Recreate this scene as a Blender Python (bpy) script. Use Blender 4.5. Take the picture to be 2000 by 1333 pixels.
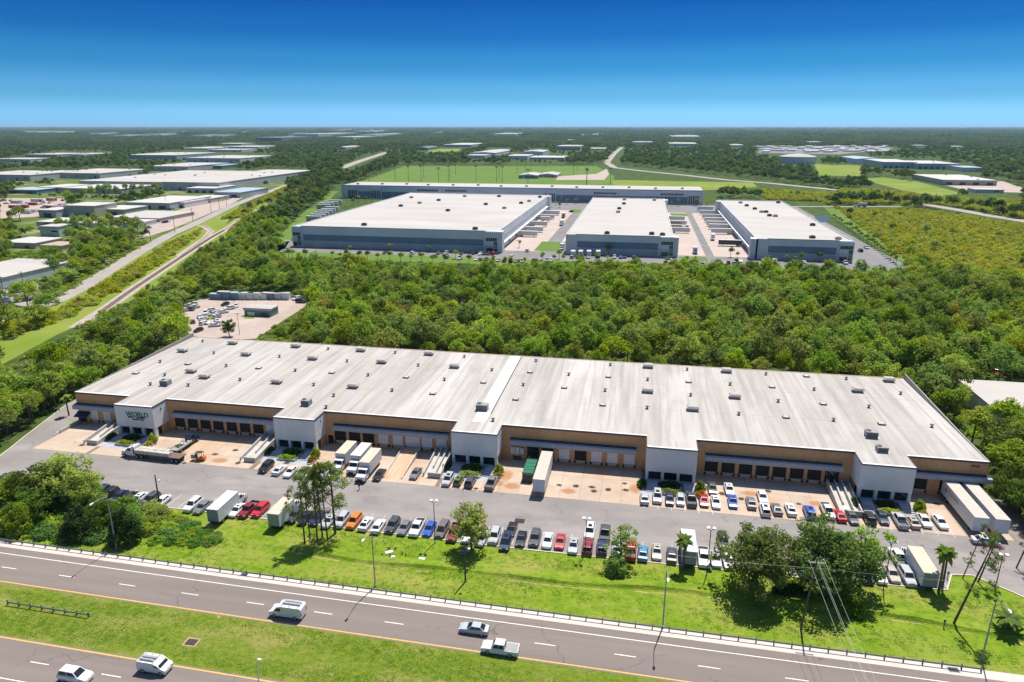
import bpy, math, random
import numpy as np
from mathutils import Vector, Matrix

# ------------------------------------------------------------------ camera, sky, sun, exposure
for _o in list(bpy.data.objects): bpy.data.objects.remove(_o)
scene = bpy.context.scene
COL = scene.collection
FPX, CX, CY, HZ, CAMH = 1350.0, 1000.0, 666.5, 246.0, 76.0
PITCH = math.atan((CY - HZ) / FPX)
YAW = math.atan(262.0 / (FPX * math.cos(PITCH) + (CY - HZ) * math.sin(PITCH)))
cam = bpy.data.cameras.new('camera'); cam.sensor_width = 36.0; cam.lens = 36.0 * FPX / 2000.0
cam.clip_start = 0.5; cam.clip_end = 60000.0
camo = bpy.data.objects.new('camera', cam); COL.objects.link(camo)
camo.location = (0, 0, CAMH); camo.rotation_euler = (math.pi / 2 - PITCH, 0, YAW)
scene.camera = camo
SUN_EL, SUN_AZ = math.radians(64.0), math.radians(15.0)      # azimuth from +Y towards +X
world = bpy.data.worlds.new('World'); scene.world = world; world.use_nodes = True
wn, wl = world.node_tree.nodes, world.node_tree.links
bg = wn['Background']
sky = wn.new('ShaderNodeTexSky'); sky.sky_type = 'NISHITA'; sky.sun_disc = False
sky.sun_elevation = SUN_EL; sky.sun_rotation = SUN_AZ
sky.altitude = 100.0; sky.air_density = 1.0; sky.dust_density = 0.3; sky.ozone_density = 1.0
# the photograph's deep polarised blue: the sky's own colour filtered by height above the horizon
tc = wn.new('ShaderNodeTexCoord'); sx = wn.new('ShaderNodeSeparateXYZ'); wl.new(tc.outputs['Generated'], sx.inputs[0])
rp = wn.new('ShaderNodeValToRGB'); rp.color_ramp.interpolation = 'EASE'; els = rp.color_ramp.elements
fl = [(0.0, (.15, .36, .78)), (.012, (.135, .345, .74)), (.04, (.075, .235, .48)), (.08, (.032, .165, .345)), (.12, (.014, .108, .28)), (.16, (.009, .082, .25)), (.40, (.26, .33, .41)), (1.0, (.58, .62, .65))]
while len(els) < len(fl): els.new(.5)
for e_, (p_, c_) in zip(els, fl): e_.position = p_; e_.color = (*c_, 1)
wl.new(sx.outputs['Z'], rp.inputs[0])
m1 = wn.new('ShaderNodeVectorMath'); m1.operation = 'MULTIPLY'; wl.new(sky.outputs[0], m1.inputs[0]); wl.new(rp.outputs[0], m1.inputs[1])
m2 = wn.new('ShaderNodeVectorMath'); m2.operation = 'SCALE'; m2.inputs['Scale'].default_value = 1.5; wl.new(m1.outputs[0], m2.inputs[0]); wl.new(m2.outputs[0], bg.inputs['Color'])
bg.inputs['Strength'].default_value = 0.11
sun = bpy.data.lights.new('sun', 'SUN'); sun.energy = 4.5; sun.angle = math.radians(0.5); sun.color = (1.0, 0.95, 0.86)
suno = bpy.data.objects.new('sun', sun); COL.objects.link(suno)
sd = Vector((math.sin(SUN_AZ) * math.cos(SUN_EL), math.cos(SUN_AZ) * math.cos(SUN_EL), math.sin(SUN_EL)))
suno.rotation_euler = sd.to_track_quat('Z', 'Y').to_euler(); suno.location = (0, 0, 300)
scene.view_settings.view_transform = 'Standard'; scene.view_settings.look = 'None'
scene.view_settings.gamma = 1.0; scene.view_settings.use_curve_mapping = False
scene.view_settings.exposure = 0.62

# ------------------------------------------------------------------ photo pixel <-> ground
cth, sth, cyw, syw = math.cos(PITCH), math.sin(PITCH), math.cos(YAW), math.sin(YAW)
def P(px, py, z=0.0):
    u, v = px - CX, py - CY
    t = (CAMH - z) / (FPX * sth + v * cth)
    r, f = u * t, (FPX * cth - v * sth) * t
    return (r * cyw - f * syw, r * syw + f * cyw)
def Q(x, y, z):
    f = -x * syw + y * cyw; r = x * cyw + y * syw; d = CAMH - z
    zc = f * cth + d * sth
    return CX + FPX * r / zc, CY + FPX * (d * cth - f * sth) / zc
def XW(px, y, z):
    """world x of photo column px on the vertical plane at depth y, height z"""
    k = (px - CX) / FPX; d = CAMH - z
    return (k * (y * cyw * cth + d * sth) - y * syw) / (cyw + k * syw * cth)
def ZT(px, py, ty):
    """height of a point above ground pixel (px,py) that shows at row ty"""
    x, y = P(px, py); lo, hi = 0.0, 70.0
    for _ in range(40):
        m = (lo + hi) / 2
        if Q(x, y, m)[1] > ty: lo = m
        else: hi = m
    return lo
R = random.Random(7)

# ------------------------------------------------------------------ helpers
def tag(o, label=None, cat=None, group=None, kind=None):
    if label: o['label'] = label
    if cat: o['category'] = cat
    if group: o['group'] = group
    if kind: o['kind'] = kind
    return o
def link(o, parent=None):
    COL.objects.link(o)
    if parent is not None: o.parent = parent
    return o
def empty(name, loc=(0, 0, 0), rz=0.0, label=None, cat=None, group=None):
    o = bpy.data.objects.new(name, None); o.empty_display_size = 0.3
    o.location = loc; o.rotation_euler = (0, 0, rz); link(o)
    return tag(o, label, cat, group)
class MB:
    def __init__(s): s.v, s.f, s.m, s.cur = [], [], [], 0
    def face(s, pts, m=None):
        i = len(s.v); s.v += [tuple(p) for p in pts]; s.f.append(tuple(range(i, i + len(pts)))); s.m.append(s.cur if m is None else m); return s
    def box(s, x0, x1, y0, y1, z0, z1, m=None):
        i = len(s.v)
        s.v += [(x0, y0, z0), (x1, y0, z0), (x1, y1, z0), (x0, y1, z0), (x0, y0, z1), (x1, y0, z1), (x1, y1, z1), (x0, y1, z1)]
        s.f += [tuple(i + k for k in q) for q in ((3, 2, 1, 0), (4, 5, 6, 7), (0, 1, 5, 4), (1, 2, 6, 5), (2, 3, 7, 6), (3, 0, 4, 7))]
        s.m += [s.cur if m is None else m] * 6; return s
    def prism(s, poly, z0, z1, m=None):
        a = sum(poly[k][0] * poly[(k + 1) % len(poly)][1] - poly[(k + 1) % len(poly)][0] * poly[k][1] for k in range(len(poly)))
        if a < 0: poly = poly[::-1]
        n, i = len(poly), len(s.v); mm = s.cur if m is None else m
        s.v += [(p[0], p[1], z0) for p in poly] + [(p[0], p[1], z1) for p in poly]
        s.f.append(tuple(i + k for k in range(n - 1, -1, -1))); s.f.append(tuple(i + n + k for k in range(n)))
        for k in range(n):
            j = (k + 1) % n; s.f.append((i + k, i + j, i + n + j, i + n + k))
        s.m += [mm] * (n + 2); return s
    def extr(s, prof, x0, x1, m=None):
        """profile of (y,z) points extruded along x"""
        a = sum(prof[k][0] * prof[(k + 1) % len(prof)][1] - prof[(k + 1) % len(prof)][0] * prof[k][1] for k in range(len(prof)))
        if a < 0: prof = prof[::-1]
        n, i = len(prof), len(s.v); mm = s.cur if m is None else m
        s.v += [(x0, p[0], p[1]) for p in prof] + [(x1, p[0], p[1]) for p in prof]
        s.f.append(tuple(i + k for k in range(n - 1, -1, -1))); s.f.append(tuple(i + n + k for k in range(n)))
        for k in range(n):
            j = (k + 1) % n; s.f.append((i + k, i + j, i + n + j, i + n + k))
        s.m += [mm] * (n + 2); return s
    def tube(s, pts, rads, n=8, m=None):
        mm = s.cur if m is None else m; i = len(s.v); pts = [Vector(p) for p in pts]
        for k, p in enumerate(pts):
            t = (pts[min(k + 1, len(pts) - 1)] - pts[max(k - 1, 0)]).normalized()
            a = t.orthogonal().normalized() if abs(t.z) < 0.95 else Vector((1, 0, 0)) - t * t.x
            a.normalize(); b = t.cross(a); r = rads[k] if hasattr(rads, '__len__') else rads
            for q in range(n):
                an = 2 * math.pi * q / n; w = p + a * (r * math.cos(an)) + b * (r * math.sin(an)); s.v.append(tuple(w))
        for k in range(len(pts) - 1):
            for q in range(n):
                s.f.append((i + k * n + q, i + k * n + (q + 1) % n, i + (k + 1) * n + (q + 1) % n, i + (k + 1) * n + q)); s.m.append(mm)
        s.f.append(tuple(i + q for q in range(n - 1, -1, -1))); s.m.append(mm)
        e = i + (len(pts) - 1) * n; s.f.append(tuple(e + q for q in range(n))); s.m.append(mm); return s
    def loft(s, rings, m=None):
        mm = s.cur if m is None else m; i = len(s.v); n = len(rings[0])
        for r in rings: s.v += [tuple(p) for p in r]
        for k in range(len(rings) - 1):
            for q in range(n):
                s.f.append((i + k * n + q, i + k * n + (q + 1) % n, i + (k + 1) * n + (q + 1) % n, i + (k + 1) * n + q)); s.m.append(mm)
        s.f.append(tuple(i + q for q in range(n - 1, -1, -1))); s.m.append(mm)
        e = i + (len(rings) - 1) * n; s.f.append(tuple(e + q for q in range(n))); s.m.append(mm); return s
    def mesh(s, name, mats, smooth=False):
        me = bpy.data.meshes.new(name); me.from_pydata(s.v, [], s.f)
        for mt in (mats if isinstance(mats, (list, tuple)) else [mats]): me.materials.append(mt)
        if any(s.m): me.polygons.foreach_set('material_index', s.m)
        if smooth: me.polygons.foreach_set('use_smooth', [True] * len(s.f))
        me.update(); return me
    def build(s, name, mats, parent=None, loc=None, smooth=False, rz=None):
        o = bpy.data.objects.new(name, s.mesh(name, mats, smooth)); link(o, parent)
        if loc is not None: o.location = loc
        if rz is not None: o.rotation_euler = (0, 0, rz)
        return o
def inst(mesh, name, parent=None, loc=(0, 0, 0), rz=0.0, sc=None):
    o = bpy.data.objects.new(name, mesh); link(o, parent); o.location = loc; o.rotation_euler = (0, 0, rz)
    if sc is not None: o.scale = sc if hasattr(sc, '__len__') else (sc, sc, sc)
    return o
def copy_tree(o, parent=None):
    c = o.copy(); COL.objects.link(c); c.parent = parent
    for ch in o.children: copy_tree(ch, c)
    return c

# ------------------------------------------------------------------ materials
def nmat(name):
    m = bpy.data.materials.new(name); m.use_nodes = True
    n = m.node_tree.nodes; return m, n, m.node_tree.links, n['Principled BSDF']
def ramp(n, stops):
    r = n.new('ShaderNodeValToRGB'); e = r.color_ramp.elements
    while len(e) < len(stops): e.new(0.5)
    for k, (p, c) in enumerate(stops): e[k].position = p; e[k].color = (*c, 1)
    return r
def coords(n, l, stretch, obj=False):
    if obj: src = n.new('ShaderNodeTexCoord').outputs['Object']
    else: src = n.new('ShaderNodeNewGeometry').outputs['Position']
    mp = n.new('ShaderNodeMapping'); mp.inputs['Scale'].default_value = stretch; l.new(src, mp.inputs['Vector']); return mp.outputs[0]
def noise(n, l, vec, scale, detail=5.0, rough=0.6, dist=0.0):
    t = n.new('ShaderNodeTexNoise'); t.inputs['Scale'].default_value = scale; t.inputs['Detail'].default_value = detail
    t.inputs['Roughness'].default_value = rough; t.inputs['Distortion'].default_value = dist; l.new(vec, t.inputs['Vector']); return t.outputs[0]
def mixc(n, l, fac, a, b, mode='MIX'):
    x = n.new('ShaderNodeMix'); x.data_type = 'RGBA'; x.blend_type = mode
    for val, sock in ((fac, x.inputs[0]), (a, x.inputs[6]), (b, x.inputs[7])):
        if hasattr(val, 'is_output'): l.new(val, sock)
        else: sock.default_value = val if not hasattr(val, '__len__') else (*val, 1)
    return x.outputs[2]
def surf(name, layers, rough=0.8, bump=0.0, bscale=6.0, spec=0.3, metal=0.0, obj=False, rnd=0.0):
    """layers: list of (stops, scale, stretch[, fac stops]) ; first is the base, others are mixed over by their own mask noise"""
    m, n, l, b = nmat(name); col = None
    for L in layers:
        stops, sc, stx = L[:3]; v = coords(n, l, stx, obj)
        c = ramp(n, stops); l.new(noise(n, l, v, sc), c.inputs[0])
        if col is None: col = c.outputs[0]
        else:
            fr = ramp(n, [(p, (q, q, q)) for p, q in L[3]]); l.new(noise(n, l, v, L[4] if len(L) > 4 else sc * 0.6), fr.inputs[0])
            col = mixc(n, l, fr.outputs[0], col, c.outputs[0])
    if rnd:
        oi = n.new('ShaderNodeObjectInfo'); mr = n.new('ShaderNodeMapRange')
        mr.inputs[3].default_value = 1 - rnd; mr.inputs[4].default_value = 1 + rnd; l.new(oi.outputs['Random'], mr.inputs[0])
        vm = n.new('ShaderNodeVectorMath'); vm.operation = 'SCALE'; l.new(col, vm.inputs[0]); l.new(mr.outputs[0], vm.inputs['Scale']); col = vm.outputs[0]
    l.new(col, b.inputs['Base Color']); b.inputs['Roughness'].default_value = rough; b.inputs['Specular IOR Level'].default_value = spec; b.inputs['Metallic'].default_value = metal
    if bump:
        bp = n.new('ShaderNodeBump'); bp.inputs['Strength'].default_value = bump; bp.inputs['Distance'].default_value = 0.3
        l.new(noise(n, l, coords(n, l, (1, 1, 1), obj), bscale, 6), bp.inputs['Height']); l.new(bp.outputs[0], b.inputs['Normal'])
    return m
def cracks(m, scale, width, dark, blotch=0.0):
    """thin sealed cracks over a paved material"""
    n, l = m.node_tree.nodes, m.node_tree.links; b = n['Principled BSDF']; src = b.inputs['Base Color'].links[0].from_socket
    v = coords(n, l, (scale, scale * 1.3, scale)); nz = n.new('ShaderNodeTexNoise'); nz.inputs['Scale'].default_value = 3.0; nz.inputs['Detail'].default_value = 4; l.new(v, nz.inputs['Vector'])
    va = n.new('ShaderNodeVectorMath'); va.operation = 'MULTIPLY_ADD'; va.inputs[1].default_value = (.35, .35, .35); l.new(nz.outputs[1], va.inputs[0]); l.new(v, va.inputs[2])
    vo = n.new('ShaderNodeTexVoronoi'); vo.feature = 'DISTANCE_TO_EDGE'; vo.inputs['Scale'].default_value = 1.0; l.new(va.outputs[0], vo.inputs['Vector'])
    r = ramp(n, [(0.0, (1, 1, 1)), (width, (0, 0, 0))]); l.new(vo.outputs[0], r.inputs[0])
    k = noise(n, l, v, 1.2); r2 = ramp(n, [(.48, (0, 0, 0)), (.58, (.7, .7, .7))]); l.new(k, r2.inputs[0])
    f = mixc(n, l, 1.0, r.outputs[0], r2.outputs[0], 'MULTIPLY'); l.new(mixc(n, l, f, src, dark), b.inputs['Base Color'])
def flat(name, c, rough=0.6, metal=0.0, spec=0.4, var=0.12, sc=1.5):
    a = tuple(x * (1 - var) for x in c); d = tuple(min(1, x * (1 + var)) for x in c)
    return surf(name, [([(0.3, a), (0.7, d)], sc, (1, 1, 1))], rough, spec=spec, metal=metal)
M = {}
S1 = (1, 1, 1)
# ground
M['wood_floor'] = surf('woodland_floor', [([(0.3, (0.029, 0.048, 0.012)), (0.7, (0.078, 0.120, 0.026))], .09, S1), ([(0.3, (0.130, 0.102, 0.048)), (0.7, (0.104, 0.144, 0.036))], .3, S1, [(.55, 0), (.7, .5)])], .95, .3, .5, spec=.1)
M['lawn'] = surf('lawn_grass', [([(.25, (0.107, 0.185, 0.010)), (.5, (0.169, 0.251, 0.017)), (.75, (0.240, 0.290, 0.031))], .35, (1, 1.4, 1)),
    ([(.3, (0.321, 0.273, 0.074)), (.7, (0.258, 0.282, 0.053))], .12, (1, 1.6, 1), [(.46, 0), (.66, .8)]),
    ([(.3, (0.039, 0.114, 0.007)), (.7, (0.080, 0.185, 0.010))], 1.9, S1, [(.5, 0), (.66, .65)], 1.1),
    ([(.3, (0.374, 0.290, 0.147)), (.7, (0.303, 0.246, 0.105))], .25, S1, [(.66, 0), (.74, .8)], .16)], .95, .8, 3.5, spec=.1)
M['verge'] = surf('median_grass', [([(.25, (0.096, 0.149, 0.012)), (.5, (0.144, 0.200, 0.019)), (.75, (0.221, 0.235, 0.038))], .8, (1, 1.8, 1)),
    ([(.3, (0.344, 0.272, 0.097)), (.7, (0.249, 0.235, 0.068))], .2, (1, 1.5, 1), [(.48, 0), (.66, .7)]),
    ([(.3, (0.048, 0.109, 0.007)), (.7, (0.085, 0.163, 0.012))], 2.6, S1, [(.5, 0), (.64, .6)], 1.6),
    ([(.3, (0.526, 0.426, 0.272)), (.7, (0.431, 0.326, 0.175))], .9, S1, [(.68, 0), (.73, .7)], .7)], .95, .9, 3.5, spec=.1)
M['field'] = surf('sports_turf', [([(.3, (0.085, 0.155, 0.027)), (.7, (0.125, 0.191, 0.038))], .02, (1, 1, 1)), ([(.3, (0.150, 0.198, 0.045)), (.7, (0.110, 0.172, 0.030))], .06, (4, 1, 1), [(.45, 0), (.6, .5)])], .95, spec=.1)
M['meadow'] = surf('meadow_grass', [([(.3, (0.124, 0.198, 0.018)), (.7, (0.207, 0.239, 0.045))], .03, S1), ([(.3, (0.298, 0.273, 0.090)), (.7, (0.232, 0.247, 0.063))], .02, S1, [(.5, 0), (.65, .6)])], .95, spec=.1)
M['asphalt'] = surf('lot_asphalt', [([(.25, (0.188, 0.168, 0.161)), (.75, (0.277, 0.250, 0.236))], .06, (1, 1.5, 1)),
    ([(.3, (0.353, 0.316, 0.295)), (.7, (0.295, 0.267, 0.252))], .10, (.6, 2.2, 1), [(.5, 0), (.7, .8)]),
    ([(.3, (0.118, 0.109, 0.107)), (.7, (0.171, 0.156, 0.150))], .16, (.7, 1.6, 1), [(.56, 0), (.7, .6)]),
    ([(.3, (0.224, 0.200, 0.187)), (.7, (0.306, 0.277, 0.263))], 5.0, S1, [(.4, 0), (.7, .35)])], .9, .15, 9, spec=.2)
M['road'] = surf('highway_asphalt', [([(.3, (0.181, 0.148, 0.133)), (.7, (0.229, 0.189, 0.169))], .1, (.15, 3, 1)),
    ([(.3, (0.121, 0.102, 0.092)), (.7, (0.181, 0.152, 0.136))], .16, (.12, 2.6, 1), [(.5, 0), (.62, .5)], .16),
    ([(.3, (0.121, 0.102, 0.090)), (.7, (0.240, 0.202, 0.181))], 9.0, S1, [(.3, 0), (.8, .5)])], .9, .15, 10, spec=.2)
M['farroad'] = flat('pale_road', (0.306, 0.272, 0.246), .9, var=.12, sc=.05)
M['gravel'] = surf('rail_gravel', [([(.3, (.30, .24, .20)), (.7, (.44, .37, .32))], .4, S1)], .95, .4, 3)
M['paleyard'] = surf('yard_concrete', [([(.3, (0.336, 0.262, 0.225)), (.7, (0.440, 0.354, 0.307))], .08, S1), ([(.3, (0.240, 0.200, 0.180)), (.7, (0.336, 0.277, 0.247))], .2, S1, [(.55, 0), (.7, .6)])], .9)
M['wasphalt'] = surf('court_asphalt', [([(.3, (0.158, 0.150, 0.148)), (.7, (0.209, 0.197, 0.196))], .05, S1), ([(.3, (0.259, 0.248, 0.244)), (.7, (0.216, 0.204, 0.204))], .05, (2.5, .6, 1), [(.55, 0), (.7, .6)])], .9)
M['dockconc'] = surf('dock_concrete', [([(.3, (0.377, 0.304, 0.261)), (.7, (0.453, 0.372, 0.330))], .06, S1)], .9)
M['apron'] = surf('apron_concrete', [([(.3, (0.405, 0.311, 0.239)), (.7, (0.501, 0.399, 0.314))], .25, S1),
    ([(.3, (0.468, 0.251, 0.117)), (.7, (0.420, 0.285, 0.172))], .14, (1, .55, 1), [(.5, 0), (.70, .75)]),
    ([(.3, (0.138, 0.109, 0.089)), (.7, (0.226, 0.168, 0.126))], .42, (1, 1, 1), [(.66, 0), (.76, .75)], .32),
    ([(.3, (0.323, 0.235, 0.172)), (.7, (0.485, 0.386, 0.314))], 4.0, S1, [(.4, 0), (.7, .35)])], .9, .1, 8, rnd=.06)
M['joint'] = flat('joint_filler', (.20, .15, .11), .95)
M['concrete'] = surf('pale_concrete', [([(.3, (.40, .38, .35)), (.7, (.52, .50, .46))], .5, S1), ([(.3, (.25, .24, .23)), (.7, (.38, .36, .33))], .8, (1, 1, .2), [(.55, 0), (.7, .5)])], .9, .1, 8)
M['gutter'] = surf('gutter_concrete', [([(.3, (.50, .42, .37)), (.7, (.60, .52, .46))], .3, (.3, 3, 1)), ([(.3, (.5, .35, .24)), (.7, (.4, .33, .28))], .3, S1, [(.58, 0), (.7, .6)])], .9)
M['plaza'] = surf('plaza_paving', [([(.3, (.30, .30, .33)), (.7, (.40, .40, .43))], .6, S1)], .85, .1, 5)
M['white_line'] = surf('road_paint', [([(.3, (.62, .60, .56)), (.7, (.82, .80, .76))], 2.0, S1)], .7)
M['worn_line'] = surf('worn_paint', [([(.3, (.40, .39, .37)), (.7, (.66, .64, .61))], 1.6, S1)], .8)
M['yellow_line'] = surf('yellow_paint', [([(.3, (.70, .36, .05)), (.7, (.82, .47, .10))], 2.0, S1)], .7)
M['kerb'] = flat('kerb_concrete', (.56, .50, .40), .9)
M['dirt'] = surf('bare_dirt', [([(.3, (.34, .22, .12)), (.7, (.46, .32, .19))], .5, S1)], .95)
M['rough'] = surf('rough_ground', [([(.3, (.055, .095, .02)), (.7, (.13, .17, .035))], .03, S1), ([(.3, (.30, .25, .16)), (.7, (.22, .22, .10))], .05, S1, [(.5, 0), (.64, .7)])], .95, spec=.1)
M['water'] = flat('pond_water', (.07, .08, .055), .25, spec=.4)
# building
M['brick'] = surf('tan_brick', [([(.25, (0.477, 0.262, 0.124)), (.5, (0.673, 0.393, 0.188)), (.75, (0.813, 0.495, 0.261))], 5.5, (1, 1, 2)),
    ([(.3, (0.588, 0.276, 0.116)), (.7, (0.420, 0.248, 0.131))], .35, S1, [(.45, 0), (.7, .5)]), ([(.3, (0.182, 0.118, 0.066)), (.7, (0.307, 0.207, 0.116))], 9, (1, 1, 2), [(.5, 0), (.65, .6)])], .9, .3, 7, spec=.15)
M['stucco'] = surf('white_stucco', [([(.3, (.66, .66, .64)), (.7, (.76, .76, .74))], .25, S1), ([(.3, (.52, .52, .50)), (.7, (.66, .65, .62))], .5, (3, 3, .2), [(.58, 0), (.72, .4)])], .85, .05, 9)
M['roof'] = surf('membrane_roof', [([(.25, (0.296, 0.273, 0.248)), (.5, (0.392, 0.362, 0.331)), (.75, (0.478, 0.447, 0.414))], .55, (1, .05, 1)),
    ([(.3, (0.535, 0.508, 0.478)), (.7, (0.478, 0.452, 0.419))], .12, (1.6, .25, 1), [(.46, 0), (.62, .75)], .05),
    ([(.3, (0.210, 0.193, 0.175)), (.7, (0.316, 0.291, 0.267))], .9, (1, .035, 1), [(.50, 0), (.68, .75)], .9),
    ([(.3, (0.258, 0.235, 0.212)), (.7, (0.382, 0.358, 0.331))], .5, (1, .4, 1), [(.54, 0), (.7, .6)], .16)], .85, spec=.15)
M['roof_seam'] = flat('roof_seam', (.40, .38, .36), .9)
M['white_roof'] = surf('white_roof', [([(.3, (0.404, 0.374, 0.349)), (.7, (0.473, 0.442, 0.412))], .03, (.4, 1.6, 1)), ([(.3, (0.318, 0.293, 0.269)), (.7, (0.404, 0.374, 0.349))], .04, (.3, 2, 1), [(.5, 0), (.66, .6)])], .85, spec=.15)
M['coping'] = flat('coping_metal', (.10, .085, .085), .6)
M['parapet'] = flat('parapet_metal', (.33, .29, .27), .7)
M['canopy'] = surf('canopy_metal', [([(.3, (0.290, 0.312, 0.348)), (.7, (0.363, 0.389, 0.431))], .8, (3, 1, .3)), ([(.3, (0.116, 0.131, 0.158)), (.7, (0.189, 0.208, 0.240))], .7, (2, 1, .5), [(.58, 0), (.7, .5)])], .7)
M['canopy_debris_shade'] = flat('canopy_debris_shade', (.075, .072, .07), 1.0, var=.45, sc=1.2, spec=0.0)  # debris and the shadowed back of the canopy, put into one dark colour
M['door_white'] = flat('roll_up_door', (.72, .72, .72), .6)
M['door_dark'] = flat('doorway_painted_shade', (.012, .012, .013), .7)  # near-black colour standing in for the unlit inside of open docks
M['dark'] = flat('dark_rubber', (.025, .025, .027), .8)
M['glass'] = flat('tinted_glass', (.015, .018, .02), .08, spec=.6)
M['window'] = flat('green_glass', (.02, .05, .05), .1, spec=.6)
M['sign_green'] = flat('sign_green', (.01, .17, .07), .5)
M['sign_navy'] = flat('sign_navy', (.008, .015, .07), .5)
M['black'] = flat('black_paint', (.012, .011, .010), .6)
M['hvac'] = surf('galvanised_grey', [([(.3, (.22, .22, .215)), (.7, (.33, .33, .32))], 1.2, S1)], .6)
M['hvac_dark'] = flat('grille_dark', (.07, .07, .07), .7)
M['hvac_tan'] = flat('hvac_top', (.38, .35, .31), .7)
M['skylight'] = flat('skylight_dome', (.55, .56, .56), .3)
M['panel_light'] = surf('light_grey_panel', [([(.3, (0.531, 0.558, 0.571)), (.7, (0.654, 0.681, 0.688))], .05, S1)], .8)
M['panel_mid'] = flat('mid_grey_panel', (0.406, 0.440, 0.466), .8, var=.08, sc=.1)
M['panel_blue'] = flat('blue_grey_panel', (0.152, 0.230, 0.293), .8, var=.1, sc=.1)
M['panel_teal'] = flat('teal_trim', (.10, .22, .22), .6)
M['grey_wall'] = flat('grey_metal_wall', (0.480, 0.480, 0.480), .7)
M['tan_wall'] = flat('tan_wall', (.43, .40, .33), .8)
M['white_wall'] = flat('white_wall', (.62, .62, .60), .8)
M['grey_roof'] = flat('grey_roof', (.46, .44, .42), .85)
M['dark_roof'] = flat('dark_roof', (.20, .20, .21), .85)
M['teal_roof'] = flat('bluish_roof', (.30, .38, .44), .7)
M['red'] = flat('red_metal', (.35, .05, .03), .6)
# metalwork
M['galv'] = flat('galvanised_steel', (.34, .35, .36), .5, metal=.4)
M['steel_dark'] = flat('weathered_steel', (.085, .085, .088), .7)
M['rail'] = flat('guardrail_steel', (0.240, 0.247, 0.255), .6)
M['pole_grey'] = flat('pole_grey', (.30, .30, .30), .6)
M['pole_bronze'] = flat('pole_bronze', (.045, .035, .03), .6)
M['wood_pole'] = flat('timber_pole', (.12, .085, .06), .9)
M['lamp_white'] = flat('lamp_head', (.62, .62, .60), .5)
M['wire'] = flat('wire', (.50, .50, .50), .5)
M['rail_steel'] = flat('rusty_rail', (.16, .10, .08), .7)
M['sleeper'] = flat('sleeper_timber', (.15, .11, .09), .9)
M['bark'] = flat('bark', (.14, .105, .075), .95, var=.25, sc=4)
M['pine_bark'] = flat('pine_bark', (.12, .075, .05), .95, var=.3, sc=3)
M['soil'] = flat('soil', (.06, .045, .03), .95)
M['terracotta'] = flat('terracotta', (.40, .30, .22), .9)

cracks(M['asphalt'], .11, .012, (.09, .088, .088)); cracks(M['road'], .07, .006, (.06, .056, .055)); cracks(M['wasphalt'], .05, .012, (.10, .098, .096))

def stainmat(name, c, a=.8):
    m, n, l, b = nmat(name); tc_ = n.new('ShaderNodeTexCoord'); ln_ = n.new('ShaderNodeVectorMath'); ln_.operation = 'LENGTH'; l.new(tc_.outputs['Object'], ln_.inputs[0])
    nz = noise(n, l, coords(n, l, (1, 1, 1)), 2.2, 6, .7); ad = n.new('ShaderNodeMath'); ad.operation = 'MULTIPLY_ADD'; ad.inputs[1].default_value = 1.3; l.new(nz, ad.inputs[0]); l.new(ln_.outputs['Value'], ad.inputs[2])
    r = ramp(n, [(.72, (a, a, a)), (1.0, (0, 0, 0))]); mp = n.new('ShaderNodeMath'); mp.operation = 'MULTIPLY'; mp.inputs[1].default_value = .62; l.new(ad.outputs[0], mp.inputs[0]); l.new(mp.outputs[0], r.inputs[0])
    b.inputs['Base Color'].default_value = (*c, 1); b.inputs['Roughness'].default_value = .9; b.inputs['Specular IOR Level'].default_value = .1; l.new(r.outputs[0], b.inputs['Alpha']); return m
M['oil'] = stainmat('oil_stain', (.06, .045, .035)); M['rust'] = stainmat('rust_stain', (.50, .21, .07), .5); M['pale_wear'] = stainmat('pale_wear', (.42, .39, .365), .38)
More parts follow.
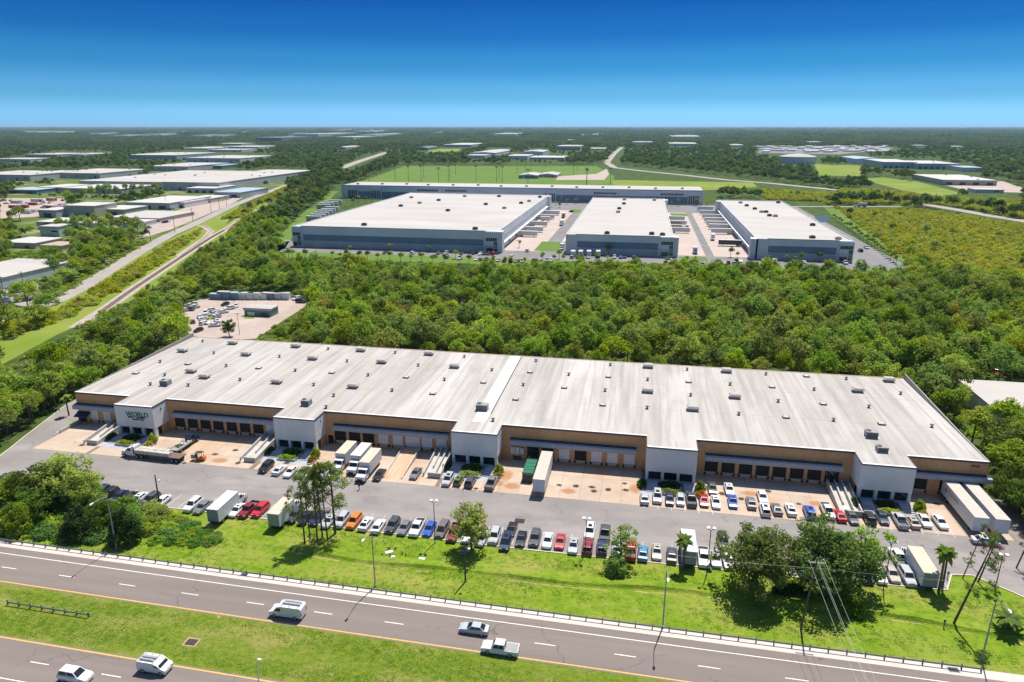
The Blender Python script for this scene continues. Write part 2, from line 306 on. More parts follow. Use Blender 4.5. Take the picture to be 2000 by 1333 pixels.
# ------------------------------------------------------------------ foliage
def leafmat(name, lo, mid, hi, extra=None, transl=0.42):
    """leaf colour varies from plant to plant (object random) and from sprig to sprig (tint)"""
    m, n, l, b = nmat(name); out = n['Material Output']
    at = n.new('ShaderNodeAttribute'); at.attribute_name = 'tint'
    oi = n.new('ShaderNodeObjectInfo')
    ma = n.new('ShaderNodeMath'); ma.operation = 'MULTIPLY_ADD'; ma.inputs[1].default_value = 0.45
    mb = n.new('ShaderNodeMath'); mb.operation = 'MULTIPLY'; mb.inputs[1].default_value = 0.55
    l.new(oi.outputs['Random'], mb.inputs[0]); l.new(at.outputs['Fac'], ma.inputs[0]); l.new(mb.outputs[0], ma.inputs[2])
    st = [(.10, lo), (.5, mid), (.88, hi)]
    if extra: st.append((.97, extra))
    c = ramp(n, st); l.new(ma.outputs[0], c.inputs[0])
    fr = n.new('ShaderNodeMath'); fr.operation = 'MULTIPLY'; fr.inputs[1].default_value = 7.31; l.new(oi.outputs['Random'], fr.inputs[0])
    f2 = n.new('ShaderNodeMath'); f2.operation = 'FRACT'; l.new(fr.outputs[0], f2.inputs[0])
    f3 = n.new('ShaderNodeMath'); f3.operation = 'MULTIPLY'; f3.inputs[1].default_value = 3.77; l.new(f2.outputs[0], f3.inputs[0]); f4 = n.new('ShaderNodeMath'); f4.operation = 'FRACT'; l.new(f3.outputs[0], f4.inputs[0])
    hv = n.new('ShaderNodeHueSaturation')
    for src_, sock_, lo_, hi_ in ((f2, 'Hue', .472, .502), (f4, 'Saturation', .85, 1.06), (f2, 'Value', .82, 1.2)):
        mr = n.new('ShaderNodeMapRange'); mr.inputs[3].default_value = lo_; mr.inputs[4].default_value = hi_; l.new(src_.outputs[0], mr.inputs[0]); l.new(mr.outputs[0], hv.inputs[sock_])
    l.new(c.outputs[0], hv.inputs['Color']); c = hv
    d = n.new('ShaderNodeBsdfDiffuse'); t = n.new('ShaderNodeBsdfTranslucent'); mx = n.new('ShaderNodeMixShader'); mx.inputs[0].default_value = transl
    l.new(c.outputs[0], d.inputs['Color']); l.new(c.outputs[0], t.inputs['Color'])
    l.new(d.outputs[0], mx.inputs[1]); l.new(t.outputs[0], mx.inputs[2]); l.new(mx.outputs[0], out.inputs['Surface']); n.remove(b)
    return m
M['leaf'] = leafmat('oak_leaves', (0.131, 0.230, 0.027), (0.227, 0.361, 0.036), (0.371, 0.471, 0.047), (0.502, 0.438, 0.033))
M['leaf_far'] = leafmat('distant_leaves', (0.061, 0.117, 0.029), (0.107, 0.186, 0.038), (0.186, 0.258, 0.047))
M['leaf_bright'] = leafmat('bright_leaves', (0.175, 0.288, 0.025), (0.276, 0.400, 0.034), (0.390, 0.474, 0.046))
M['leaf_bush'] = leafmat('scrub_leaves', (0.224, 0.319, 0.021), (0.369, 0.434, 0.030), (0.505, 0.489, 0.036), (0.583, 0.404, 0.045))
M['leaf_pine'] = leafmat('pine_needles', (0.088, 0.160, 0.026), (0.152, 0.232, 0.040), (0.240, 0.304, 0.056))
M['leaf_vine'] = leafmat('vine_leaves', (0.087, 0.217, 0.029), (0.145, 0.304, 0.043), (0.232, 0.406, 0.087))
M['leaf_dark'] = leafmat('dark_leaves', (0.040, 0.088, 0.019), (0.064, 0.136, 0.026), (0.112, 0.192, 0.032))
M['leaf_yellow'] = leafmat('croton_leaves', (.30, .30, .02), (.46, .40, .02), (.55, .42, .04))
M['leaf_dry'] = leafmat('dry_leaves', (.22, .11, .05), (.28, .16, .08), (.30, .20, .11))
M['leaf_yellowing'] = leafmat('yellowing_leaves', (.20, .22, .03), (.30, .28, .03), (.42, .33, .03), (.42, .22, .04))
M['leaf_grass'] = leafmat('grass_blades', (.13, .27, .015), (.17, .33, .02), (.23, .37, .03), (.32, .38, .08), .45)
M['leaf_shade'] = leafmat('shade_tree_leaves', (.07, .135, .02), (.115, .195, .026), (.19, .26, .036))
M['leaf_palm'] = leafmat('palm_leaves', (0.085, 0.170, 0.025), (0.136, 0.238, 0.034), (0.221, 0.306, 0.051))

def leaves(rs, centres, radii, per, size, up=0.35, spread=1.0, squash=0.8, rnd=0.9):
    """leaf quads gathered in clumps; returns vertex array (n,4,3) and a tint per leaf"""
    C = np.repeat(np.asarray(centres, float), per, 0); Rr = np.repeat(np.asarray(radii, float), per)
    n = len(C); d = rs.normal(size=(n, 3)); d /= np.linalg.norm(d, axis=1)[:, None]
    rad = rs.uniform(0.35, 1.0, n) ** 0.6
    off = d * (rad * Rr * spread)[:, None]; off[:, 2] *= squash
    p = C + off
    nm = d * 0.75 + rs.normal(size=(n, 3)) * rnd * 0.55; nm[:, 2] += up; nm /= np.linalg.norm(nm, axis=1)[:, None]
    a = np.cross(nm, rs.normal(size=(n, 3))); a /= np.linalg.norm(a, axis=1)[:, None]; b = np.cross(nm, a)
    s = size * rs.uniform(0.6, 1.35, n); ra = rs.uniform(.45, .8, n)
    a = a * s[:, None] * .5; b = b * (s * ra)[:, None] * .5
    q = np.stack([p - a, p - b * .9, p + a, p + b], 1)
    tint = np.clip(np.repeat(rs.uniform(0, 1, len(centres)), per) * .6 + rs.uniform(0, 1, n) * .4, 0, 1)
    return q, tint
def quads_mesh(name, q, tint, mat):
    n = len(q); me = bpy.data.meshes.new(name)
    me.vertices.add(n * 4); me.vertices.foreach_set('co', q.reshape(-1).astype(np.float32))
    me.loops.add(n * 4); me.loops.foreach_set('vertex_index', np.arange(n * 4, dtype=np.int32))
    me.polygons.add(n); me.polygons.foreach_set('loop_start', np.arange(0, n * 4, 4, dtype=np.int32)); me.polygons.foreach_set('loop_total', np.full(n, 4, np.int32))
    at = me.attributes.new('tint', 'FLOAT', 'POINT'); at.data.foreach_set('value', np.repeat(tint, 4).astype(np.float32))
    me.materials.append(mat); me.update(calc_edges=True); return me
def crown_centres(rs, n, rx, ry, rz, cz, inner=0.45, flat_bottom=0.35):
    d = rs.normal(size=(n, 3)); d /= np.linalg.norm(d, axis=1)[:, None]
    d[:, 2] = np.where(d[:, 2] < -flat_bottom, -d[:, 2] * .6, d[:, 2])
    r = rs.uniform(inner, 1.0, n)
    lob = 1 + .22 * np.sin(3 * np.arctan2(d[:, 1], d[:, 0]) + rs.uniform(0, 6)) * (1 - abs(d[:, 2]))
    return d * (r * lob)[:, None] * np.array([rx, ry, rz]) + np.array([0, 0, cz])
def trunk_mesh(name, rs, h, r, mat, limbs=5, reach=2.5, lean=.4, start=.4):
    mb = MB(); lx, ly = rs.uniform(-lean, lean, 2)
    mb.tube([(0, 0, -.15), (lx * .2, ly * .2, h * .3), (lx * .6, ly * .6, h * .65), (lx, ly, h)], [r * 1.25, r, r * .7, r * .25], 7)
    for k in range(limbs):
        a = 2 * math.pi * k / max(limbs, 1) + rs.uniform(-.4, .4); z = h * (start + (.8 - start) * rs.uniform(0, 1)); f = z / h
        e = reach * rs.uniform(.7, 1.1); x0, y0 = lx * f, ly * f
        mb.tube([(x0, y0, z), (x0 + math.cos(a) * e * .5, y0 + math.sin(a) * e * .5, z + e * .35), (x0 + math.cos(a) * e, y0 + math.sin(a) * e, z + e * .55)], [r * .5, r * .35, r * .12], 5)
    return mb.mesh(name, mat)
def tree_kind(seed, h, rx, rz, ncl, per, size, mat, cl=(.8, 1.4), bark='bark', tr=.22, inner=.45, fb=.35, limbs=5):
    rs = np.random.RandomState(seed)
    cz = h - rz * 1.0
    c = crown_centres(rs, ncl, rx - cl[0] * .6, rx * rs.uniform(.85, 1.1) - cl[0] * .6, rz - cl[0] * .6, cz, inner, fb)
    q, t = leaves(rs, c, rs.uniform(cl[0], cl[1], ncl), per, size)
    return {'crown': quads_mesh('crown', q, t, M[mat]), 'trunk': trunk_mesh('trunk', rs, h * .8, tr, M[bark], limbs, rx * .65), 'h': h, 'r': rx}
def pine_kind(seed, h, tops, mat='leaf_pine', r=.19, spread=2.2, size=.55):
    rs = np.random.RandomState(seed); mb = MB(); lx, ly = rs.uniform(-.6, .6, 2)
    mb.tube([(0, 0, -.15), (lx * .3, ly * .3, h * .35), (lx * .5, ly * .5, h * .7), (lx, ly, h * .98)], [r * 1.2, r, r * .75, r * .25], 7)
    cs, rr = [], []
    for k in range(tops):
        f = 1 - .62 * (k / tops) ** 1.2; a = rs.uniform(0, 6.28); e = spread * (1.15 - f) * 1.6 * rs.uniform(.5, 1.2) + .25
        z = h * f; x0, y0 = lx * f, ly * f; x1, y1, z1 = x0 + math.cos(a) * e, y0 + math.sin(a) * e, z + e * .25
        if f < .97: mb.tube([(x0, y0, z - .2), ((x0 + x1) / 2, (y0 + y1) / 2, z), (x1, y1, z1)], [r * .35, r * .25, r * .1], 5)
        for j in range(3):
            cs.append((x1 + rs.uniform(-.7, .7), y1 + rs.uniform(-.7, .7), z1 + rs.uniform(-.2, .5))); rr.append(rs.uniform(.55, .95))
    q, t = leaves(rs, cs, rr, 34, size, up=.2)
    q2 = q.copy(); ctr = q.mean(1, keepdims=True); q2 = ctr + (q - ctr) * np.array([1, 1, 1]); q2[:, 1::2] = ctr + (q2[:, 1::2] - ctr) * .45
    return {'crown': quads_mesh('crown', q2, t, M[mat]), 'trunk': mb.mesh('trunk', M['pine_bark']), 'h': h, 'r': spread}
def palm_kind(seed, h, fr=18, L=2.2, mat='leaf_palm', droop=.9):
    rs = np.random.RandomState(seed); mb = MB(); lx = rs.uniform(-.3, .3)
    mb.tube([(0, 0, -.1), (lx * .4, 0, h * .5), (lx, 0, h)], [.22, .16, .17], 8)
    qs = []
    for k in range(fr):
        a = 6.283 * k / fr + rs.uniform(-.2, .2); el = rs.uniform(-.3, 1.1); l = L * rs.uniform(.8, 1.1); ca, sa = math.cos(a), math.sin(a); prev = None
        for j in range(7):
            s = j / 6; rr_ = l * s * math.cos(el * (1 - s * .5)); zz = h + l * s * math.sin(el) - droop * l * s * s * .6
            w = .40 * math.sin(math.pi * min(1, .12 + s * .88)) + .04
            c = np.array([lx + ca * rr_, sa * rr_, zz]); side = np.array([-sa, ca, 0]) * w; dn = np.array([0, 0, -w * .5])
            cur = (c - side + dn, c, c + side + dn)
            if prev is not None:
                qs.append([prev[0], prev[1], cur[1], cur[0]]); qs.append([prev[1], prev[2], cur[2], cur[1]])
            prev = cur
    q = np.array(qs); return {'crown': quads_mesh('crown', q, rs.uniform(0, 1, len(q)), M[mat]), 'trunk': mb.mesh('trunk', M['bark']), 'h': h, 'r': L}
def bush_mesh(seed, rx, ry, h, ncl, per, size, mat, cl=(.5, .8)):
    rs = np.random.RandomState(seed)
    a = rs.uniform(0, 6.283, ncl); r = np.sqrt(rs.uniform(0, 1, ncl)); x, y = np.cos(a) * r, np.sin(a) * r
    z = (1 - .75 * r ** 2) * rs.uniform(.35, 1, ncl) * (h - cl[0]); c = np.stack([x * (rx - cl[0] * .5), y * (ry - cl[0] * .5), np.maximum(z, .2)], 1)
    q, t = leaves(rs, c, rs.uniform(cl[0], cl[1], ncl), per, size); q[:, :, 2] = np.maximum(q[:, :, 2], .02)
    return quads_mesh('foliage', q, t, M[mat])
def plant(kind, name, x, y, label, cat, group=None, sc=1.0, rz=None, z=0.0):
    s = sc if hasattr(sc, '__len__') else (sc, sc, sc)
    if not hasattr(sc, '__len__'): s = (sc * R.uniform(.85, 1.18), sc * R.uniform(.85, 1.18), sc * R.uniform(.88, 1.15))
    o = empty(name, (x, y, z), R.uniform(0, 6.28) if rz is None else rz, label, cat, group); o.scale = s
    inst(kind['trunk'], 'trunk', o); inst(kind['crown'], 'crown', o); return o

# ------------------------------------------------------------------ scatter for what nobody could count
def scatter(name, pts, meshes, label, cat):
    """pts: (x,y,z,scale,rot,index); one object, geometry nodes instances of the given meshes"""
    src = bpy.data.collections.new(name + '_source')
    for k, me in enumerate(meshes):
        src.objects.link(bpy.data.objects.new('%s_%02d' % (name, k), me))
    me = bpy.data.meshes.new(name); A = np.asarray(pts, np.float32)
    me.vertices.add(len(A)); me.vertices.foreach_set('co', A[:, :3].reshape(-1))
    ds = np.sin(A[:, 4] * 41.7); dz = np.cos(A[:, 4] * 23.3); vs = np.stack([A[:, 3] * (1 + .16 * ds), A[:, 3] * (1 - .10 * ds), A[:, 3] * (1 + .20 * dz)], 1).astype(np.float32).reshape(-1)
    for nm, ty, arr, key in (('scl', 'FLOAT_VECTOR', vs, 'vector'), ('rz', 'FLOAT', A[:, 4], 'value'), ('idx', 'INT', A[:, 5].astype(np.int32), 'value')):
        at = me.attributes.new(nm, ty, 'POINT'); at.data.foreach_set(key, arr)
    me.update(); o = bpy.data.objects.new(name, me); link(o); tag(o, label, cat, kind='stuff')
    g = bpy.data.node_groups.new(name, 'GeometryNodeTree')
    g.interface.new_socket('Geometry', in_out='INPUT', socket_type='NodeSocketGeometry'); g.interface.new_socket('Geometry', in_out='OUTPUT', socket_type='NodeSocketGeometry')
    n, l = g.nodes, g.links; gi, go = n.new('NodeGroupInput'), n.new('NodeGroupOutput')
    ci = n.new('GeometryNodeCollectionInfo'); ci.inputs[0].default_value = src; ci.inputs['Separate Children'].default_value = True; ci.inputs['Reset Children'].default_value = True
    ip = n.new('GeometryNodeInstanceOnPoints'); ip.inputs['Pick Instance'].default_value = True
    def attr(nm, ty):
        a = n.new('GeometryNodeInputNamedAttribute'); a.data_type = ty; a.inputs[0].default_value = nm; return a.outputs[0]
    cx = n.new('ShaderNodeCombineXYZ'); l.new(attr('rz', 'FLOAT'), cx.inputs[2])
    l.new(gi.outputs[0], ip.inputs['Points']); l.new(ci.outputs[0], ip.inputs['Instance']); l.new(attr('idx', 'INT'), ip.inputs['Instance Index'])
    l.new(cx.outputs[0], ip.inputs['Rotation']); l.new(attr('scl', 'FLOAT_VECTOR'), ip.inputs['Scale']); l.new(ip.outputs[0], go.inputs[0])
    md = o.modifiers.new('scatter', 'NODES'); md.node_group = g
    return o
def inpoly(px, py, poly):
    px, py = np.asarray(px), np.asarray(py); c = np.zeros(px.shape, bool); n = len(poly); j = n - 1
    for i in range(n):
        xi, yi = poly[i]; xj, yj = poly[j]
        if yi != yj: c ^= ((yi > py) != (yj > py)) & (px < (xj - xi) * (py - yi) / (yj - yi) + xi)
        j = i
    return c
# ------------------------------------------------------------------ the ground and what lies on it
def struct(o): o['kind'] = 'structure'; return o
def sheet(name, poly, z, mat, hole=None):
    a = sum(poly[k][0] * poly[(k + 1) % len(poly)][1] - poly[(k + 1) % len(poly)][0] * poly[k][1] for k in range(len(poly)))
    if a < 0: poly = poly[::-1]
    mb = MB(); mb.face([(x, y, z) for x, y in poly]); return struct(mb.build(name, mat))
def psheet(name, pix, z, mat): return sheet(name, [P(*p) for p in pix], z, mat)
def ribbon(name, pts, w, z, mat):
    L, Rr = [], []
    for k, p in enumerate(pts):
        a, b = pts[max(k - 1, 0)], pts[min(k + 1, len(pts) - 1)]; dx, dy = b[0] - a[0], b[1] - a[1]; d = math.hypot(dx, dy); nx, ny = -dy / d * w / 2, dx / d * w / 2
        L.append((p[0] + nx, p[1] + ny)); Rr.append((p[0] - nx, p[1] - ny))
    mb = MB()
    for k in range(len(pts) - 1): mb.face([(*Rr[k], z), (*Rr[k + 1], z), (*L[k + 1], z), (*L[k], z)])
    return struct(mb.build(name, mat))
def rect(x0, x1, y0, y1): return [(x0, y0), (x1, y0), (x1, y1), (x0, y1)]
# ground: one sheet out to the horizon
mb = MB(); xs = [-40000, -12000, -4000, -1500, -500, 0, 500, 1500, 4000, 12000, 40000]; ys = [-3000, -500, 0, 200, 500, 1000, 2000, 4000, 9000, 20000, 45000]
for i in range(10):
    for j in range(10): mb.face([(xs[i], ys[j], 0), (xs[i + 1], ys[j], 0), (xs[i + 1], ys[j + 1], 0), (xs[i], ys[j + 1], 0)])
struct(mb.build('ground', M['wood_floor']))
# road curve: depth of the guard rail, fitted to the photograph
def yg(x): return 93.55 - .0125 * (x + 20) + .00003 * (x + 20) ** 2
RX = [-230 + 10 * k for k in range(40)]
def strip(name, off0, off1, z, mat, x0=-230, x1=160, parent=None, st=5.0):
    mb = MB(); n = max(1, int((x1 - x0) / st)); X = [x0 + (x1 - x0) * k / n for k in range(n + 1)]
    for k in range(n): mb.face([(X[k], yg(X[k]) + off0, z), (X[k + 1], yg(X[k + 1]) + off0, z), (X[k + 1], yg(X[k + 1]) + off1, z), (X[k], yg(X[k]) + off1, z)])
    return mb.build(name, mat, parent)
sheet('lawn', [(-230, 92.6), (160, 92.6), (160, 131), (-150, 131), (-150, 112), (-230, 112)], .008, M['lawn'])
struct(strip('median_strip', -60, -8.5, .008, M['verge']))
hw = struct(strip('highway', -10.4, -.9, .016, M['road']))
struct(strip('shoulder_gutter', -1.25, .55, .024, M['gutter']))
struct(strip('near_carriageway', -40, -21.2, .016, M['road']))
struct(strip('white_edge_line', -3.05, -2.9, .024, M['white_line']))
struct(strip('yellow_edge_line', -10.1, -9.92, .024, M['yellow_line']))
struct(strip('yellow_edge_line', -21.7, -21.5, .024, M['yellow_line']))
struct(strip('white_edge_line', -28.7, -28.55, .024, M['white_line']))
dash = MB().box(0, 3.2, -.075, .075, 0, .006).mesh('lane_dash', M['white_line'])
X0 = P(5, 1106)[0]
for k in range(-6, 21): 
    x = X0 + 12.19 * k; inst(dash, 'lane_dash', hw, (x, yg(x) - 6.55, .018), -.0125)
X1 = P(57, 1295)[0]; nc = bpy.data.objects['near_carriageway']
for k in range(-5, 14):
    x = X1 + 12.19 * k; inst(dash, 'lane_dash', nc, (x, yg(x) - 25.1, .018), -.0125)
# low bank above the swale that runs through the lawn
mb = MB(); NB = 64; secs = [(-.75, .012), (-.45, .14), (0.0, .60), (.9, .52), (2.4, .012)]
def bank_y(x): return 103.0 + 1.0 * math.sin(x * .045) + .35 * math.sin(x * .17) - max(0, x - 30) * .06
for k in range(NB):
    xa_, xb_ = -72 + 2.5 * k, -72 + 2.5 * (k + 1)
    fa, fb_ = [min(1, max(.0, (q + 72) / 14), max(.0, (92 - q) / 14)) * (.8 + .2 * math.sin(q * .31)) for q in (xa_, xb_)]
    for q in range(4): mb.face([(xa_, bank_y(xa_) + secs[q][0], max(.012, secs[q][1] * fa)), (xb_, bank_y(xb_) + secs[q][0], max(.012, secs[q][1] * fb_)), (xb_, bank_y(xb_) + secs[q + 1][0], max(.012, secs[q + 1][1] * fb_)), (xa_, bank_y(xa_) + secs[q + 1][0], max(.012, secs[q + 1][1] * fa))])
struct(mb.build('swale_bank', M['lawn'], smooth=True))
# swale that runs through the lawn: a shallow dirt crease
mb = MB(); rs_ = np.random.RandomState(3)
for k in range(60):
    x = -60 + k * 2.4; y = bank_y(x) - .95
    if rs_.rand() < .6: mb.face([(x, y - .10, .016), (x + 2.4, y - .10 + .06 * rs_.randn(), .016), (x + 2.4, y + .08, .016), (x, y + .08 + .06 * rs_.randn(), .016)])
struct(mb.build('swale_crease', M['dirt']))
# parking lot
lot = [(-230, 111.6), (-150, 112.2), (-85, 112.0), (-20, 110.9), (56, 111.6), (58.5, 116.5), (63, 116.6), (67, 113.4), (72, 108), (80, 97), (150, 97), (150, 134), (86, 134), (82, 131), (-147, 131), (-151.5, 128.4), (-156, 139), (-161, 156), (-166, 206), (-230, 206), (-230, 128)]
LOT = struct(sheet('parking_lot', [(-148.6, 125.4), (-240, 60), (-236, 60), (-139, 112.2), (-85, 112.0), (-20, 110.9), (30, 111.4), (55, 112.4), (57.5, 117.2), (61, 117.6), (66, 113.6), (73, 106), (84, 92), (160, 92), (160, 131), (86, 132), (80, 147), (60, 147), (-145.2, 147), (-145.2, 205), (-160, 205), (-158, 156), (-152, 136)], .020, M['asphalt']))
# kerbs of the lot
def kerb(name, pts, h=.13, w=.22, mat='kerb'):
    mb = MB()
    for k in range(len(pts) - 1):
        a, b = Vector((*pts[k], 0)), Vector((*pts[k + 1], 0)); d = (b - a).normalized(); nn = Vector((-d.y, d.x, 0)) * (w / 2)
        ring = [[a - nn, a + nn, a + nn + Vector((0, 0, h)), a - nn + Vector((0, 0, h))], [b - nn, b + nn, b + nn + Vector((0, 0, h)), b - nn + Vector((0, 0, h))]]
        mb.loft(ring)
    return struct(mb.build(name, M[mat]))
kerb('lot_kerb', [(-139, 112.1), (-85, 111.9), (-20, 110.8), (30, 111.3), (55, 112.3), (57.5, 117.1), (61, 117.5), (66, 113.5), (73, 105.9), (84, 91.9)])
kerb('driveway_kerb', [(-148.6, 125.5), (-152.1, 136.1), (-158.1, 156), (-160, 205)])
kerb('island_kerb', [(-145.3, 147.5), (-146, 139.8), (-144.8, 139.4), (-144.9, 140.2)])
sheet('grass_island', [(-145.6, 146.6), (-147.4, 146.8), (-146, 140), (-144.9, 140)], .10, M['lawn'])
# stall lines: lawn side and building side
st = MB().box(-.055, .055, -2.7, 2.7, 0, .005).mesh('stall_line', M['worn_line'])
x = -116.0
while x < 56:
    if not (60 < x): inst(st, 'stall_line', LOT, (x, (114.8 if x < 30 else 115.3), .021))
    x += 2.72
for x in [-81.8, -79.1, -76.3, -73.6, -70.9] + [-40.2 + 2.8 * k for k in range(5)] + [4.0 + 2.75 * k for k in range(6)] + [49 + 2.8 * k for k in range(9)]:
    inst(st, 'stall_line', LOT, (x, 132.6, .034))
# concrete aprons in slabs
APX = [(-144.6, -129.6), (-128.6, -86.4), (-85.2, -41.6), (-40.6, 3.4), (4.4, 47.4), (48.6, 73.8)]
AP = struct(sheet('apron_base', rect(-144.8, 74.2, 130.6, 146.7), .022, M['joint']))
for a, b in APX:
    n = max(1, round((b - a) / 4.4)); w = (b - a) / n
    for k in range(n):
        for (y0, y1) in ((130.7, 135.6), (135.6, 140.9), (140.9, 146.7)):
            mbx = MB().box(0, w - .06, 0, y1 - y0 - .06, 0, .008); inst(mbx.mesh('slab', M['apron']), 'slab', AP, (a + k * w + .03, y0 + .03, .023))
# dark drain grate in the lot, gutter inlets, median drain
def grate(x, y, w, d, label, frame='concrete'):
    o = empty('storm_drain', (x, y, .03), 0, label, 'drain')
    MB().box(-w / 2 - .25, w / 2 + .25, -d / 2 - .25, d / 2 + .25, -.05, .012).build('frame', M[frame], o)
    mb = MB()
    for k in range(7): mb.box(-w / 2 + w * k / 7 + .03, -w / 2 + w * (k + 1) / 7 - .015, -d / 2, d / 2, .021, .05)
    mb.build('grate', M['dark'], o)
grate(*P(1015, 1018), 1.5, 1.1, 'square dark drain grate in the middle of the parking lot', 'dark')
grate(*P(374, 1255), 1.7, 1.3, 'sunken dark drain box in the grass median', 'dirt')
grate(*P(477, 1123), 1.2, .7, 'gutter inlet under the guard rail by the leaning lamp')
grate(*P(1862, 1309), 1.4, .9, 'gutter inlet beside the end of the guard rail')

# stains and wear on the paving
sq = [MB().face([(-1, -1, 0), (1, -1, 0), (1, 1, 0), (-1, 1, 0)]).mesh('stain', M[k]) for k in ('oil', 'rust', 'pale_wear')]
def stain(px, py, kind, w, d, z=.040, parent=None):
    x, y = P(px, py); o = inst(sq[kind], 'stain', parent or AP, (x, y, z), 0, (w, d, 1)); return o
zz = .040
for k, (px, py) in enumerate(((1092, 948), (1125, 950), (1156, 952), (1188, 957), (1222, 958), (1220, 945), (1160, 960), (420, 888), (465, 905), (460, 880), (360, 905), (160, 870), (780, 930), (1410, 965), (1500, 960), (1560, 985), (1330, 960), (1830, 985), (640, 905), (560, 905), (930, 955), (1448, 975))):
    stain(px, py, 0, .7 + .4 * ((k * 7) % 5) / 5, .6 + .4 * ((k * 3) % 5) / 5, zz); zz += .0004
for k, (px, py, w, d) in enumerate(((990, 930, 1.6, 3.0), (1000, 950, 2.2, 1.6), (975, 945, 1.2, 1.4), (330, 880, 1.4, 4.0), (350, 890, 1.8, 2.4), (430, 900, 2.5, 1.6), (1110, 960, 2.0, 1.4), (1240, 955, 1.6, 2.2), (1470, 965, 3.0, 1.2), (1600, 985, 2.4, 1.4), (690, 915, 1.4, 2.2), (760, 925, 1.2, 3.0))):
    stain(px, py, 1, w, d, zz); zz += .0004
zz = .030
for k in range(46):
    px = 40 + (k * 157) % 1850; f = (k * 61) % 100 / 100; y0 = 905 + px * .062; stain(px, y0 + 12 + f * 62, 2, 2.5 + 3.5 * ((k * 13) % 7) / 7, 1.0 + 1.4 * ((k * 5) % 4) / 4, zz, LOT); zz += .0001
# ------------------------------------------------------------------ the long brick warehouse
WX0, WX1, WY0, WY1, WH = -145.0, 74.6, 146.8, 198.0, 8.6
OFF = [(-128.8, -118.0), (-85.1, -74.4), (-40.5, -29.6), (4.0, 14.9), (48.2, 58.7)]; OY = 141.25
WH_ = empty('warehouse', ((WX0 + WX1) / 2, (WY0 + WY1) / 2, 0), 0, 'long tan brick warehouse with flat white roof and five white office fronts', 'warehouse')
WH_.location = (0, 0, 0)
MB().box(WX0, WX1, WY0, WY1, 0, WH - .32).build('wall', M['brick'], WH_)
mb = MB(); mb.box(WX0 + .1, WX1 - .1, WY0 + .02, WY1 - .1, WH - .34, WH)
for a, b in OFF: mb.box(a + .05, b - .05, OY + .05, WY0 + .02, WH - .34, WH)
roof = mb.build('roof', M['roof'], WH_)
mb = MB()                                                    # roof seams, slightly proud
for k in range(59):
    x = WX0 + 3.72 * k + 1.9
    mb.box(x, x + .07, WY0 + .3, WY1 - .3, WH, WH + .02)
for y in (163.5, 181): mb.box(WX0 + .4, WX1 - .4, y, y + .06, WH, WH + .015)
o = mb.build('seam', M['roof'], roof); o['kind'] = 'stuff'
# dark coping along the front edges, metal parapets at both ends
mb = MB()
edges = []; xs_ = WX0
for a, b in OFF: edges += [(xs_, a)]; xs_ = b
edges += [(xs_, WX1)]
for a, b in edges: MB().box(a, b, WY0 - .12, WY0 + .06, WH - .30, WH + .10).build('coping', M['coping'], roof)
mb = MB()
for a, b in edges: mb.box(a, b, WY0 + .06, WY0 + .5, WH, WH + .11)
for a, b in OFF: mb.box(a + .1, b - .1, OY - .04, OY + .45, WH, WH + .11)
mb.build('edge_flashing', M['stucco'], roof)
mb = MB()
for a, b in OFF:
    MB().box(a, b, OY - .10, OY - .03, WH - .12, WH + .09).build('office_coping', M['coping'], roof)
    for q0, q1 in ((a - .08, a + .02), (b - .02, b + .08)): MB().box(q0, q1, OY, WY0 - .13, WH - .12, WH + .12).build('office_coping', M['coping'], roof)
for nm, x0, x1, h in (('end_parapet', WX0 - .12, WX0 + .12, .25), ('end_parapet', WX1 - .12, WX1 + .14, .35)):
    mb = MB(); pr = [(WY0, WH - .3), (WY1, WH - .3), (WY1, WH + h + 1.15), (WY1 - 12, WH + h + .75), (WY0 + 14, WH + h * .8), (WY0, WH + h * .4)]
    mb.extr(pr, x0, x1).build(nm, M['parapet'], WH_)
MB().box(WX0 - .05, WX1 + .05, WY1 - .25, WY1 + .12, WH - .3, WH + .08).build('rear_coping', M['terracotta'], roof)
# office blocks: white upper box on piers, dark glass between
for a, b in OFF:
    ob = MB(); sof = 2.75
    ob.box(a, b, OY, WY0 - .01, sof, WH - .35)
    blk = ob.build('office_block', M['stucco'], WH_)
    w = b - a; pw = .62
    for k in range(4):
        x = a + .05 + k * (w - .1 - pw) / 3
        pm = MB().box(x, x + pw, OY + .05, OY + .95, .0, sof); pm.build('pier', M['stucco'], blk)
    for k in range(3):
        x0 = a + .05 + pw + k * (w - .1 - pw) / 3; x1 = a + .05 + (k + 1) * (w - .1 - pw) / 3
        pane = MB().box(x0, x1, OY + .75, OY + .85, .55, sof - .02).build('window', M['glass'], blk)
        fm = MB()
        for q in range(1, 4):
            xx = x0 + (x1 - x0) * q / 4; fm.box(xx - .03, xx + .03, OY + .70, OY + .749, .55, sof - .02)
        fm.build('mullion', M['dark'], pane)
    MB().box(a + .1, b - .1, OY + .86, WY0 - .02, 0, sof - .01).build('office_core', M['brick'], blk)
    for xx in (a + .02, b - .08): MB().box(xx, xx + .06, OY + 1.2, OY + 2.4, .5, sof - .05).build('side_window', M['glass'], blk)
    MB().box(b + .005, b + .10, OY + 2.9, OY + 3.2, 6.9, 7.3).build('wall_light', M['black'], blk)
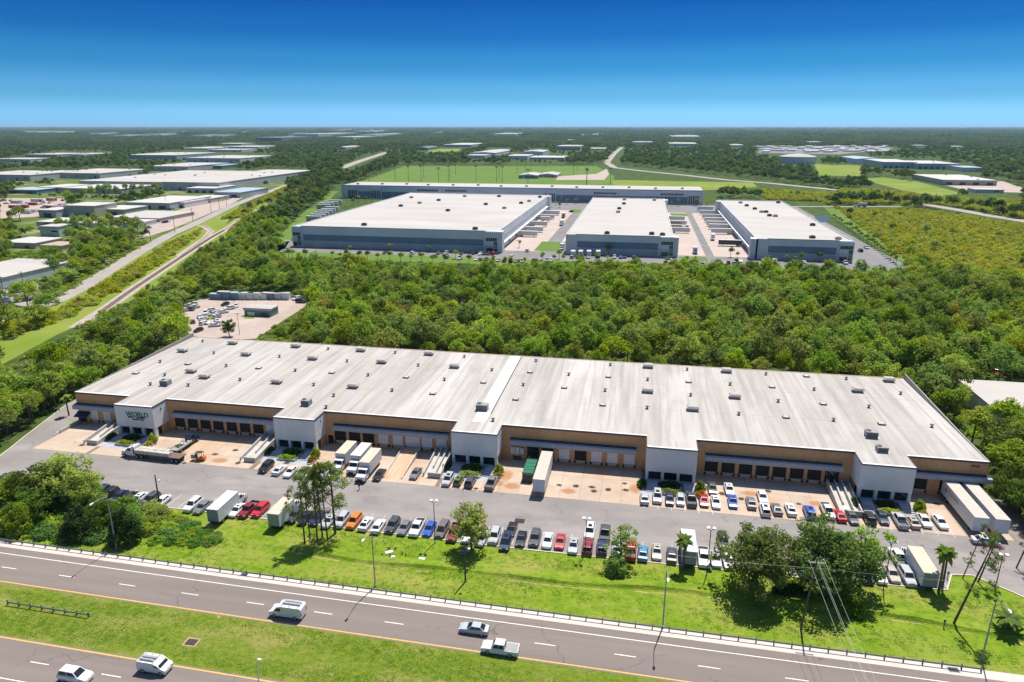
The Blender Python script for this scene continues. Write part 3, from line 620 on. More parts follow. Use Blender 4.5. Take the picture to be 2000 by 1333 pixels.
# canopies with an open frame look, one slab a bay
CAN = [(-145.3, -129.0), (-116.2, -85.3), (-72.0, -42.4), (-27.6, 1.9), (17.0, 46.0), (59.0, 75.3)]
for a, b in CAN:
    c = MB().extr([(WY0 - .02, 5.55), (WY0 - .02, 5.2), (WY0 - 1.25, 4.3), (WY0 - 1.42, 4.3), (WY0 - 1.42, 5.3), (WY0 - 1.25, 5.36)], a, b).build('canopy', M['canopy'], WH_)
    MB().extr([(WY0 - .03, 5.56), (WY0 - .75, 5.47), (WY0 - .75, 5.54), (WY0 - .03, 5.64)], a + .1, b - .1).build('canopy_deck', M['canopy_debris_shade'], c)  # dark strip along the back: debris, with shade painted in as colour
# dock doors by bay; sill 1.2 m above the court
WIN = []
def dock(px, kind, w=2.6, z0=1.2, z1=4.3):
    x = XW(px, WY0, 2.4)
    y = WY0
    mt = {'w': 'door_white', 'd': 'door_dark', 'g': 'glass'}[kind]
    d = MB().box(x - w / 2, x + w / 2, y - .05, y - .004, z0, z1).build('dock_door' if kind != 'g' else 'window', M[mt], WH_)
    for (p, q, r_, s_) in ((x - w / 2 - .14, x - w / 2, z0, z1), (x + w / 2, x + w / 2 + .14, z0, z1)): MB().box(p, q, y - .12, y - .003, r_, s_).build('jamb', M['dark'] if kind != 'w' else M['brick'], d)
    if kind == 'g':
        mb = MB()
        for q in range(1, 3): mb.box(x - w / 2 + w * q / 3 - .04, x - w / 2 + w * q / 3 + .04, y - .09, y - .051, z0, z1)
        for q in range(1, 3): mb.box(x - w / 2, x + w / 2, y - .08, y - .052, z0 + (z1 - z0) * q / 3 - .04, z0 + (z1 - z0) * q / 3 + .04)
        mb.build('mullion', M['hvac_dark'], d)
    elif z0 > .5:
        mb = MB().box(x - w * .55, x + w * .55, y - .30, y - .003, .78, 1.12); mb.build('dock_leveller', M['concrete'], d)
        [MB().box(x + s0 * w, x + s1 * w, y - .34, y - .01, .5, 1.1).build('bumper', M['dark'], d) for s0, s1 in ((-.6, -.42), (.42, .6))]
        if kind == 'w':
            mb = MB()
            for q in range(1, 5): mb.box(x - w / 2, x + w / 2, y - .06, y - .051, z0 + (z1 - z0) * q / 5 - .015, z0 + (z1 - z0) * q / 5 + .015)
            mb.build('door_rib', M['hvac'], d)
for p in (352, 377, 402, 427, 453, 479, 505): dock(p, 'd', 2.5)
dock(528, 'w', 2.2); dock(185, 'w', 2.3); dock(209, 'w', 2.3); dock(160, 'd', 2.2, .3, 3.2)
for p, k in ((665, 'd'), (693, 'd'), (720, 'd'), (749, 'w'), (777, 'w'), (834, 'w'), (862, 'w')): dock(p, k)
dock(806, 'w', 3.6, .9, 4.4); dock(646, 'd', 1.0, .1, 2.3)
for p, k in ((1041, 'd'), (1070, 'd'), (1102, 'w'), (1134, 'd'), (1165, 'w'), (1196, 'w'), (1229, 'w')): dock(p, k, 2.5)
for p in (1389, 1422, 1456, 1489, 1522, 1556, 1590): dock(p, 'd', 2.55)
dock(1624, 'g', 2.6, .9, 4.1)
for p in (1796, 1848, 1886, 1904): dock(p, 'd', 2.5)
# small blue awning and electrical cabinets
MB().extr([(WY0 - .03, 3.3), (WY0 - 1.9, 2.5), (WY0 - 1.9, 2.3), (WY0 - .03, 3.1)], -145.0, -141.2).build('awning', M['sign_navy'], WH_)
cb = empty('electrical_cabinets', (XW(1011, WY0, 1.5), WY0 - .4, 0), 0, 'grey electrical cabinets and conduit on the brick wall beside the green container', 'cabinet')
for k, (x, w, z0, z1) in enumerate(((-1.6, 1.1, 1.6, 3.4), (-.4, .9, 1.5, 3.4), (.7, .9, 1.7, 3.2), (-1.0, 1.8, .0, .9))):
    MB().box(x, x + w, -.1, .38, z0, z1).build('cabinet', M['white_wall' if k < 3 else 'hvac_dark'], cb)
# lettering on the first office and the street number at the far end
def text(name, s, size, loc, mat, parent, rot=(math.pi / 2, 0, 0), ext=.05, sx=1.0, sp=1.0):
    cu = bpy.data.curves.new(name, 'FONT'); cu.body = s; cu.size = size; cu.extrude = ext; cu.align_x = 'LEFT'; cu.space_character = sp; cu.offset = .012 * size
    t = bpy.data.objects.new(name, cu); COL.objects.link(t); bpy.context.view_layer.update()
    me = bpy.data.meshes.new_from_object(t.evaluated_get(bpy.context.evaluated_depsgraph_get())); bpy.data.objects.remove(t)
    me.materials.clear(); me.materials.append(mat)
    o = bpy.data.objects.new(name, me); link(o, parent); o.location = loc; o.rotation_euler = rot; o.scale = (sx, 1, 1); return o
sg = empty('wall_sign', (-125.7, OY - .06, 5.2), 0, 'green WORLD lettering over small navy words on the white office wall', 'sign')
text('lettering', 'WORLD', 1.75, (0, 0, .55), M['sign_green'], sg, sx=.98)
# two short navy lines, too small in the photograph to be read: plain raised letter bodies
rs_ = np.random.RandomState(5)
for z, x0, x1, h, gaps in ((.08, .5, 4.9, .42, (6, 7)), (-.42, 1.75, 5.0, .30, (7,))):
    x, k = x0, 0
    while x < x1:
        w = rs_.uniform(.22, .34)
        if k not in gaps:
            mb = MB().box(x, x + .09, -.05, .05, z, z + h)
            t = rs_.randint(3)
            if t != 1: mb.box(x + .085, x + w - .06, -.05, .05, z + h - .09, z + h)
            if t != 0: mb.box(x + .085, x + w - .06, -.05, .05, z, z + .09)
            if t == 2: mb.box(x + w - .13, x + w - .045, -.05, .05, z + .08, z + h - .08)
            mb.build('letter', M['sign_navy'], sg)
        x += w; k += 1
nb = empty('street_number', (XW(1896, WY0, 7.5), WY0 - .05, 7.2), 0, 'black street number 1912 high on the brick end wall', 'sign')
text('digits', '1912', .85, (0, 0, 0), M['black'], nb)
# roof plant: cowled exhaust fans, skylights and small vents, all at their places on the roof plane
def onroof(px, py): return P(px, py, WH + .2)
fan_b = MB().box(-1.1, 1.1, -.8, .8, -.2, .35).mesh('base', M['hvac'])
fan_h = MB().loft([[(-1.35, -1.0, .35), (1.35, -1.0, .35), (1.35, 1.0, .35), (-1.35, 1.0, .35)], [(-1.5, -1.1, .6), (1.5, -1.1, .6), (1.5, 1.1, .6), (-1.5, 1.1, .6)], [(-1.1, -.75, 1.0), (1.1, -.75, 1.0), (1.1, .75, 1.0), (-1.1, .75, 1.0)]]).mesh('hood', M['hvac_tan'])
fans = [(374, 726), (357, 686), (455, 671), (481, 693), (400, 737), (578, 677), (611, 701), (705, 685), (746, 708), (838, 692), (888, 717), (541, 747), (690, 756), (1266, 717), (1265, 765), (1419, 726), (1435, 776), (1353, 800), (1675, 764), (1736, 744)]
for k, (px, py) in enumerate(fans):
    x, y = onroof(px, py); o = empty('exhaust_fan', (x, y, WH + .2), 0, 'low hooded exhaust fan standing on the long warehouse roof', 'roof fan', 'hooded exhaust fans on the long warehouse roof')
    inst(fan_b, 'base', o); inst(fan_h, 'hood', o)
sk_c = MB().box(-.8, .8, -.6, .6, -.2, .12).mesh('curb', M['hvac_dark']); sk_d = MB().loft([[(-.62, -.42, .12), (.62, -.42, .12), (.62, .42, .12), (-.62, .42, .12)], [(-.45, -.3, .22), (.45, -.3, .22), (.45, .3, .22), (-.45, .3, .22)]]).mesh('dome', M['skylight'])
sky_px = [(265, 729), (367, 711), (505, 719), (648, 728), (793, 737), (845, 769), (944, 747), (1007, 780), (1035, 727), (1102, 757), (1177, 791), (1188, 736), (1345, 746), (1508, 756), (1535, 815), (1575, 735), (1608, 789), (1722, 828)]
for px, py in sky_px:
    x, y = onroof(px, py); o = empty('roof_skylight', (x, y, WH + .2), 0, 'small framed skylight set in the long warehouse roof', 'skylight', 'skylights in the long warehouse roof')
    inst(sk_c, 'curb', o); inst(sk_d, 'dome', o)
vent = MB().tube([(0, 0, -.25), (0, 0, .45)], .22, 8).tube([(0, 0, .38), (0, 0, .45), (0, 0, .58)], [.48, .52, .2], 8).mesh('roof_vent', M['hvac_dark'])
for px, py in [(313, 707), (294, 751), (322, 733), (368, 753), (396, 667), (418, 690), (442, 715), (469, 742), (546, 697), (577, 724), (613, 752), (641, 682), (678, 706), (719, 733), (766, 763), (772, 689), (817, 714), (868, 742), (907, 697), (961, 723), (1022, 752), (1047, 705), (1111, 732), (1182, 763), (1192, 713), (1264, 797), (1265, 742), (1342, 722), (1349, 772), (1426, 751), (1443, 809), (1496, 731), (1520, 784), (1590, 761), (1628, 821), (1653, 740), (1697, 795), (1759, 769), (1820, 833), (652, 773), (637, 796), (963, 821)]:
    x, y = onroof(px, py); inst(vent, 'roof_vent', roof, (x, y, WH + .2))
def hvac(px, py, w, d, h, label):
    x, y = onroof(px, py); o = empty('air_handler', (x, y, WH), R.uniform(-.05, .05), label, 'air handler')
    MB().box(-w / 2 - .5, w / 2 + .6, -d / 2 - .3, d / 2 + .3, -.05, .06).build('pad', M['roof_seam'], o)
    MB().box(-w / 2, w / 2, -d / 2, d / 2, .06, h).build('cabinet', M['hvac'], o)
    mb = MB()
    for k in range(4): mb.box(-w / 2 + .15, w / 2 - .15, -d / 2 - .03, -d / 2 - .003, .3 + k * (h - .5) / 4, .3 + (k + .6) * (h - .5) / 4)
    mb.build('louvre', M['hvac_dark'], o)
    MB().tube([(-w / 4, 0, h - .02), (-w / 4, 0, h + .14)], min(w, d) * .28, 10).build('fan_guard', M['hvac_dark'], o)
hvac(324, 751, 2.4, 1.9, 1.5, 'boxy grey air handler behind the lettered office roof')
hvac(599, 790, 2.2, 1.8, 1.5, 'grey air handler on a dark pad behind the second white office')
hvac(942, 799, 2.9, 2.0, 1.6, 'large grey air handler beside the pale strip along the middle of the roof')
hvac(1701, 852, 2.5, 1.9, 1.5, 'dark grey air handler farther back of the pair at the roof end')
hvac(1722, 880, 2.2, 1.7, 1.2, 'grey air handler on the roof of the last white office')
# pale repair strip and conduit across the roof
a_, b_ = onroof(975, 735), onroof(935, 795)
MB().box(a_[0] - .2, a_[0] + 3.0, WY0 + .8, WY1 - .6, WH + .021, WH + .03).build('repair_strip', M['stucco'], roof)
mb = MB()
for k in range(34): mb.box(a_[0] + 3.1, a_[0] + 3.35, 153 + k * 1.3, 153.75 + k * 1.3, WH + .02, WH + .16)
mb.build('conduit_block', M['hvac_dark'], roof)

# ------------------------------------------------------------------ forecourts: plaza, steps, planters, hedges, ramps
hedge_m = [bush_mesh(40 + k, 1, 1, 1, 46, 26, .22, 'leaf_dark' if k else 'leaf_bright', (.22, .34)) for k in range(2)]
def hedge(x, y, z, sx, sy, sz, label, mat='leaf_dark', group=None):
    me = hedge_m[0 if mat == 'leaf_bright' else 1]
    o = inst(me, 'hedge', None, (x, y, z), 0, (sx, sy, sz)); tag(o, label, 'hedge', group)
    if mat not in ('leaf_bright', 'leaf_dark'):
        o.data = me.copy(); o.data.materials[0] = M[mat]
    return o
ordn = ['lettered first', 'second', 'middle', 'fourth', 'last']
for k, (a, b) in enumerate(OFF):
    c = (a + b) / 2; nm = ordn[k] + ' white office'
    pl = struct(sheet('plaza', [(a - .8, 134.6), (b + .6, 134.6), (b + 1.2, 141.2), (a - 1.2, 141.2)], .036, M['plaza']))
    f = empty('entrance_stairs', (c, 139.5, 0), 0, 'blue-grey entrance steps up to the ' + nm, 'steps')
    for sgn, xc in ((-1, a + 1.6), (1, b - 1.3)):
        for q in range(4):
            MB().box(xc - 1.25 - c, xc + 1.25 - c, -2.6 + q * .55, 1.76, .03 + q * .14, .17 + q * .14).build('step', M['plaza'], f)
    MB().box(a + .1 - c, b - .1 - c, 1.76, 2.5, .03, .59).build('landing', M['plaza'], f)
    p = empty('planter', (c, 138.2, 0), 0, 'raised concrete planter bed in front of the ' + nm, 'planter')
    w2 = (b - a) / 2 - 3.1
    mb = MB()
    for (x0, x1, y0, y1) in ((-w2, w2, -2.3, -2.1), (-w2, -w2 + .2, -2.1, 2.2), (w2 - .2, w2, -2.1, 2.2)): mb.box(x0, x1, y0, y1, 0, .55)
    mb.build('planter_wall', M['concrete'], p); MB().box(-w2 + .2, w2 - .2, -2.1, 2.9, 0, .45).build('soil', M['soil'], p)
    hedge(c, 136.9, .4, w2 * 1.05, 1.25, .95, 'low bright clipped hedge at the front of the planter by the ' + nm, 'leaf_bright')
    hedge(c, 139.2, .4, w2 * 1.05, 1.3, 1.8, 'tall dark shrubs behind the clipped hedge by the ' + nm, 'leaf_dark')
    q = empty('side_planter', (b + .9, 137.5, 0), 0, 'curved kerbed planting bed right beside the %s steps' % nm, 'planter')
    mb = MB(); pts = [(.9 * math.cos(t), 2.6 * math.sin(t)) for t in np.linspace(0, 6.283, 17)[:-1]]
    mb.prism(pts, 0, .38).build('bed_wall', M['concrete'], q); MB().prism([(x * .85, y * .93) for x, y in pts], .37, .42).build('soil', M['soil'], q)
    hedge(b + .9, 138.8, .3, 1.15, 1.2, 2.9, 'lime green bush against the corner of the ' + nm, 'leaf_bright')
    hedge(b + .9, 137.0, .3, 1.0, 1.1, 1.5, 'yellow leaved bush in the curved bed of the ' + nm, 'leaf_yellow')
    hedge(b + .9, 135.8, .3, .7, .6, .7, 'small reddish plant at the tip of the curved bed of the ' + nm, 'leaf_dry')
    hedge(a - .6, 139.3, .03, 1.1, 1.7, 2.0, 'dark shrub left of the steps to the ' + nm, 'leaf_dark')
# ramps: parallel retaining walls beside four of the offices
def ramp_walls(x0, x1, y0, y1, label, walls=3, box=True):
    o = empty('access_ramp', (x0, y0, 0), 0, label, 'ramp'); W, D = x1 - x0, y1 - y0
    MB().extr([(0, .03), (D, .03), (D, 1.15), (D - 1.5, 1.15)], .1, W - .1).build('ramp_floor', M['concrete'], o)
    for k in range(walls):
        x = W * k / (walls - 1) - .13
        MB().extr([(0 if k != 1 else D * .3, .02), (D, .02), (D, 1.95), (D - 1.6, 1.95), (0 if k != 1 else D * .3, .95)], x, x + .26).build('ramp_wall', M['concrete'], o)
    if box: MB().box(W * .28, W + .13, -.26, -.005, .02, 1.25).build('end_wall', M['concrete'], o)
ramp_walls(-134.0, -130.2, 135.4, 146.4, 'concrete ramp with white walls left of the lettered office')
ramp_walls(-90.4, -86.6, 134.0, 146.4, 'concrete ramp with parallel walls left of the second white office')
ramp_walls(-45.4, -41.5, 134.6, 146.4, 'concrete ramp with four parallel walls left of the middle white office', 4)
ramp_walls(43.3, 47.6, 134.6, 146.4, 'concrete ramp with parallel walls left of the last white office', 4)
# orange drive-in ramp between the truck wells
xr = XW(806, WY0, 1)
o = empty('drive_in_ramp', (xr, 132.4, 0), 0, 'rust stained drive-in ramp rising to the wide white door', 'ramp')
MB().extr([(0, .03), (14.2, .03), (14.2, .92), (11, .9)], -2.0, 2.0).build('ramp_floor', surf('rust_concrete', [([(.3, (.62, .26, .12)), (.7, (.60, .44, .34))], .35, (2.2, .35, 1))], .9), o)
for s in (-2.2, 2.0): MB().extr([(0, .02), (14.2, .02), (14.2, 1.35), (11, 1.3), (0, .35)], s, s + .2).build('ramp_wall', M['concrete'], o)
MB().box(-145.0, -144.7, 139.8, 146.7, .02, .9).build('low_wall', M['concrete'], WH_)
# ------------------------------------------------------------------ vehicles (nose towards +y)
def paint(name, c, rough=.32, metal=0.0):
    m, n, l, b = nmat(name); b.inputs['Base Color'].default_value = (*c, 1); b.inputs['Roughness'].default_value = rough
    b.inputs['Metallic'].default_value = metal; b.inputs['Coat Weight'].default_value = .5; b.inputs['Coat Roughness'].default_value = .08
    nz = noise(n, l, coords(n, l, S1, True), 2.0); r = ramp(n, [(.3, tuple(x * .9 for x in c)), (.7, tuple(min(1, x * 1.08) for x in c))]); l.new(nz, r.inputs[0]); l.new(r.outputs[0], b.inputs['Base Color'])
    return m
PAINT = {k: paint(k.replace(' ', '_') + '_paint', v) for k, v in {
    'white': (.66, .66, .66), 'silver': (.42, .43, .44), 'grey': (.17, .175, .18), 'dark grey': (.06, .063, .068), 'black': (.014, .014, .016), 'red': (.50, .018, .02), 'dark red': (.20, .014, .018),
    'blue': (.02, .085, .42), 'navy': (.012, .022, .07), 'beige': (.42, .37, .30), 'olive green': (.10, .15, .05), 'orange': (.72, .18, .015), 'brown': (.15, .12, .10), 'light blue': (.08, .22, .36), 'yellow': (.7, .4, .02), 'green': (.03, .16, .09)}.items()}
M['tyre'] = flat('tyre', (.018, .018, .018), .85); M['rim'] = flat('rim', (.30, .30, .31), .4)
M['headlight'] = flat('headlight', (.75, .76, .74), .15); M['taillight'] = flat('taillight', (.35, .01, .01), .25); M['bed'] = flat('truck_bed', (.10, .10, .105), .8)
M['chassis'] = flat('chassis', (.03, .03, .032), .8); M['trailer'] = flat('trailer_skin', (.56, .57, .57), .5, var=.06); M['trailer_roof'] = flat('trailer_roof', (.46, .405, .35), .7, var=.1)
M['wrap'] = flat('wrapped_stock', (.48, .43, .38), .6, var=.25, sc=1.2)
M['box_roof'] = flat('box_roof', (.52, .44, .34), .7, var=.1)
def wheel_mesh(r, w):
    mb = MB(); n = 14
    for s, rr, m in ((w / 2, r, 0), (w / 2 + .012, r * .62, 1)):
        mb.loft([[(-s, rr * math.cos(6.283 * k / n), r + rr * math.sin(6.283 * k / n)) for k in range(n)], [(s, rr * math.cos(6.283 * k / n), r + rr * math.sin(6.283 * k / n)) for k in range(n)]], m)
    return mb.mesh('wheel', [M['tyre'], M['rim']])
WHL = {k: wheel_mesh(*v) for k, v in {'car': (.33, .23), 'suv': (.37, .25), 'truck': (.48, .30)}.items()}
def ring(y, zt, wt, w, zb=.26, sh=.14):
    return [(-w * .9, y, zb), (w * .9, y, zb), (w, y, zb + .22), (w, y, max(zt - sh, zb + .25)), (wt, y, zt), (-wt, y, zt), (-w, y, max(zt - sh, zb + .25)), (-w, y, zb + .22)]
SPEC = {  # length, width, body stations (y, ztop, w factor), cabin (rear base, rear top, front top, front base, roof z), wheel
    'sedan': (4.75, 1.83, [(-2.37, .62, .86), (-2.3, .90, .94), (-1.75, 1.00, 1), (-1.0, .98, 1), (1.0, .95, 1), (1.85, .86, .98), (2.25, .72, .9), (2.37, .55, .82)], (-1.85, -1.05, .25, 1.08, 1.44), 'car'),
    'coupe': (4.5, 1.85, [(-2.25, .62, .86), (-2.15, .92, .94), (-1.6, .99, 1), (-.9, .96, 1), (.9, .92, 1), (1.7, .82, .98), (2.1, .7, .9), (2.25, .52, .82)], (-1.8, -.75, .1, 1.0, 1.34), 'car'),
    'hatchback': (4.1, 1.75, [(-2.05, .62, .88), (-1.98, .95, .96), (-1.5, 1.0, 1), (.9, .97, 1), (1.55, .9, .98), (1.95, .75, .9), (2.05, .55, .82)], (-1.98, -1.55, .2, 1.1, 1.5), 'car'),
    'suv': (4.8, 1.94, [(-2.4, .7, .88), (-2.33, 1.02, .96), (-1.8, 1.1, 1), (1.0, 1.07, 1), (1.9, 1.0, .98), (2.28, .85, .92), (2.4, .6, .84)], (-2.3, -1.95, .35, 1.15, 1.74), 'suv'),
    'minivan': (5.1, 1.98, [(-2.55, .68, .9), (-2.48, 1.02, .97), (-1.8, 1.08, 1), (1.2, 1.05, 1), (2.1, .92, .97), (2.45, .78, .9), (2.55, .55, .82)], (-2.47, -2.2, .5, 1.6, 1.75), 'suv'),
    'pickup': (5.7, 2.0, [(-2.85, .62, .9), (-2.8, .72, .97), (-.95, .74, 1), (-.9, 1.12, 1), (1.2, 1.1, 1), (2.3, 1.03, .98), (2.75, .9, .93), (2.85, .6, .86)], (-.88, -.72, .75, 1.35, 1.86), 'suv')}
CARM = {}
def car_meshes(kind):
    L, W, st, (rb, rt, ft, fb, zr), wk = SPEC[kind]; w = W / 2; P_ = {}
    body = MB(); body.loft([ring(y, zt, w * f * .93, w * f) for y, zt, f in st][::-1])
    zb = 1.0 if kind in ('sedan', 'coupe', 'hatchback') else 1.08
    def cab(y, z, hw): return [(-hw, y, z), (hw, y, z)]
    bw, tw = w * .90, w * .70
    z0 = zb - .08
    # cabin: bottom rectangle to roof rectangle
    A = [(-bw, rb, z0), (bw, rb, z0), (bw, fb, z0), (-bw, fb, z0)]; B = [(-tw, rt, zr - .03), (tw, rt, zr - .03), (tw, ft, zr - .03), (-tw, ft, zr - .03)]
    C = [(-tw * .9, rt + .12, zr), (tw * .9, rt + .12, zr), (tw * .9, ft - .15, zr), (-tw * .9, ft - .15, zr)]
    body.loft([A, B, C])
    if kind == 'pickup':
        for s in (-1, 1): body.box(s * w - (.12 if s > 0 else 0), s * w + (0 if s > 0 else .12), -2.78, -.9, .70, 1.12)
        body.box(-w + .12, w - .12, -2.84, -2.74, .70, 1.12)
    P_['body'] = body.mesh('body', PAINT['white'])
    def quad(a, b, c, d, ins, off):
        """inset quad pushed out along its normal"""
        p = [Vector(x) for x in (a, b, c, d)]; cc = sum(p, Vector()) / 4; nn = (p[1] - p[0]).cross(p[3] - p[0]).normalized()
        return [cc + (x - cc) * ins + nn * off for x in p]
    mb = MB(); mb.face(quad(A[2], A[3], B[3], B[2], .88, .015)); P_['windshield'] = mb.mesh('windshield', M['glass'])
    mb = MB(); mb.face(quad(A[0], A[1], B[1], B[0], .84, .015)); P_['rear_window'] = mb.mesh('rear_window', M['glass'])
    for nm, q in (('side_window', (A[1], A[2], B[2], B[1])), ('side_window2', (A[3], A[0], B[0], B[3]))):
        q = [Vector(x) for x in q]; mb = MB(); lo = .26
        lp = [q[0].lerp(q[3], lo), q[1].lerp(q[2], lo), q[1].lerp(q[2], .9), q[0].lerp(q[3], .9)]
        for (s0, s1) in ((.06, .48), (.52, .93)):
            a, b, c, d = lp[0].lerp(lp[1], s0), lp[0].lerp(lp[1], s1), lp[3].lerp(lp[2], s1), lp[3].lerp(lp[2], s0)
            nn = (b - a).cross(d - a).normalized() * .015; mb.face([a + nn, b + nn, c + nn, d + nn])
        P_[nm] = mb.mesh('side_window', M['glass'])
    yf, yr = st[-2][0], st[1][0]
    P_['headlight'] = MB().box(-.17, .17, -.12, .03, -.07, .07).mesh('headlight', M['headlight']); P_['taillight'] = MB().box(-.15, .15, -.04, .06, -.1, .1).mesh('taillight', M['taillight'])
    if kind in ('sedan', 'suv', 'minivan', 'hatchback') : P_['sunroof'] = MB().box(-tw * .55, tw * .55, (rt + ft) / 2 - .1, ft - .3, zr + .001, zr + .012).mesh('sunroof', M['glass'])
    if kind == 'pickup': P_['truck_bed'] = MB().box(-w + .125, w - .125, -2.735, -.93, .745, .76).mesh('truck_bed', M['bed'])
    P_['lamps'] = (w, yf, yr, st[-2][1], st[1][1]); P_['wheels'] = (w, L, wk); return P_
CARS = []
def car(kind, colour, x, y, rz, row, full=True, extra=None, z=.03, sc=1.0):
    if kind not in CARM: CARM[kind] = car_meshes(kind)
    m = CARM[kind]; nm = {'suv': 'parked_suv', 'pickup': 'pickup_truck'}.get(kind, 'parked_' + kind)
    if row == 'road': nm = nm.replace('parked_', '')
    o = empty(nm, (x, y, z), rz, None, {'suv': 'suv', 'pickup': 'pickup', 'minivan': 'minivan'}.get(kind, 'car')); o.scale = (sc, sc, sc)
    b = inst(m['body'], 'body', o); b.material_slots[0].link = 'OBJECT'; b.material_slots[0].material = PAINT[colour]
    if full:
        for k in ('windshield', 'rear_window'): inst(m[k], k, o)
        inst(m['side_window'], 'side_window', o); inst(m['side_window2'], 'side_window', o)
        w, yf, yr, zf, zr_ = m['lamps']
        for s in (-1, 1):
            inst(m['headlight'], 'headlight', o, (s * w * .62, yf + .05, zf - .10)); inst(m['taillight'], 'taillight', o, (s * w * .72, yr - .06, zr_ - .14))
        if 'truck_bed' in m: inst(m['truck_bed'], 'truck_bed', o)
        elif 'sunroof' in m and R.random() < .35: inst(m['sunroof'], 'sunroof', o)
        w, L, wk = m['wheels']; r = {'car': .33, 'suv': .37}[wk]
        for sx in (-1, 1):
            for fy in (-.29, .31): inst(WHL[wk], 'wheel', o, (sx * (w - .13), fy * L, 0))
    else:
        inst(m['windshield'], 'windshield', o); inst(m['rear_window'], 'rear_window', o); inst(m['side_window'], 'side_window', o); inst(m['side_window2'], 'side_window', o)
        w, L, wk = m['wheels']
        for sx in (-1, 1):
            for fy in (-.29, .31): inst(WHL[wk], 'wheel', o, (sx * (w - .13), fy * L, 0))
    CARS.append((o, kind, colour, x, y, row)); return o
def pcar(px, py, kind, colour, face, row, jit=0.0, full=True):
    x, y = P(px, py, .7); rz = {'n': math.pi, 'f': 0.0}[face] + R.uniform(-.03, .03) + jit
    return car(kind, colour, x, y, rz, row, full)
LAWNROW, WALLROW, OUTROW = 'lawn row', 'office row', 'open lot'
for t in """196 962 suv navy n|213 966 suv black n|231 969 sedan navy n|249 972 sedan black n|270 974 sedan white n|294 976 suv dark_grey n|316 979 sedan white n|377 986 suv white n|396 990 sedan grey n|464 996 sedan white n|486 995 pickup dark_red n|509 996 suv red n
576 1007 suv dark_grey n|597 1011 sedan black n|619 1012 sedan navy n|643 1017 sedan silver n|668 1016 suv silver n|692 1018 suv orange n|715 1022 sedan white f|739 1027 sedan white f|767 1026 suv dark_grey n|790 1030 sedan grey n|815 1030 pickup white n|839 1032 sedan blue n|864 1034 minivan brown n|887 1040 pickup dark_red n
914 1045 sedan white n|941 1051 sedan silver n|966 1047 suv silver n|988 1058 minivan navy n|1018 1052 sedan black n|1045 1051 suv dark_grey n|1070 1055 sedan white n|1094 1057 coupe red n|1120 1065 sedan silver n|1148 1067 suv dark_red f|1176 1068 suv navy f|1205 1069 sedan white f|1232 1075 pickup red f|1256 1079 sedan light_blue f|1283 1077 sedan beige n|1312 1083 sedan dark_grey f|1374 1088 pickup white n|1398 1091 sedan silver n|1422 1095 sedan white n|1447 1097 suv white n|1474 1098 sedan dark_grey n|1502 1102 suv silver n|1531 1106 sedan black n|1569 1112 suv light_blue n|1600 1114 sedan white n|1631 1118 sedan silver n|1662 1121 suv grey n|1690 1122 suv navy n|1717 1122 sedan white n|1742 1120 sedan beige n|1772 1126 suv silver n""".replace('\n', '|').split('|'):
    px, py, k, c, f = t.split(); pcar(int(px), int(py), k, c.replace('_', ' '), f, LAWNROW)
for t in """520 912 suv black n|546 917 coupe white f|568 921 sedan white n|591 922 sedan olive_green n|611 923 sedan silver n|632 924 suv silver n|741 927 sedan black n|812 924 sedan grey n|875 937 suv silver n|896 938 hatchback olive_green f|919 940 suv dark_grey f|960 943 pickup grey f
1259 972 sedan silver f|1284 970 suv silver n|1308 975 hatchback navy n|1329 976 hatchback silver n|1350 975 pickup dark_grey f|1375 977 coupe red n|1398 980 sedan white n|1431 979 sedan blue n|1467 981 sedan grey f|1494 995 suv white f|1517 993 coupe grey f|1544 994 sedan white f|1581 1000 suv blue f|1616 998 pickup white n|1640 1006 coupe red f|1664 1010 sedan dark_grey n|1697 1011 suv black f|1723 1010 sedan navy n|1757 1016 pickup silver f|1782 1018 sedan beige f|1805 1016 sedan white n|1836 1019 sedan white n""".replace('\n', '|').split('|'):
    px, py, k, c, f = t.split(); pcar(int(px), int(py), k, c.replace('_', ' '), f, WALLROW)
for t in """1391 953 sedan dark_grey n|1424 955 sedan white n|1489 970 sedan white n|999 1034 sedan black n|1152 1038 suv white n|1182 1041 pickup dark_grey f|1754 1089 pickup white f|1651 1082 sedan white n|1412 1057 suv black n|14 931 sedan dark_grey f""".split('|'):
    px, py, k, c, f = t.split(); pcar(int(px), int(py), k, c.replace('_', ' '), f, OUTROW)
o = car('sedan', 'white', *P(1925, 1056, .7), -math.pi / 2 - .05, OUTROW)

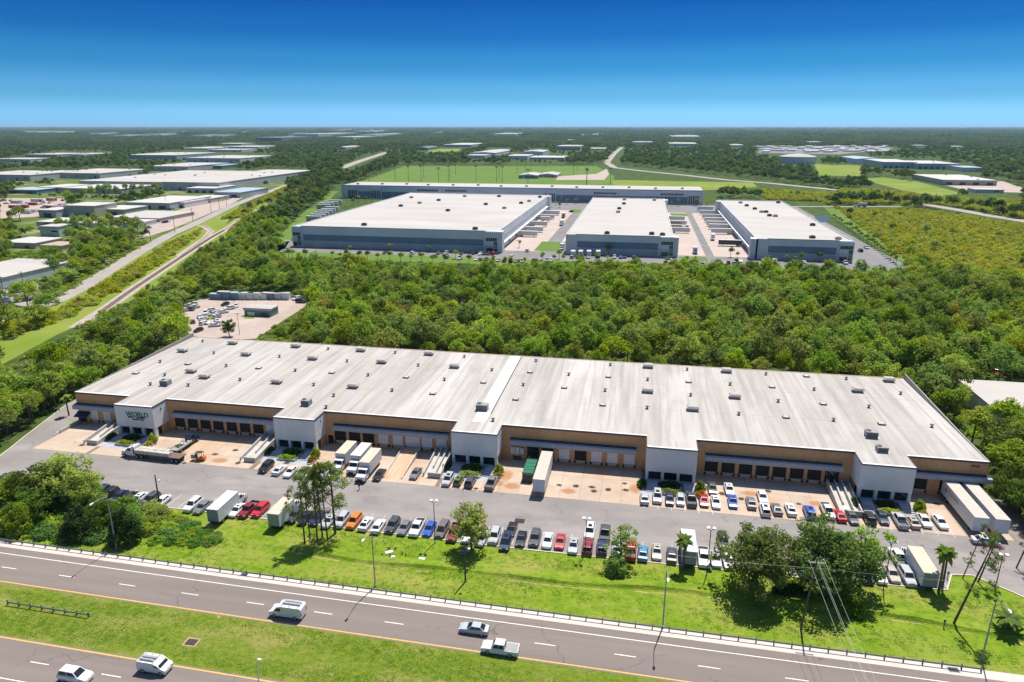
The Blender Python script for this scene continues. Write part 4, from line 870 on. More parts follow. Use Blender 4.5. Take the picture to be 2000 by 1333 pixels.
# trucks -------------------------------------------------------
def cab_parts(o, y0, colour='white', w=1.15, hood=True):
    """conventional truck cab with its back at y0, nose towards +y"""
    mb = MB(); mb.extr([(y0, .55), (y0 + 2.9, .55), (y0 + 2.95, 1.15), (y0 + 2.75, 1.55), (y0 + 1.55, 1.7), (y0 + 1.05, 2.55), (y0 + .1, 2.65), (y0, 2.5)], -w * .92, w * .92)
    mb.build('cab', PAINT[colour], o)
    mb = MB(); mb.face([(-w * .8, y0 + 1.53, 1.78), (w * .8, y0 + 1.53, 1.78), (w * .76, y0 + 1.12, 2.48), (-w * .76, y0 + 1.12, 2.48)][::-1]); mb.build('windshield', M['glass'], o)
    for s in (-1, 1):
        mb = MB(); q = [(s * (w * .92 + .012), y0 + .3, 1.65), (s * (w * .92 + .012), y0 + 1.35, 1.7), (s * (w * .92 + .012), y0 + 1.02, 2.4), (s * (w * .92 + .012), y0 + .3, 2.45)]
        mb.face(q if s > 0 else q[::-1]); mb.build('side_window', M['glass'], o)
        MB().box(s * w * .72 - .16, s * w * .72 + .16, y0 + 2.86, y0 + 2.98, .95, 1.15).build('headlight', M['headlight'], o)
        MB().box(s * w * 1.05 - .08, s * w * 1.05 + .08, y0 + 1.35, y0 + 1.5, 1.7, 2.2).build('mirror', M['chassis'], o)
    MB().box(-.55, .55, y0 + 2.93, y0 + 2.985, .7, 1.15).build('grille', M['chassis'], o)
    MB().box(-w * .95, w * .95, y0 + 2.9, y0 + 3.1, .42, .68).build('bumper', M['chassis'], o)
def box_truck(px, py, face, label, L=6.6, H=3.7, W=2.5, colour='white', roofm='box_roof', rz=None, refz=0.0, cat='truck'):
    x, y = P(px, py, refz); o = empty('box_truck', (x, y, .03), {'n': math.pi, 'f': 0.0}[face] if rz is None else rz, label, cat)
    y0 = -L * .5 - .6
    MB().box(-W / 2, W / 2, y0, y0 + L, .95, H).build('cargo_box', M['trailer'], o)
    MB().box(-W / 2 - .02, W / 2 + .02, y0 - .02, y0 + L + .02, H, H + .05).build('box_roof', M[roofm], o)
    MB().box(-W / 2 - .015, W / 2 + .015, y0 - .015, y0 + .1, .9, 1.1).build('rear_sill', M['chassis'], o)
    MB().box(-W * .44, W * .44, y0 - .02, y0 - .004, 1.15, H - .15).build('rear_door', M['hvac'], o)
    MB().box(-.5, .5, y0, y0 + L + 2.6, .6, .92).build('chassis', M['chassis'], o)
    cab_parts(o, y0 + L + .15, colour)
    for s in (-1, 1):
        inst(WHL['truck'], 'wheel', o, (s * 1.0, y0 + L + 2.2, 0)); inst(WHL['truck'], 'wheel', o, (s * 1.0, y0 + 1.5, 0))
    return o
box_truck(675, 889, 'n', 'white box truck backed to the dock, nearest the second white office', 6.8, refz=2.0)
box_truck(704, 893, 'n', 'middle one of three white box trucks backed to the dock', 6.8, refz=2.0, roofm='trailer')
box_truck(722, 905, 'n', 'white box truck on the ramp side of the three at the dock', 7.4, refz=2.0)
box_truck(440, 989, 'f', 'white box truck with faint side lettering parked beside a white sedan', 7.4, refz=2.0, roofm='trailer')
box_truck(553, 1000, 'f', 'white box truck parked behind the tall pines', 6.4, refz=2.0)
box_truck(1344, 1068, 'f', 'box truck with a grey tarpaulin back beside the leaning palm', 7.2, refz=2.0, colour='black', roofm='trailer')
box_truck(1797, 1106, 'f', 'white box truck parked at the lawn end by the twin palms', 8.0, refz=2.0)
def trailer(x, y, rz, L, label, roofm='trailer_roof', skin='trailer', marks=False, name='semi_trailer', group=None, H=4.1, legs=True):
    """box trailer, doors at -y end, landing gear towards +y"""
    o = empty(name, (x, y, .03), rz, label, 'trailer', group); W = 1.29
    b = MB().box(-W, W, -L / 2, L / 2, 1.15, H).build('box', M[skin], o)
    MB().box(-W - .02, W + .02, -L / 2 - .02, L / 2 + .02, H, H + .05).build('roof', M[roofm], o)
    MB().box(-W * .92, W * .92, L / 2 + .004, L / 2 + .02, 1.3, H - .1).build('nose_panel', M['panel_light'], o)
    MB().box(-W * .9, W * .9, -L / 2 - .02, -L / 2 - .004, 1.25, H - .1).build('rear_door', M['hvac'], o)
    MB().box(-.6, .6, -L / 2 + .2, L / 2 - .2, .95, 1.14).build('frame', M['chassis'], o)
    MB().box(-1.2, 1.2, -L / 2 - .05, -L / 2 + .05, .5, .62).build('bumper', M['chassis'], o)
    for s in (-1, 1):
        for k in (1.3, 2.5): inst(WHL['truck'], 'wheel', o, (s * 1.05, -L / 2 + k, 0))
        MB().box(s * .7 - .08, s * .7 + .08, L / 2 - 2.6, L / 2 - 2.45, .0, 1.14).build('landing_leg', M['chassis'], o)
    if marks:    # blue star mark and row of blue letters along both sides near the dock end, then thin stripes
        for s in (-1, 1):
            xx = s * (W + .012); mm = MB(); pts = []
            for k in range(12):
                a = 6.283 * k / 12; r = .85 if k % 3 == 0 else .25; pts.append((xx, -L / 2 + 2.2 + r * math.cos(a), 2.75 + r * math.sin(a)))
            mm.face(pts if s > 0 else pts[::-1]); mm.build('star_mark', M['sign_navy'], b)
            yy = -L / 2 + 3.5
            for k in range(9):
                w = (.42, .30, .5, .36)[k % 4]; m2 = MB().box(min(xx, xx + s * .01), max(xx, xx + s * .01), yy, yy + .1, 2.7, 3.25).box(min(xx, xx + s * .01), max(xx, xx + s * .01), yy + .1, yy + w, (3.14, 2.9, 2.7)[k % 3], (3.25, 3.02, 2.82)[k % 3])
                m2.build('letter', M['sign_navy'], b); yy += w + .14
    return o
# grey trailer at the third bay, two marked trailers at the far end (doors against the dock)
xa = XW(1072, WY0, 2.5); trailer(xa, 137.2, math.pi, 13.6, 'long grey-roofed semi trailer backed to the dock beside the green container')
x5a, x5b = XW(1850, WY0, 2.5), XW(1887, WY0, 2.5)
trailer(x5a, 138.6, math.pi, 15.2, 'white semi trailer with blue star mark at the far dock, office side', marks=True)
trailer(x5b, 138.6, math.pi, 15.2, 'white semi trailer with blue letters at the far dock, tree side', marks=True)
# green compactor container
xg = XW(1046, WY0, 1.5); o = empty('compactor_container', (xg - .2, 139.6, 0), 0, 'green steel compactor container in front of the dark dock door', 'container')
MB().loft([[(-1.15, -3.6, .25), (1.15, -3.6, .25), (1.15, 3.6, .25), (-1.15, 3.6, .25)], [(-1.2, -3.4, 2.3), (1.2, -3.4, 2.3), (1.2, 3.6, 2.3), (-1.2, 3.6, 2.3)]]).build('hopper', PAINT['green'], o)
for k in range(5): MB().box(-1.24, 1.24, -3.3 + k * 1.6, -3.15 + k * 1.6, .3, 2.36).build('rib', PAINT['green'], o)
MB().box(-1.0, 1.0, 3.62, 6.3, .25, 1.6).build('ram', M['chassis'], o); MB().box(-1.0, 1.0, -3.62, -3.45, .3, 2.1).build('door', M['hvac_dark'], o)
for s in (-.9, .9): MB().box(s - .1, s + .1, -3.8, 3.8, .03, .25).build('skid', M['chassis'], o)
# flatbed lorry with its load, heading along the lot
x, y = P(300, 895); o = empty('flatbed_lorry', (x, y, .03), math.pi / 2 - .04, 'white tractor with long flatbed trailer loaded with pale wrapped stacks', 'lorry')
cab_parts(o, 4.9, 'white', 1.15); MB().box(-1.1, 1.1, 4.1, 4.92, .6, 2.9).build('sleeper', PAINT['white'], o)
MB().box(-1.28, 1.28, -8.2, 4.3, 1.15, 1.36).build('deck', M['sleeper'], o); MB().box(-.5, .5, -8.1, 7.2, .7, 1.14).build('chassis', M['chassis'], o)
MB().box(-1.3, 1.3, 4.18, 4.28, 1.36, 2.5).build('headboard', M['chassis'], o)
for s in (-1, 1):
    MB().tube([(s * 1.0, 4.5, 1.0), (s * 1.0, 4.5, 3.4)], .09, 8).build('exhaust_stack', M['galv'], o)
    for yy in (7.1, 3.6, 2.3, -6.0, -7.2): inst(WHL['truck'], 'wheel', o, (s * 1.05, yy, 0))
ld = tag(bpy.data.objects.new('wrapped_load', None), 'rows of pale wrapped stacks on the flatbed trailer', 'load'); link(ld); ld.location = (x, y, .03); ld.rotation_euler = o.rotation_euler
stk = MB().box(-.60, .60, 0, .98, 1.36, 2.15).box(-.56, .56, .03, .95, 2.15, 2.22).mesh('stack', M['wrap'])
for k in range(9):
    for s in (-.62, .62):
        if k > 7 and s > 0: continue
        inst(stk, 'stack', ld, (s, 3.1 - k * 1.06 , R.uniform(-.02, .0)), 0, (1, 1, 1))
# blue rack truck tucked under the canopy
x, y = P(362, 868, .8); o = empty('stake_truck', (x, y, .03), -.03, 'blue flatbed truck with cluttered load parked nose to the dock', 'truck')
cab_parts(o, 1.2, 'navy', 1.0); MB().box(-1.15, 1.15, -4.2, 1.1, .95, 1.12).build('deck', M['hvac'], o); MB().box(-.4, .4, -4.1, 4, .6, .94).build('chassis', M['chassis'], o)
for s in (-1.15, 1.07): MB().box(s, s + .08, -4.2, 1.1, 1.12, 1.55).build('side_rail', M['white_wall'], o)
for s in (-1, 1):
    for yy in (3.4, -2.9): inst(WHL['truck'], 'wheel', o, (s * .9, yy, 0))
rs_ = np.random.RandomState(8)
for k in range(11):
    a, b = rs_.uniform(-.9, .5), rs_.uniform(-4.0, .4); w, d, h = rs_.uniform(.3, .6), rs_.uniform(.4, .8), rs_.uniform(.2, .7)
    tag(MB().box(a, a + w, b, b + d, 1.13, 1.13 + h).build('crate', [M['white_wall'], M['terracotta'], M['tan_wall'], PAINT['olive green']][k % 4], None, (x, y, .03)), 'loose crate in the load of the blue flatbed truck', 'crate', 'crates on the blue flatbed truck')
# forklift with a pallet
x, y = P(391, 895, .6); o = empty('forklift', (x, y, .03), math.pi / 2 + .1, 'orange forklift lifting a grey pallet box beside the flatbed lorry', 'forklift')
MB().extr([(-1.25, .35), (-1.25, 1.15), (-.6, 1.2), (-.4, .75), (.7, .75), (.75, .35)], -.55, .55).build('body', PAINT['orange'], o)
MB().box(-.4, .4, -.6, -.1, .9, 1.0).build('seat', M['dark'], o)
mb = MB()
for sx in (-.5, .5):
    for yy in (-.75, .5): mb.tube([(sx, yy, .75), (sx, yy, 2.1)], .045, 6)
mb.build('overhead_post', M['chassis'], o); MB().box(-.56, .56, -.8, .56, 2.1, 2.16).build('overhead_guard', M['chassis'], o)
mb = MB()
for sx in (-.35, .35): mb.box(sx - .05, sx + .05, .78, .92, .1, 2.3)
mb.build('mast', M['chassis'], o)
for sx in (-.3, .2): MB().box(sx, sx + .12, .92, 2.0, .55, .6).build('fork', M['chassis'], o)
for sx in (-.55, .55):
    for yy in (-.8, .5): inst(WHL['car'], 'wheel', o, (sx, yy, 0), 0, (.8, .85, .85))
th = math.pi / 2 + .1
tag(MB().box(-.55, .55, .95, 1.95, .605, 1.6).build('pallet_box', M['hvac'], None, (x, y, .03), rz=th), 'grey boxed pallet held on the forks of the orange forklift', 'pallet')
# highway traffic -------------------------------------------------
def van(px, py, rz, label, rack=True, L=5.6, H=2.3, small=False, refz=.8):
    x, y = P(px, py, refz); o = empty('cargo_van', (x, y, .03), rz, label, 'van'); w = .98; k = L / 5.6
    prof = [(-2.8 * k, .4), (-2.8 * k, H - .25), (-2.6 * k, H), (.7 * k, H), (1.35 * k, H - .25), (1.95 * k, 1.25), (2.65 * k, 1.05), (2.8 * k, .75), (2.8 * k, .4)]
    mb = MB(); mb.extr(prof, -w, w); mb.build('body', PAINT['white'], o)
    mb = MB(); mb.face([(-w * .9, 1.97 * k, 1.3), (w * .9, 1.97 * k, 1.3), (w * .84, 1.40 * k, H - .3), (-w * .84, 1.40 * k, H - .3)][::-1]); mb.build('windshield', M['glass'], o)
    for s in (-1, 1):
        q = [(s * (w + .01), .7 * k, 1.3), (s * (w + .01), 1.75 * k, 1.3), (s * (w + .01), 1.25 * k, H - .35), (s * (w + .01), .7 * k, H - .3)]
        mb = MB(); mb.face(q if s > 0 else q[::-1]); mb.build('side_window', M['glass'], o)
        MB().box(s * .75 - .15, s * .75 + .15, 2.72 * k, 2.83 * k, .75, .95).build('headlight', M['headlight'], o)
        MB().box(s * .88 - .07, s * .88 + .07, -2.83 * k, -2.78 * k, .9, 1.5).build('taillight', M['taillight'], o)
        for yy in (-1.7 * k, 1.85 * k): inst(WHL['suv'], 'wheel', o, (s * (w - .12), yy, 0))
    if rack:
        mb = MB()
        for yy in (-2.2 * k, -.8 * k, .5 * k): mb.box(-.9, .9, yy, yy + .06, H + .12, H + .18).box(-.88, -.84, yy, yy + .06, H - .02, H + .12).box(.84, .88, yy, yy + .06, H - .02, H + .12)
        mb.build('roof_rack', M['galv'], o)
        tag(MB().box(-.25, .1, -2.4 * k, .6 * k, H + .18, H + .27).box(.3, .6, -2.4 * k, .4 * k, H + .18, H + .25).build('ladder', M['galv'], o), None)
    return o
van(562, 1194, math.pi / 2 - .01, 'white cargo van with ladder rack driving on the far carriageway', True, 5.7, 2.25)
van(303, 1300, -math.pi / 2 - .02, 'small white van with roof ladder on the near carriageway', True, 4.6, 1.95)
o = car('sedan', 'silver', *P(926, 1227, .7), math.pi / 2 - .01, 'road'); tag(o, 'grey sedan driving in the lane next to the white edge line', 'car')
o = car('pickup', 'white', *P(977, 1265, .8), math.pi / 2 - .01, 'road'); tag(o, 'white pickup with covered bed driving beside the yellow line', 'pickup')
MB().box(-.86, .86, -2.75, -.93, 1.125, 1.16).build('bed_cover', M['hvac'], o)
o = car('suv', 'white', *P(147, 1318, .8), -math.pi / 2 - .02, 'road'); tag(o, 'white suv on the near carriageway behind the small van', 'suv')
# ------------------------------------------------------------------ roadside furniture
def guardrail(x0, x1, off, label, sp=2.6, name='guard_rail', side=-1):
    o = empty(name, (0, 0, 0), 0, label, 'guard rail')
    mb = MB(); n = int((x1 - x0) / sp)
    X = [x0 + (x1 - x0) * k / n for k in range(n + 1)]
    prof = [(0, .45), (.05, .52), (.01, .60), (.05, .68), (0, .76), (-.03, .76), (-.03, .45)]
    mb.loft([[(x, yg(x) + off + side * a, z) for a, z in prof] for x in X]); mb.build('rail_beam', M['rail'], o)
    pm = MB().box(-.08, .08, -.10, .10, -.05, .84).mesh('post', M['steel_dark'])
    for x in X: inst(pm, 'post', o, (x, yg(x) + off + .16, .03))
    return o
guardrail(-128, 52.3, .0, 'long steel guard rail between the highway and the lawn')
guardrail(-100, P(172, 1207)[0], P(172, 1207)[1] - yg(P(172, 1207)[0]), 'short steel guard rail ending in the grass median', 2.0)
def street_lamp(px, py, h, label, arm=3.2, z=0.0):
    x, y = P(px, py); o = empty('street_lamp', (x, y, z), 0, label, 'street lamp')
    MB().tube([(0, 0, -.05), (0, 0, .35)], .22, 8).build('base', M['galv'], o)
    MB().tube([(0, 0, .3), (0, 0, h)], [.13, .075], 8).build('pole', M['pole_grey'], o)
    MB().tube([(0, 0, h - .05), (0, -arm * .5, h + .45), (0, -arm, h + .5)], [.06, .05, .045], 6).build('arm', M['galv'], o)
    MB().loft([[(-.12, -arm + .05, h + .42), (.12, -arm + .05, h + .42), (.12, -arm + .05, h + .58), (-.12, -arm + .05, h + .58)], [(-.2, -arm - .35, h + .4), (.2, -arm - .35, h + .4), (.2, -arm - .35, h + .62), (-.2, -arm - .35, h + .62)], [(-.12, -arm - .75, h + .44), (.12, -arm - .75, h + .44), (.12, -arm - .75, h + .52), (-.12, -arm - .75, h + .52)]]).build('lamp_head', M['lamp_white'], o)
street_lamp(228, 1072, 11.0, 'tall grey street lamp rising out of the shrubs by the guard rail')
street_lamp(733, 1146, 11.0, 'tall grey street lamp behind the guard rail below the pines')
street_lamp(1294, 1227, 11.0, 'tall grey street lamp by the guard rail below the leaning palm')
street_lamp(1917, 1290, 11.0, 'tall grey street lamp at the end of the guard rail')
x, y = P(512, 1380); o = empty('median_lamp', (x, y, 0), 0, 'slim pale lamp standing at the edge of the grass median', 'street lamp')
MB().tube([(0, 0, -.05), (0, 0, 7.2), (.4, 0, 7.9)], [.09, .06, .05], 7).build('pole', M['lamp_white'], o); MB().box(.3, .8, -.14, .14, 7.85, 8.0).build('lamp_head', M['lamp_white'], o)
def lot_lamp(px, py, ty, label):
    x, y = P(px, py); h = ZT(px, py, ty); o = empty('parking_lamp', (x, y, 0), 0, label, 'lamp post')
    MB().tube([(0, 0, -.05), (0, 0, .3)], .16, 8).build('base', M['concrete'], o)
    MB().tube([(0, 0, .2), (0, 0, h)], [.09, .07], 8).build('pole', M['pole_bronze'], o)
    for s in (-1, 1):
        MB().tube([(0, 0, h - .1), (s * .55, 0, h + .25)], .04, 6).build('arm', M['pole_bronze'], o)
        MB().loft([[(s * .45 - .18, -.2, h + .2), (s * .45 + .28, -.2, h + .2), (s * .45 + .28, .25, h + .2), (s * .45 - .18, .25, h + .2)], [(s * .5 - .22, -.3, h + .5), (s * .5 + .32, -.3, h + .5), (s * .5 + .32, .2, h + .62), (s * .5 - .22, .2, h + .62)]]).build('floodlight', M['lamp_white'], o)
lot_lamp(850, 1060, 982, 'twin-headed lamp post on the lawn beside the blue sedan')
lot_lamp(1143, 1084, 1017, 'twin-headed lamp post on the lawn beside the dark red suv')
lot_lamp(1380, 1124, 1036, 'twin-headed lamp post between the leaning palm and the big shade trees')
lot_lamp(1725, 1152, 1062, 'twin-headed lamp post beside the beige sedan near the white box truck')
lot_lamp(1943, 1152, 1088, 'lamp post on the lawn corner by the curved drive')
def util_pole(px, py, h, label, cross=True, lean=0.0, bird=False, arm_z=None, fl=False):
    x, y = P(px, py); o = empty('utility_pole', (x, y, 0), 0, label, 'utility pole')
    MB().tube([(0, 0, -.1), (lean * .5, 0, h * .5), (lean, 0, h)], [.17, .15, .11], 8).build('pole', M['wood_pole'], o)
    if cross:
        MB().box(lean - 1.25, lean + 1.25, -.07, .07, h - .9, h - .75).build('crossarm', M['pole_grey'], o)
        for s in (-1.15, 0, 1.15): MB().tube([(lean + s, 0, h - .76), (lean + s, 0, h - .5)], .06, 6).build('insulator', M['lamp_white'], o)
    else:
        MB().tube([(lean, 0, h - .9), (lean + .75, -.1, h - 1.1)], .035, 6).build('bracket', M['galv'], o); MB().box(lean + .6, lean + 1.0, -.3, .1, h - 1.3, h - 1.05).build('floodlight', M['lamp_white'], o)
    return o, (x + lean, y, h)
util_pole(313, 991, 7.5, 'dark timber pole with one floodlight beside a white sedan', False)
util_pole(909, 1137, 8.0, 'bare timber pole on the lawn in front of the round tree', False)
o, (ux, uy, uh) = util_pole(1564, 1228, 13.0, 'leaning timber utility pole with crossarm in front of the shade trees', True, .9)
ln = empty('power_lines', (ux, uy, uh - .5), 0, 'four pale overhead wires coming down from the crossarm', 'power line')
for s in (-1.15, -.05, .15, 1.15):
    pts = []
    for k in range(13):
        t = k / 12; e = Vector((s + 3.2 * t, -62 * t, -6.0 * t * (1 - t) - 1.5 * t)); pts.append(e)
    MB().tube(pts, .016, 5).build('wire', M['wire'], ln)
for (dx, dy) in ((-48, 3), (60, 6)):
    pts = [Vector((dx * t, dy * t, -5 * t * (1 - t) - 1.2)) for t in [k / 10 for k in range(11)]]; MB().tube(pts, .014, 5).build('wire', M['wire'], ln)
# picnic table, concrete pads, black birds and posts on the lawn
x, y = P(907, 1083); o = empty('picnic_table', (x, y, 0), .05, 'brown timber picnic table on the lawn by the round tree', 'table')
MB().box(-.9, .9, -.38, .38, .70, .76).build('table_top', M['terracotta'], o)
for s in (-.72, .46): MB().box(-.9, .9, s, s + .26, .42, .47).build('bench_seat', M['terracotta'], o)
for s in (-.65, .65):
    mb = MB(); mb.tube([(s, -.65, 0), (s, .15, .72)], .05, 5).tube([(s, .65, 0), (s, -.15, .72)], .05, 5); mb.build('leg', M['wood_pole'], o)
for k, (px, py, w, d) in enumerate(((760, 1079, 1.4, .8), (767, 1088, .8, .5), (824, 1092, 1.2, .6))):
    x, y = P(px, py); tag(MB().box(-w / 2, w / 2, -d / 2, d / 2, 0, .12).build('concrete_pad', M['white_wall'], None, (x, y, 0), rz=(.6, .4, 0)[k]), ['long white concrete slab lying on the lawn', 'small white concrete slab beside the long one on the lawn', 'white concrete slab lying alone on the lawn by the lamp post'][k], 'slab')
bird = MB().loft([[(.05 * math.cos(a), -.30, .30 + .04 * math.sin(a)) for a in np.linspace(0, 6.283, 9)[:-1]], [(.16 * math.cos(a), -.08, .34 + .13 * math.sin(a)) for a in np.linspace(0, 6.283, 9)[:-1]], [(.15 * math.cos(a), .15, .38 + .13 * math.sin(a)) for a in np.linspace(0, 6.283, 9)[:-1]], [(.07 * math.cos(a), .28, .50 + .07 * math.sin(a)) for a in np.linspace(0, 6.283, 9)[:-1]], [(.07 * math.cos(a), .36, .62 + .06 * math.sin(a)) for a in np.linspace(0, 6.283, 9)[:-1]], [(.015 * math.cos(a), .50, .60 + .015 * math.sin(a)) for a in np.linspace(0, 6.283, 9)[:-1]]])
for s in (-.06, .06): bird.tube([(s, .02, 0), (s, .05, .3)], .02, 5)
bm = bird.mesh('bird', M['black'], True)
for k, (px, py) in enumerate(((747, 1085), (758, 1073), (761, 1074), (772, 1074), (762, 1088), (786, 1083), (793, 1086))):
    x, y = P(px, py); tag(inst(bm, 'bird', None, (x, y, .005), R.uniform(0, 6.28), .85), 'black bird standing on the lawn around the white slabs', 'bird', 'birds on the lawn')
# person walking in the lot
def person(px, py, label, shirt, legs, skin=(.16, .09, .06)):
    x, y = P(px, py); z0 = .03
    J = {'pel': (0, 0, .93), 'ch': (0, .02, 1.28), 'nk': (0, .03, 1.48), 'hd': (0, .05, 1.62), 'ht': (0, .04, 1.74), 'lh': (-.1, 0, .88), 'lk': (-.11, .14, .50), 'la': (-.11, .06, .09), 'lt': (-.12, .24, .05), 'rh': (.1, 0, .88), 'rk': (.11, .02, .48), 'ra': (.11, -.22, .11), 'rt': (.12, -.06, .05),
         'ls': (-.19, .02, 1.40), 'le': (-.25, -.08, 1.12), 'lw': (-.24, .05, .90), 'lf': (-.24, .10, .80), 'rs': (.19, .02, 1.40), 're': (.25, -.03, 1.12), 'rw': (.24, .18, .93), 'rf': (.24, .24, .85)}
    E_ = [('pel', 'ch'), ('ch', 'nk'), ('nk', 'hd'), ('hd', 'ht'), ('pel', 'lh'), ('lh', 'lk'), ('lk', 'la'), ('la', 'lt'), ('pel', 'rh'), ('rh', 'rk'), ('rk', 'ra'), ('ra', 'rt'), ('ch', 'ls'), ('ls', 'le'), ('le', 'lw'), ('lw', 'lf'), ('ch', 'rs'), ('rs', 're'), ('re', 'rw'), ('rw', 'rf')]
    rad = {'pel': .15, 'ch': .16, 'nk': .06, 'hd': .10, 'ht': .075, 'lh': .10, 'rh': .10, 'lk': .068, 'rk': .068, 'la': .045, 'ra': .045, 'lt': .04, 'rt': .04, 'ls': .07, 'rs': .07, 'le': .048, 're': .048, 'lw': .034, 'rw': .034, 'lf': .03, 'rf': .03}
    ks = list(J); me = bpy.data.meshes.new('person'); me.from_pydata([J[k] for k in ks], [(ks.index(a), ks.index(b)) for a, b in E_], [])
    t = bpy.data.objects.new('person_tmp', me); COL.objects.link(t); md = t.modifiers.new('skin', 'SKIN'); md.use_smooth_shade = True
    for k, sv in zip(ks, me.skin_vertices[0].data): sv.radius = (rad[k], rad[k]); sv.use_root = (k == 'pel')
    sb = t.modifiers.new('sub', 'SUBSURF'); sb.levels = 1; sb.render_levels = 1
    bpy.context.view_layer.update(); nm = bpy.data.meshes.new_from_object(t.evaluated_get(bpy.context.evaluated_depsgraph_get())); bpy.data.objects.remove(t)
    nm.materials.clear()
    for m_ in (flat('shirt', shirt, .9), flat('trousers', legs, .9), flat('skin', skin, .6), flat('hair', (.015, .012, .01), .8)): nm.materials.append(m_)
    for p in nm.polygons:
        c = p.center; p.material_index = 3 if c.z > 1.66 or (c.z > 1.56 and c.y < .0) else 2 if c.z > 1.5 or (abs(c.x) > .2 and c.z < 1.05) else 0 if c.z > .95 else 1
    o = bpy.data.objects.new('person', nm); link(o); o.location = (x, y, z0 - .01); o.rotation_euler = (0, 0, 2.6); tag(o, label, 'person')
person(702, 957, 'person in dark clothes walking across the lot near the black sedan', (.03, .03, .035), (.03, .035, .05))
# ------------------------------------------------------------------ near trees and shrubs
K = {}
for k in range(3): K['oak%d' % k] = tree_kind(100 + k, 10.5, 5.8, 5.3, 170, 76, .40, 'leaf_shade', (.75, 1.3), tr=.30, inner=.30, fb=1.2)
K['dense'] = tree_kind(110, 9.5, 4.8, 4.7, 150, 72, .38, 'leaf_bright', (.7, 1.2), tr=.28, inner=.30, fb=1.1)
K['round'] = tree_kind(111, 7.0, 3.1, 3.2, 80, 66, .32, 'leaf', (.5, .9), tr=.16, inner=.25, fb=.9)
K['wispy'] = tree_kind(112, 8.0, 3.0, 3.6, 40, 44, .34, 'leaf', (.5, .85), tr=.18, inner=.35, fb=.9)
for k in range(4): K['pine%d' % k] = pine_kind(120 + k, 14.5 + k * .5, 15 + 3 * (k == 3), spread=2.4)
K['pinetop'] = pine_kind(130, 19.0, 9, spread=2.0); K['pinedry'] = pine_kind(131, 11.0, 9, mat='leaf_dry', spread=2.4)
for k in range(3): K['palm%d' % k] = palm_kind(140 + k, 5.6, 20, 1.55)
K['bigpalm'] = palm_kind(145, 2.4, 26, 2.6)
def pplant(kind, name, px, py, label, cat, h=None, sc=None, rz=None, wid=1.0, group=None):
    x, y = P(px, py); kd = K[kind]; s = sc if sc is not None else (h / kd['h'] if h else 1.0)
    return plant(kd, name, x, y, label, cat, group, (s * wid, s * wid, s), rz)
def toph(px, py, ty): return ZT(px, py, ty)
pplant('dense', 'broadleaf_tree', 138, 985, 'large dense green tree at the corner of the lot beside the navy suv', 'tree', toph(138, 985, 885), wid=1.15)
pplant('oak0', 'broadleaf_tree', 88, 990, 'spreading green tree left of the large dense corner tree', 'tree', toph(88, 990, 905), wid=1.15)
pplant('dense', 'broadleaf_tree', 30, 985, 'lower green tree beyond the shrubs at the end of the hedge bank', 'tree', toph(30, 985, 925), wid=1.25)
pplant('dense', 'broadleaf_tree', 175, 1000, 'smaller green tree on the parking side of the large corner tree', 'tree', toph(175, 1000, 925), wid=1.0)
pplant('oak2', 'broadleaf_tree', 70, 1020, 'mid-height tree inside the shrub bank below the spreading tree', 'tree', toph(70, 1020, 955), wid=1.2)
pplant('oak1', 'broadleaf_tree', 205, 1030, 'low leafy tree between the dark shrubs of the bank', 'tree', toph(205, 1030, 978), wid=1.2)
for k, (a, b, t_, w, lb) in enumerate(((35, 1046, 985, 1.0, 'dark rounded shrub at the road end of the shrub bank'), (150, 1055, 987, 1.15, 'broad dark shrub standing at the guard rail before the corner tree'), (240, 1066, 985, 1.05, 'dark upright shrub directly behind the first tall street lamp'))):
    me = bush_mesh(200 + k, 3.0, 2.6, 5.2, 120, 60, .34, 'leaf_dark' if k else 'leaf', (.55, .95)); x, y = P(a, b); h = toph(a, b, t_)
    o = inst(me, 'shrub', None, (x, y + 1.2, 0), R.uniform(0, 6), (w, w, h / 5.2)); tag(o, lb, 'shrub')
vine = [bush_mesh(210 + k, 2.6, 2.0, 1.9, 60, 46, .34, 'leaf_vine' if k != 1 else 'leaf_bright', (.45, .75)) for k in range(3)]
rs_ = np.random.RandomState(21); pts = []
for k in range(150):
    px = rs_.uniform(-10, 425); top = np.interp(px, [0, 120, 250, 330, 425], [955, 985, 985, 1000, 1050]); bot = np.interp(px, [0, 200, 300, 425], [1042, 1052, 1058, 1064])
    py = rs_.uniform(top, bot)
    x, y = P(px, py); pts.append((x, y, 0, rs_.uniform(.6, 1.15) * (1.15 if px < 330 else .62), rs_.uniform(0, 6.28), rs_.randint(3)))
scatter('vine_bank', pts, vine, 'bright vines and scrub covering the bank between the lot and guard rail', 'scrub')
for k, (bx, by, tx, ty, kd) in enumerate(((595.5, 1063, 591, 931, 0), (606, 1053, 600, 945, 1), (620, 1057, 621, 915, 2), (630, 1050, 632, 913, 0), (640, 1055, 640, 920, 1), (655, 1043, 654, 911, 3), (567, 1022, 562, 962, 2))):
    x, y = P(bx, by); h = toph(bx, by, ty); kk = K['pine%d' % kd]; s = h / kk['h']
    plant(kk, 'pine_tree', x, y, ['bare-trunked pine in the clump before the parked cars', 'fullest pine of the clump, beside the silver suv', 'small slender pine beside the white box truck'][1 if k == 5 else 2 if k == 6 else 0], 'tree', 'pines in the clump before the parked cars' if k < 5 else None, (s * (.75 if k < 5 else 1.25 if k == 5 else .7),) * 2 + (s,))
pplant('round', 'shade_tree', 920, 1074, 'round airy green tree on the lawn above the picnic table', 'tree', toph(920, 1074, 985), wid=1.0)
pplant('wispy', 'shade_tree', 1213, 1098, 'feathery green tree between the navy suv and the red pickup', 'tree', toph(1213, 1098, 1021), wid=1.15)
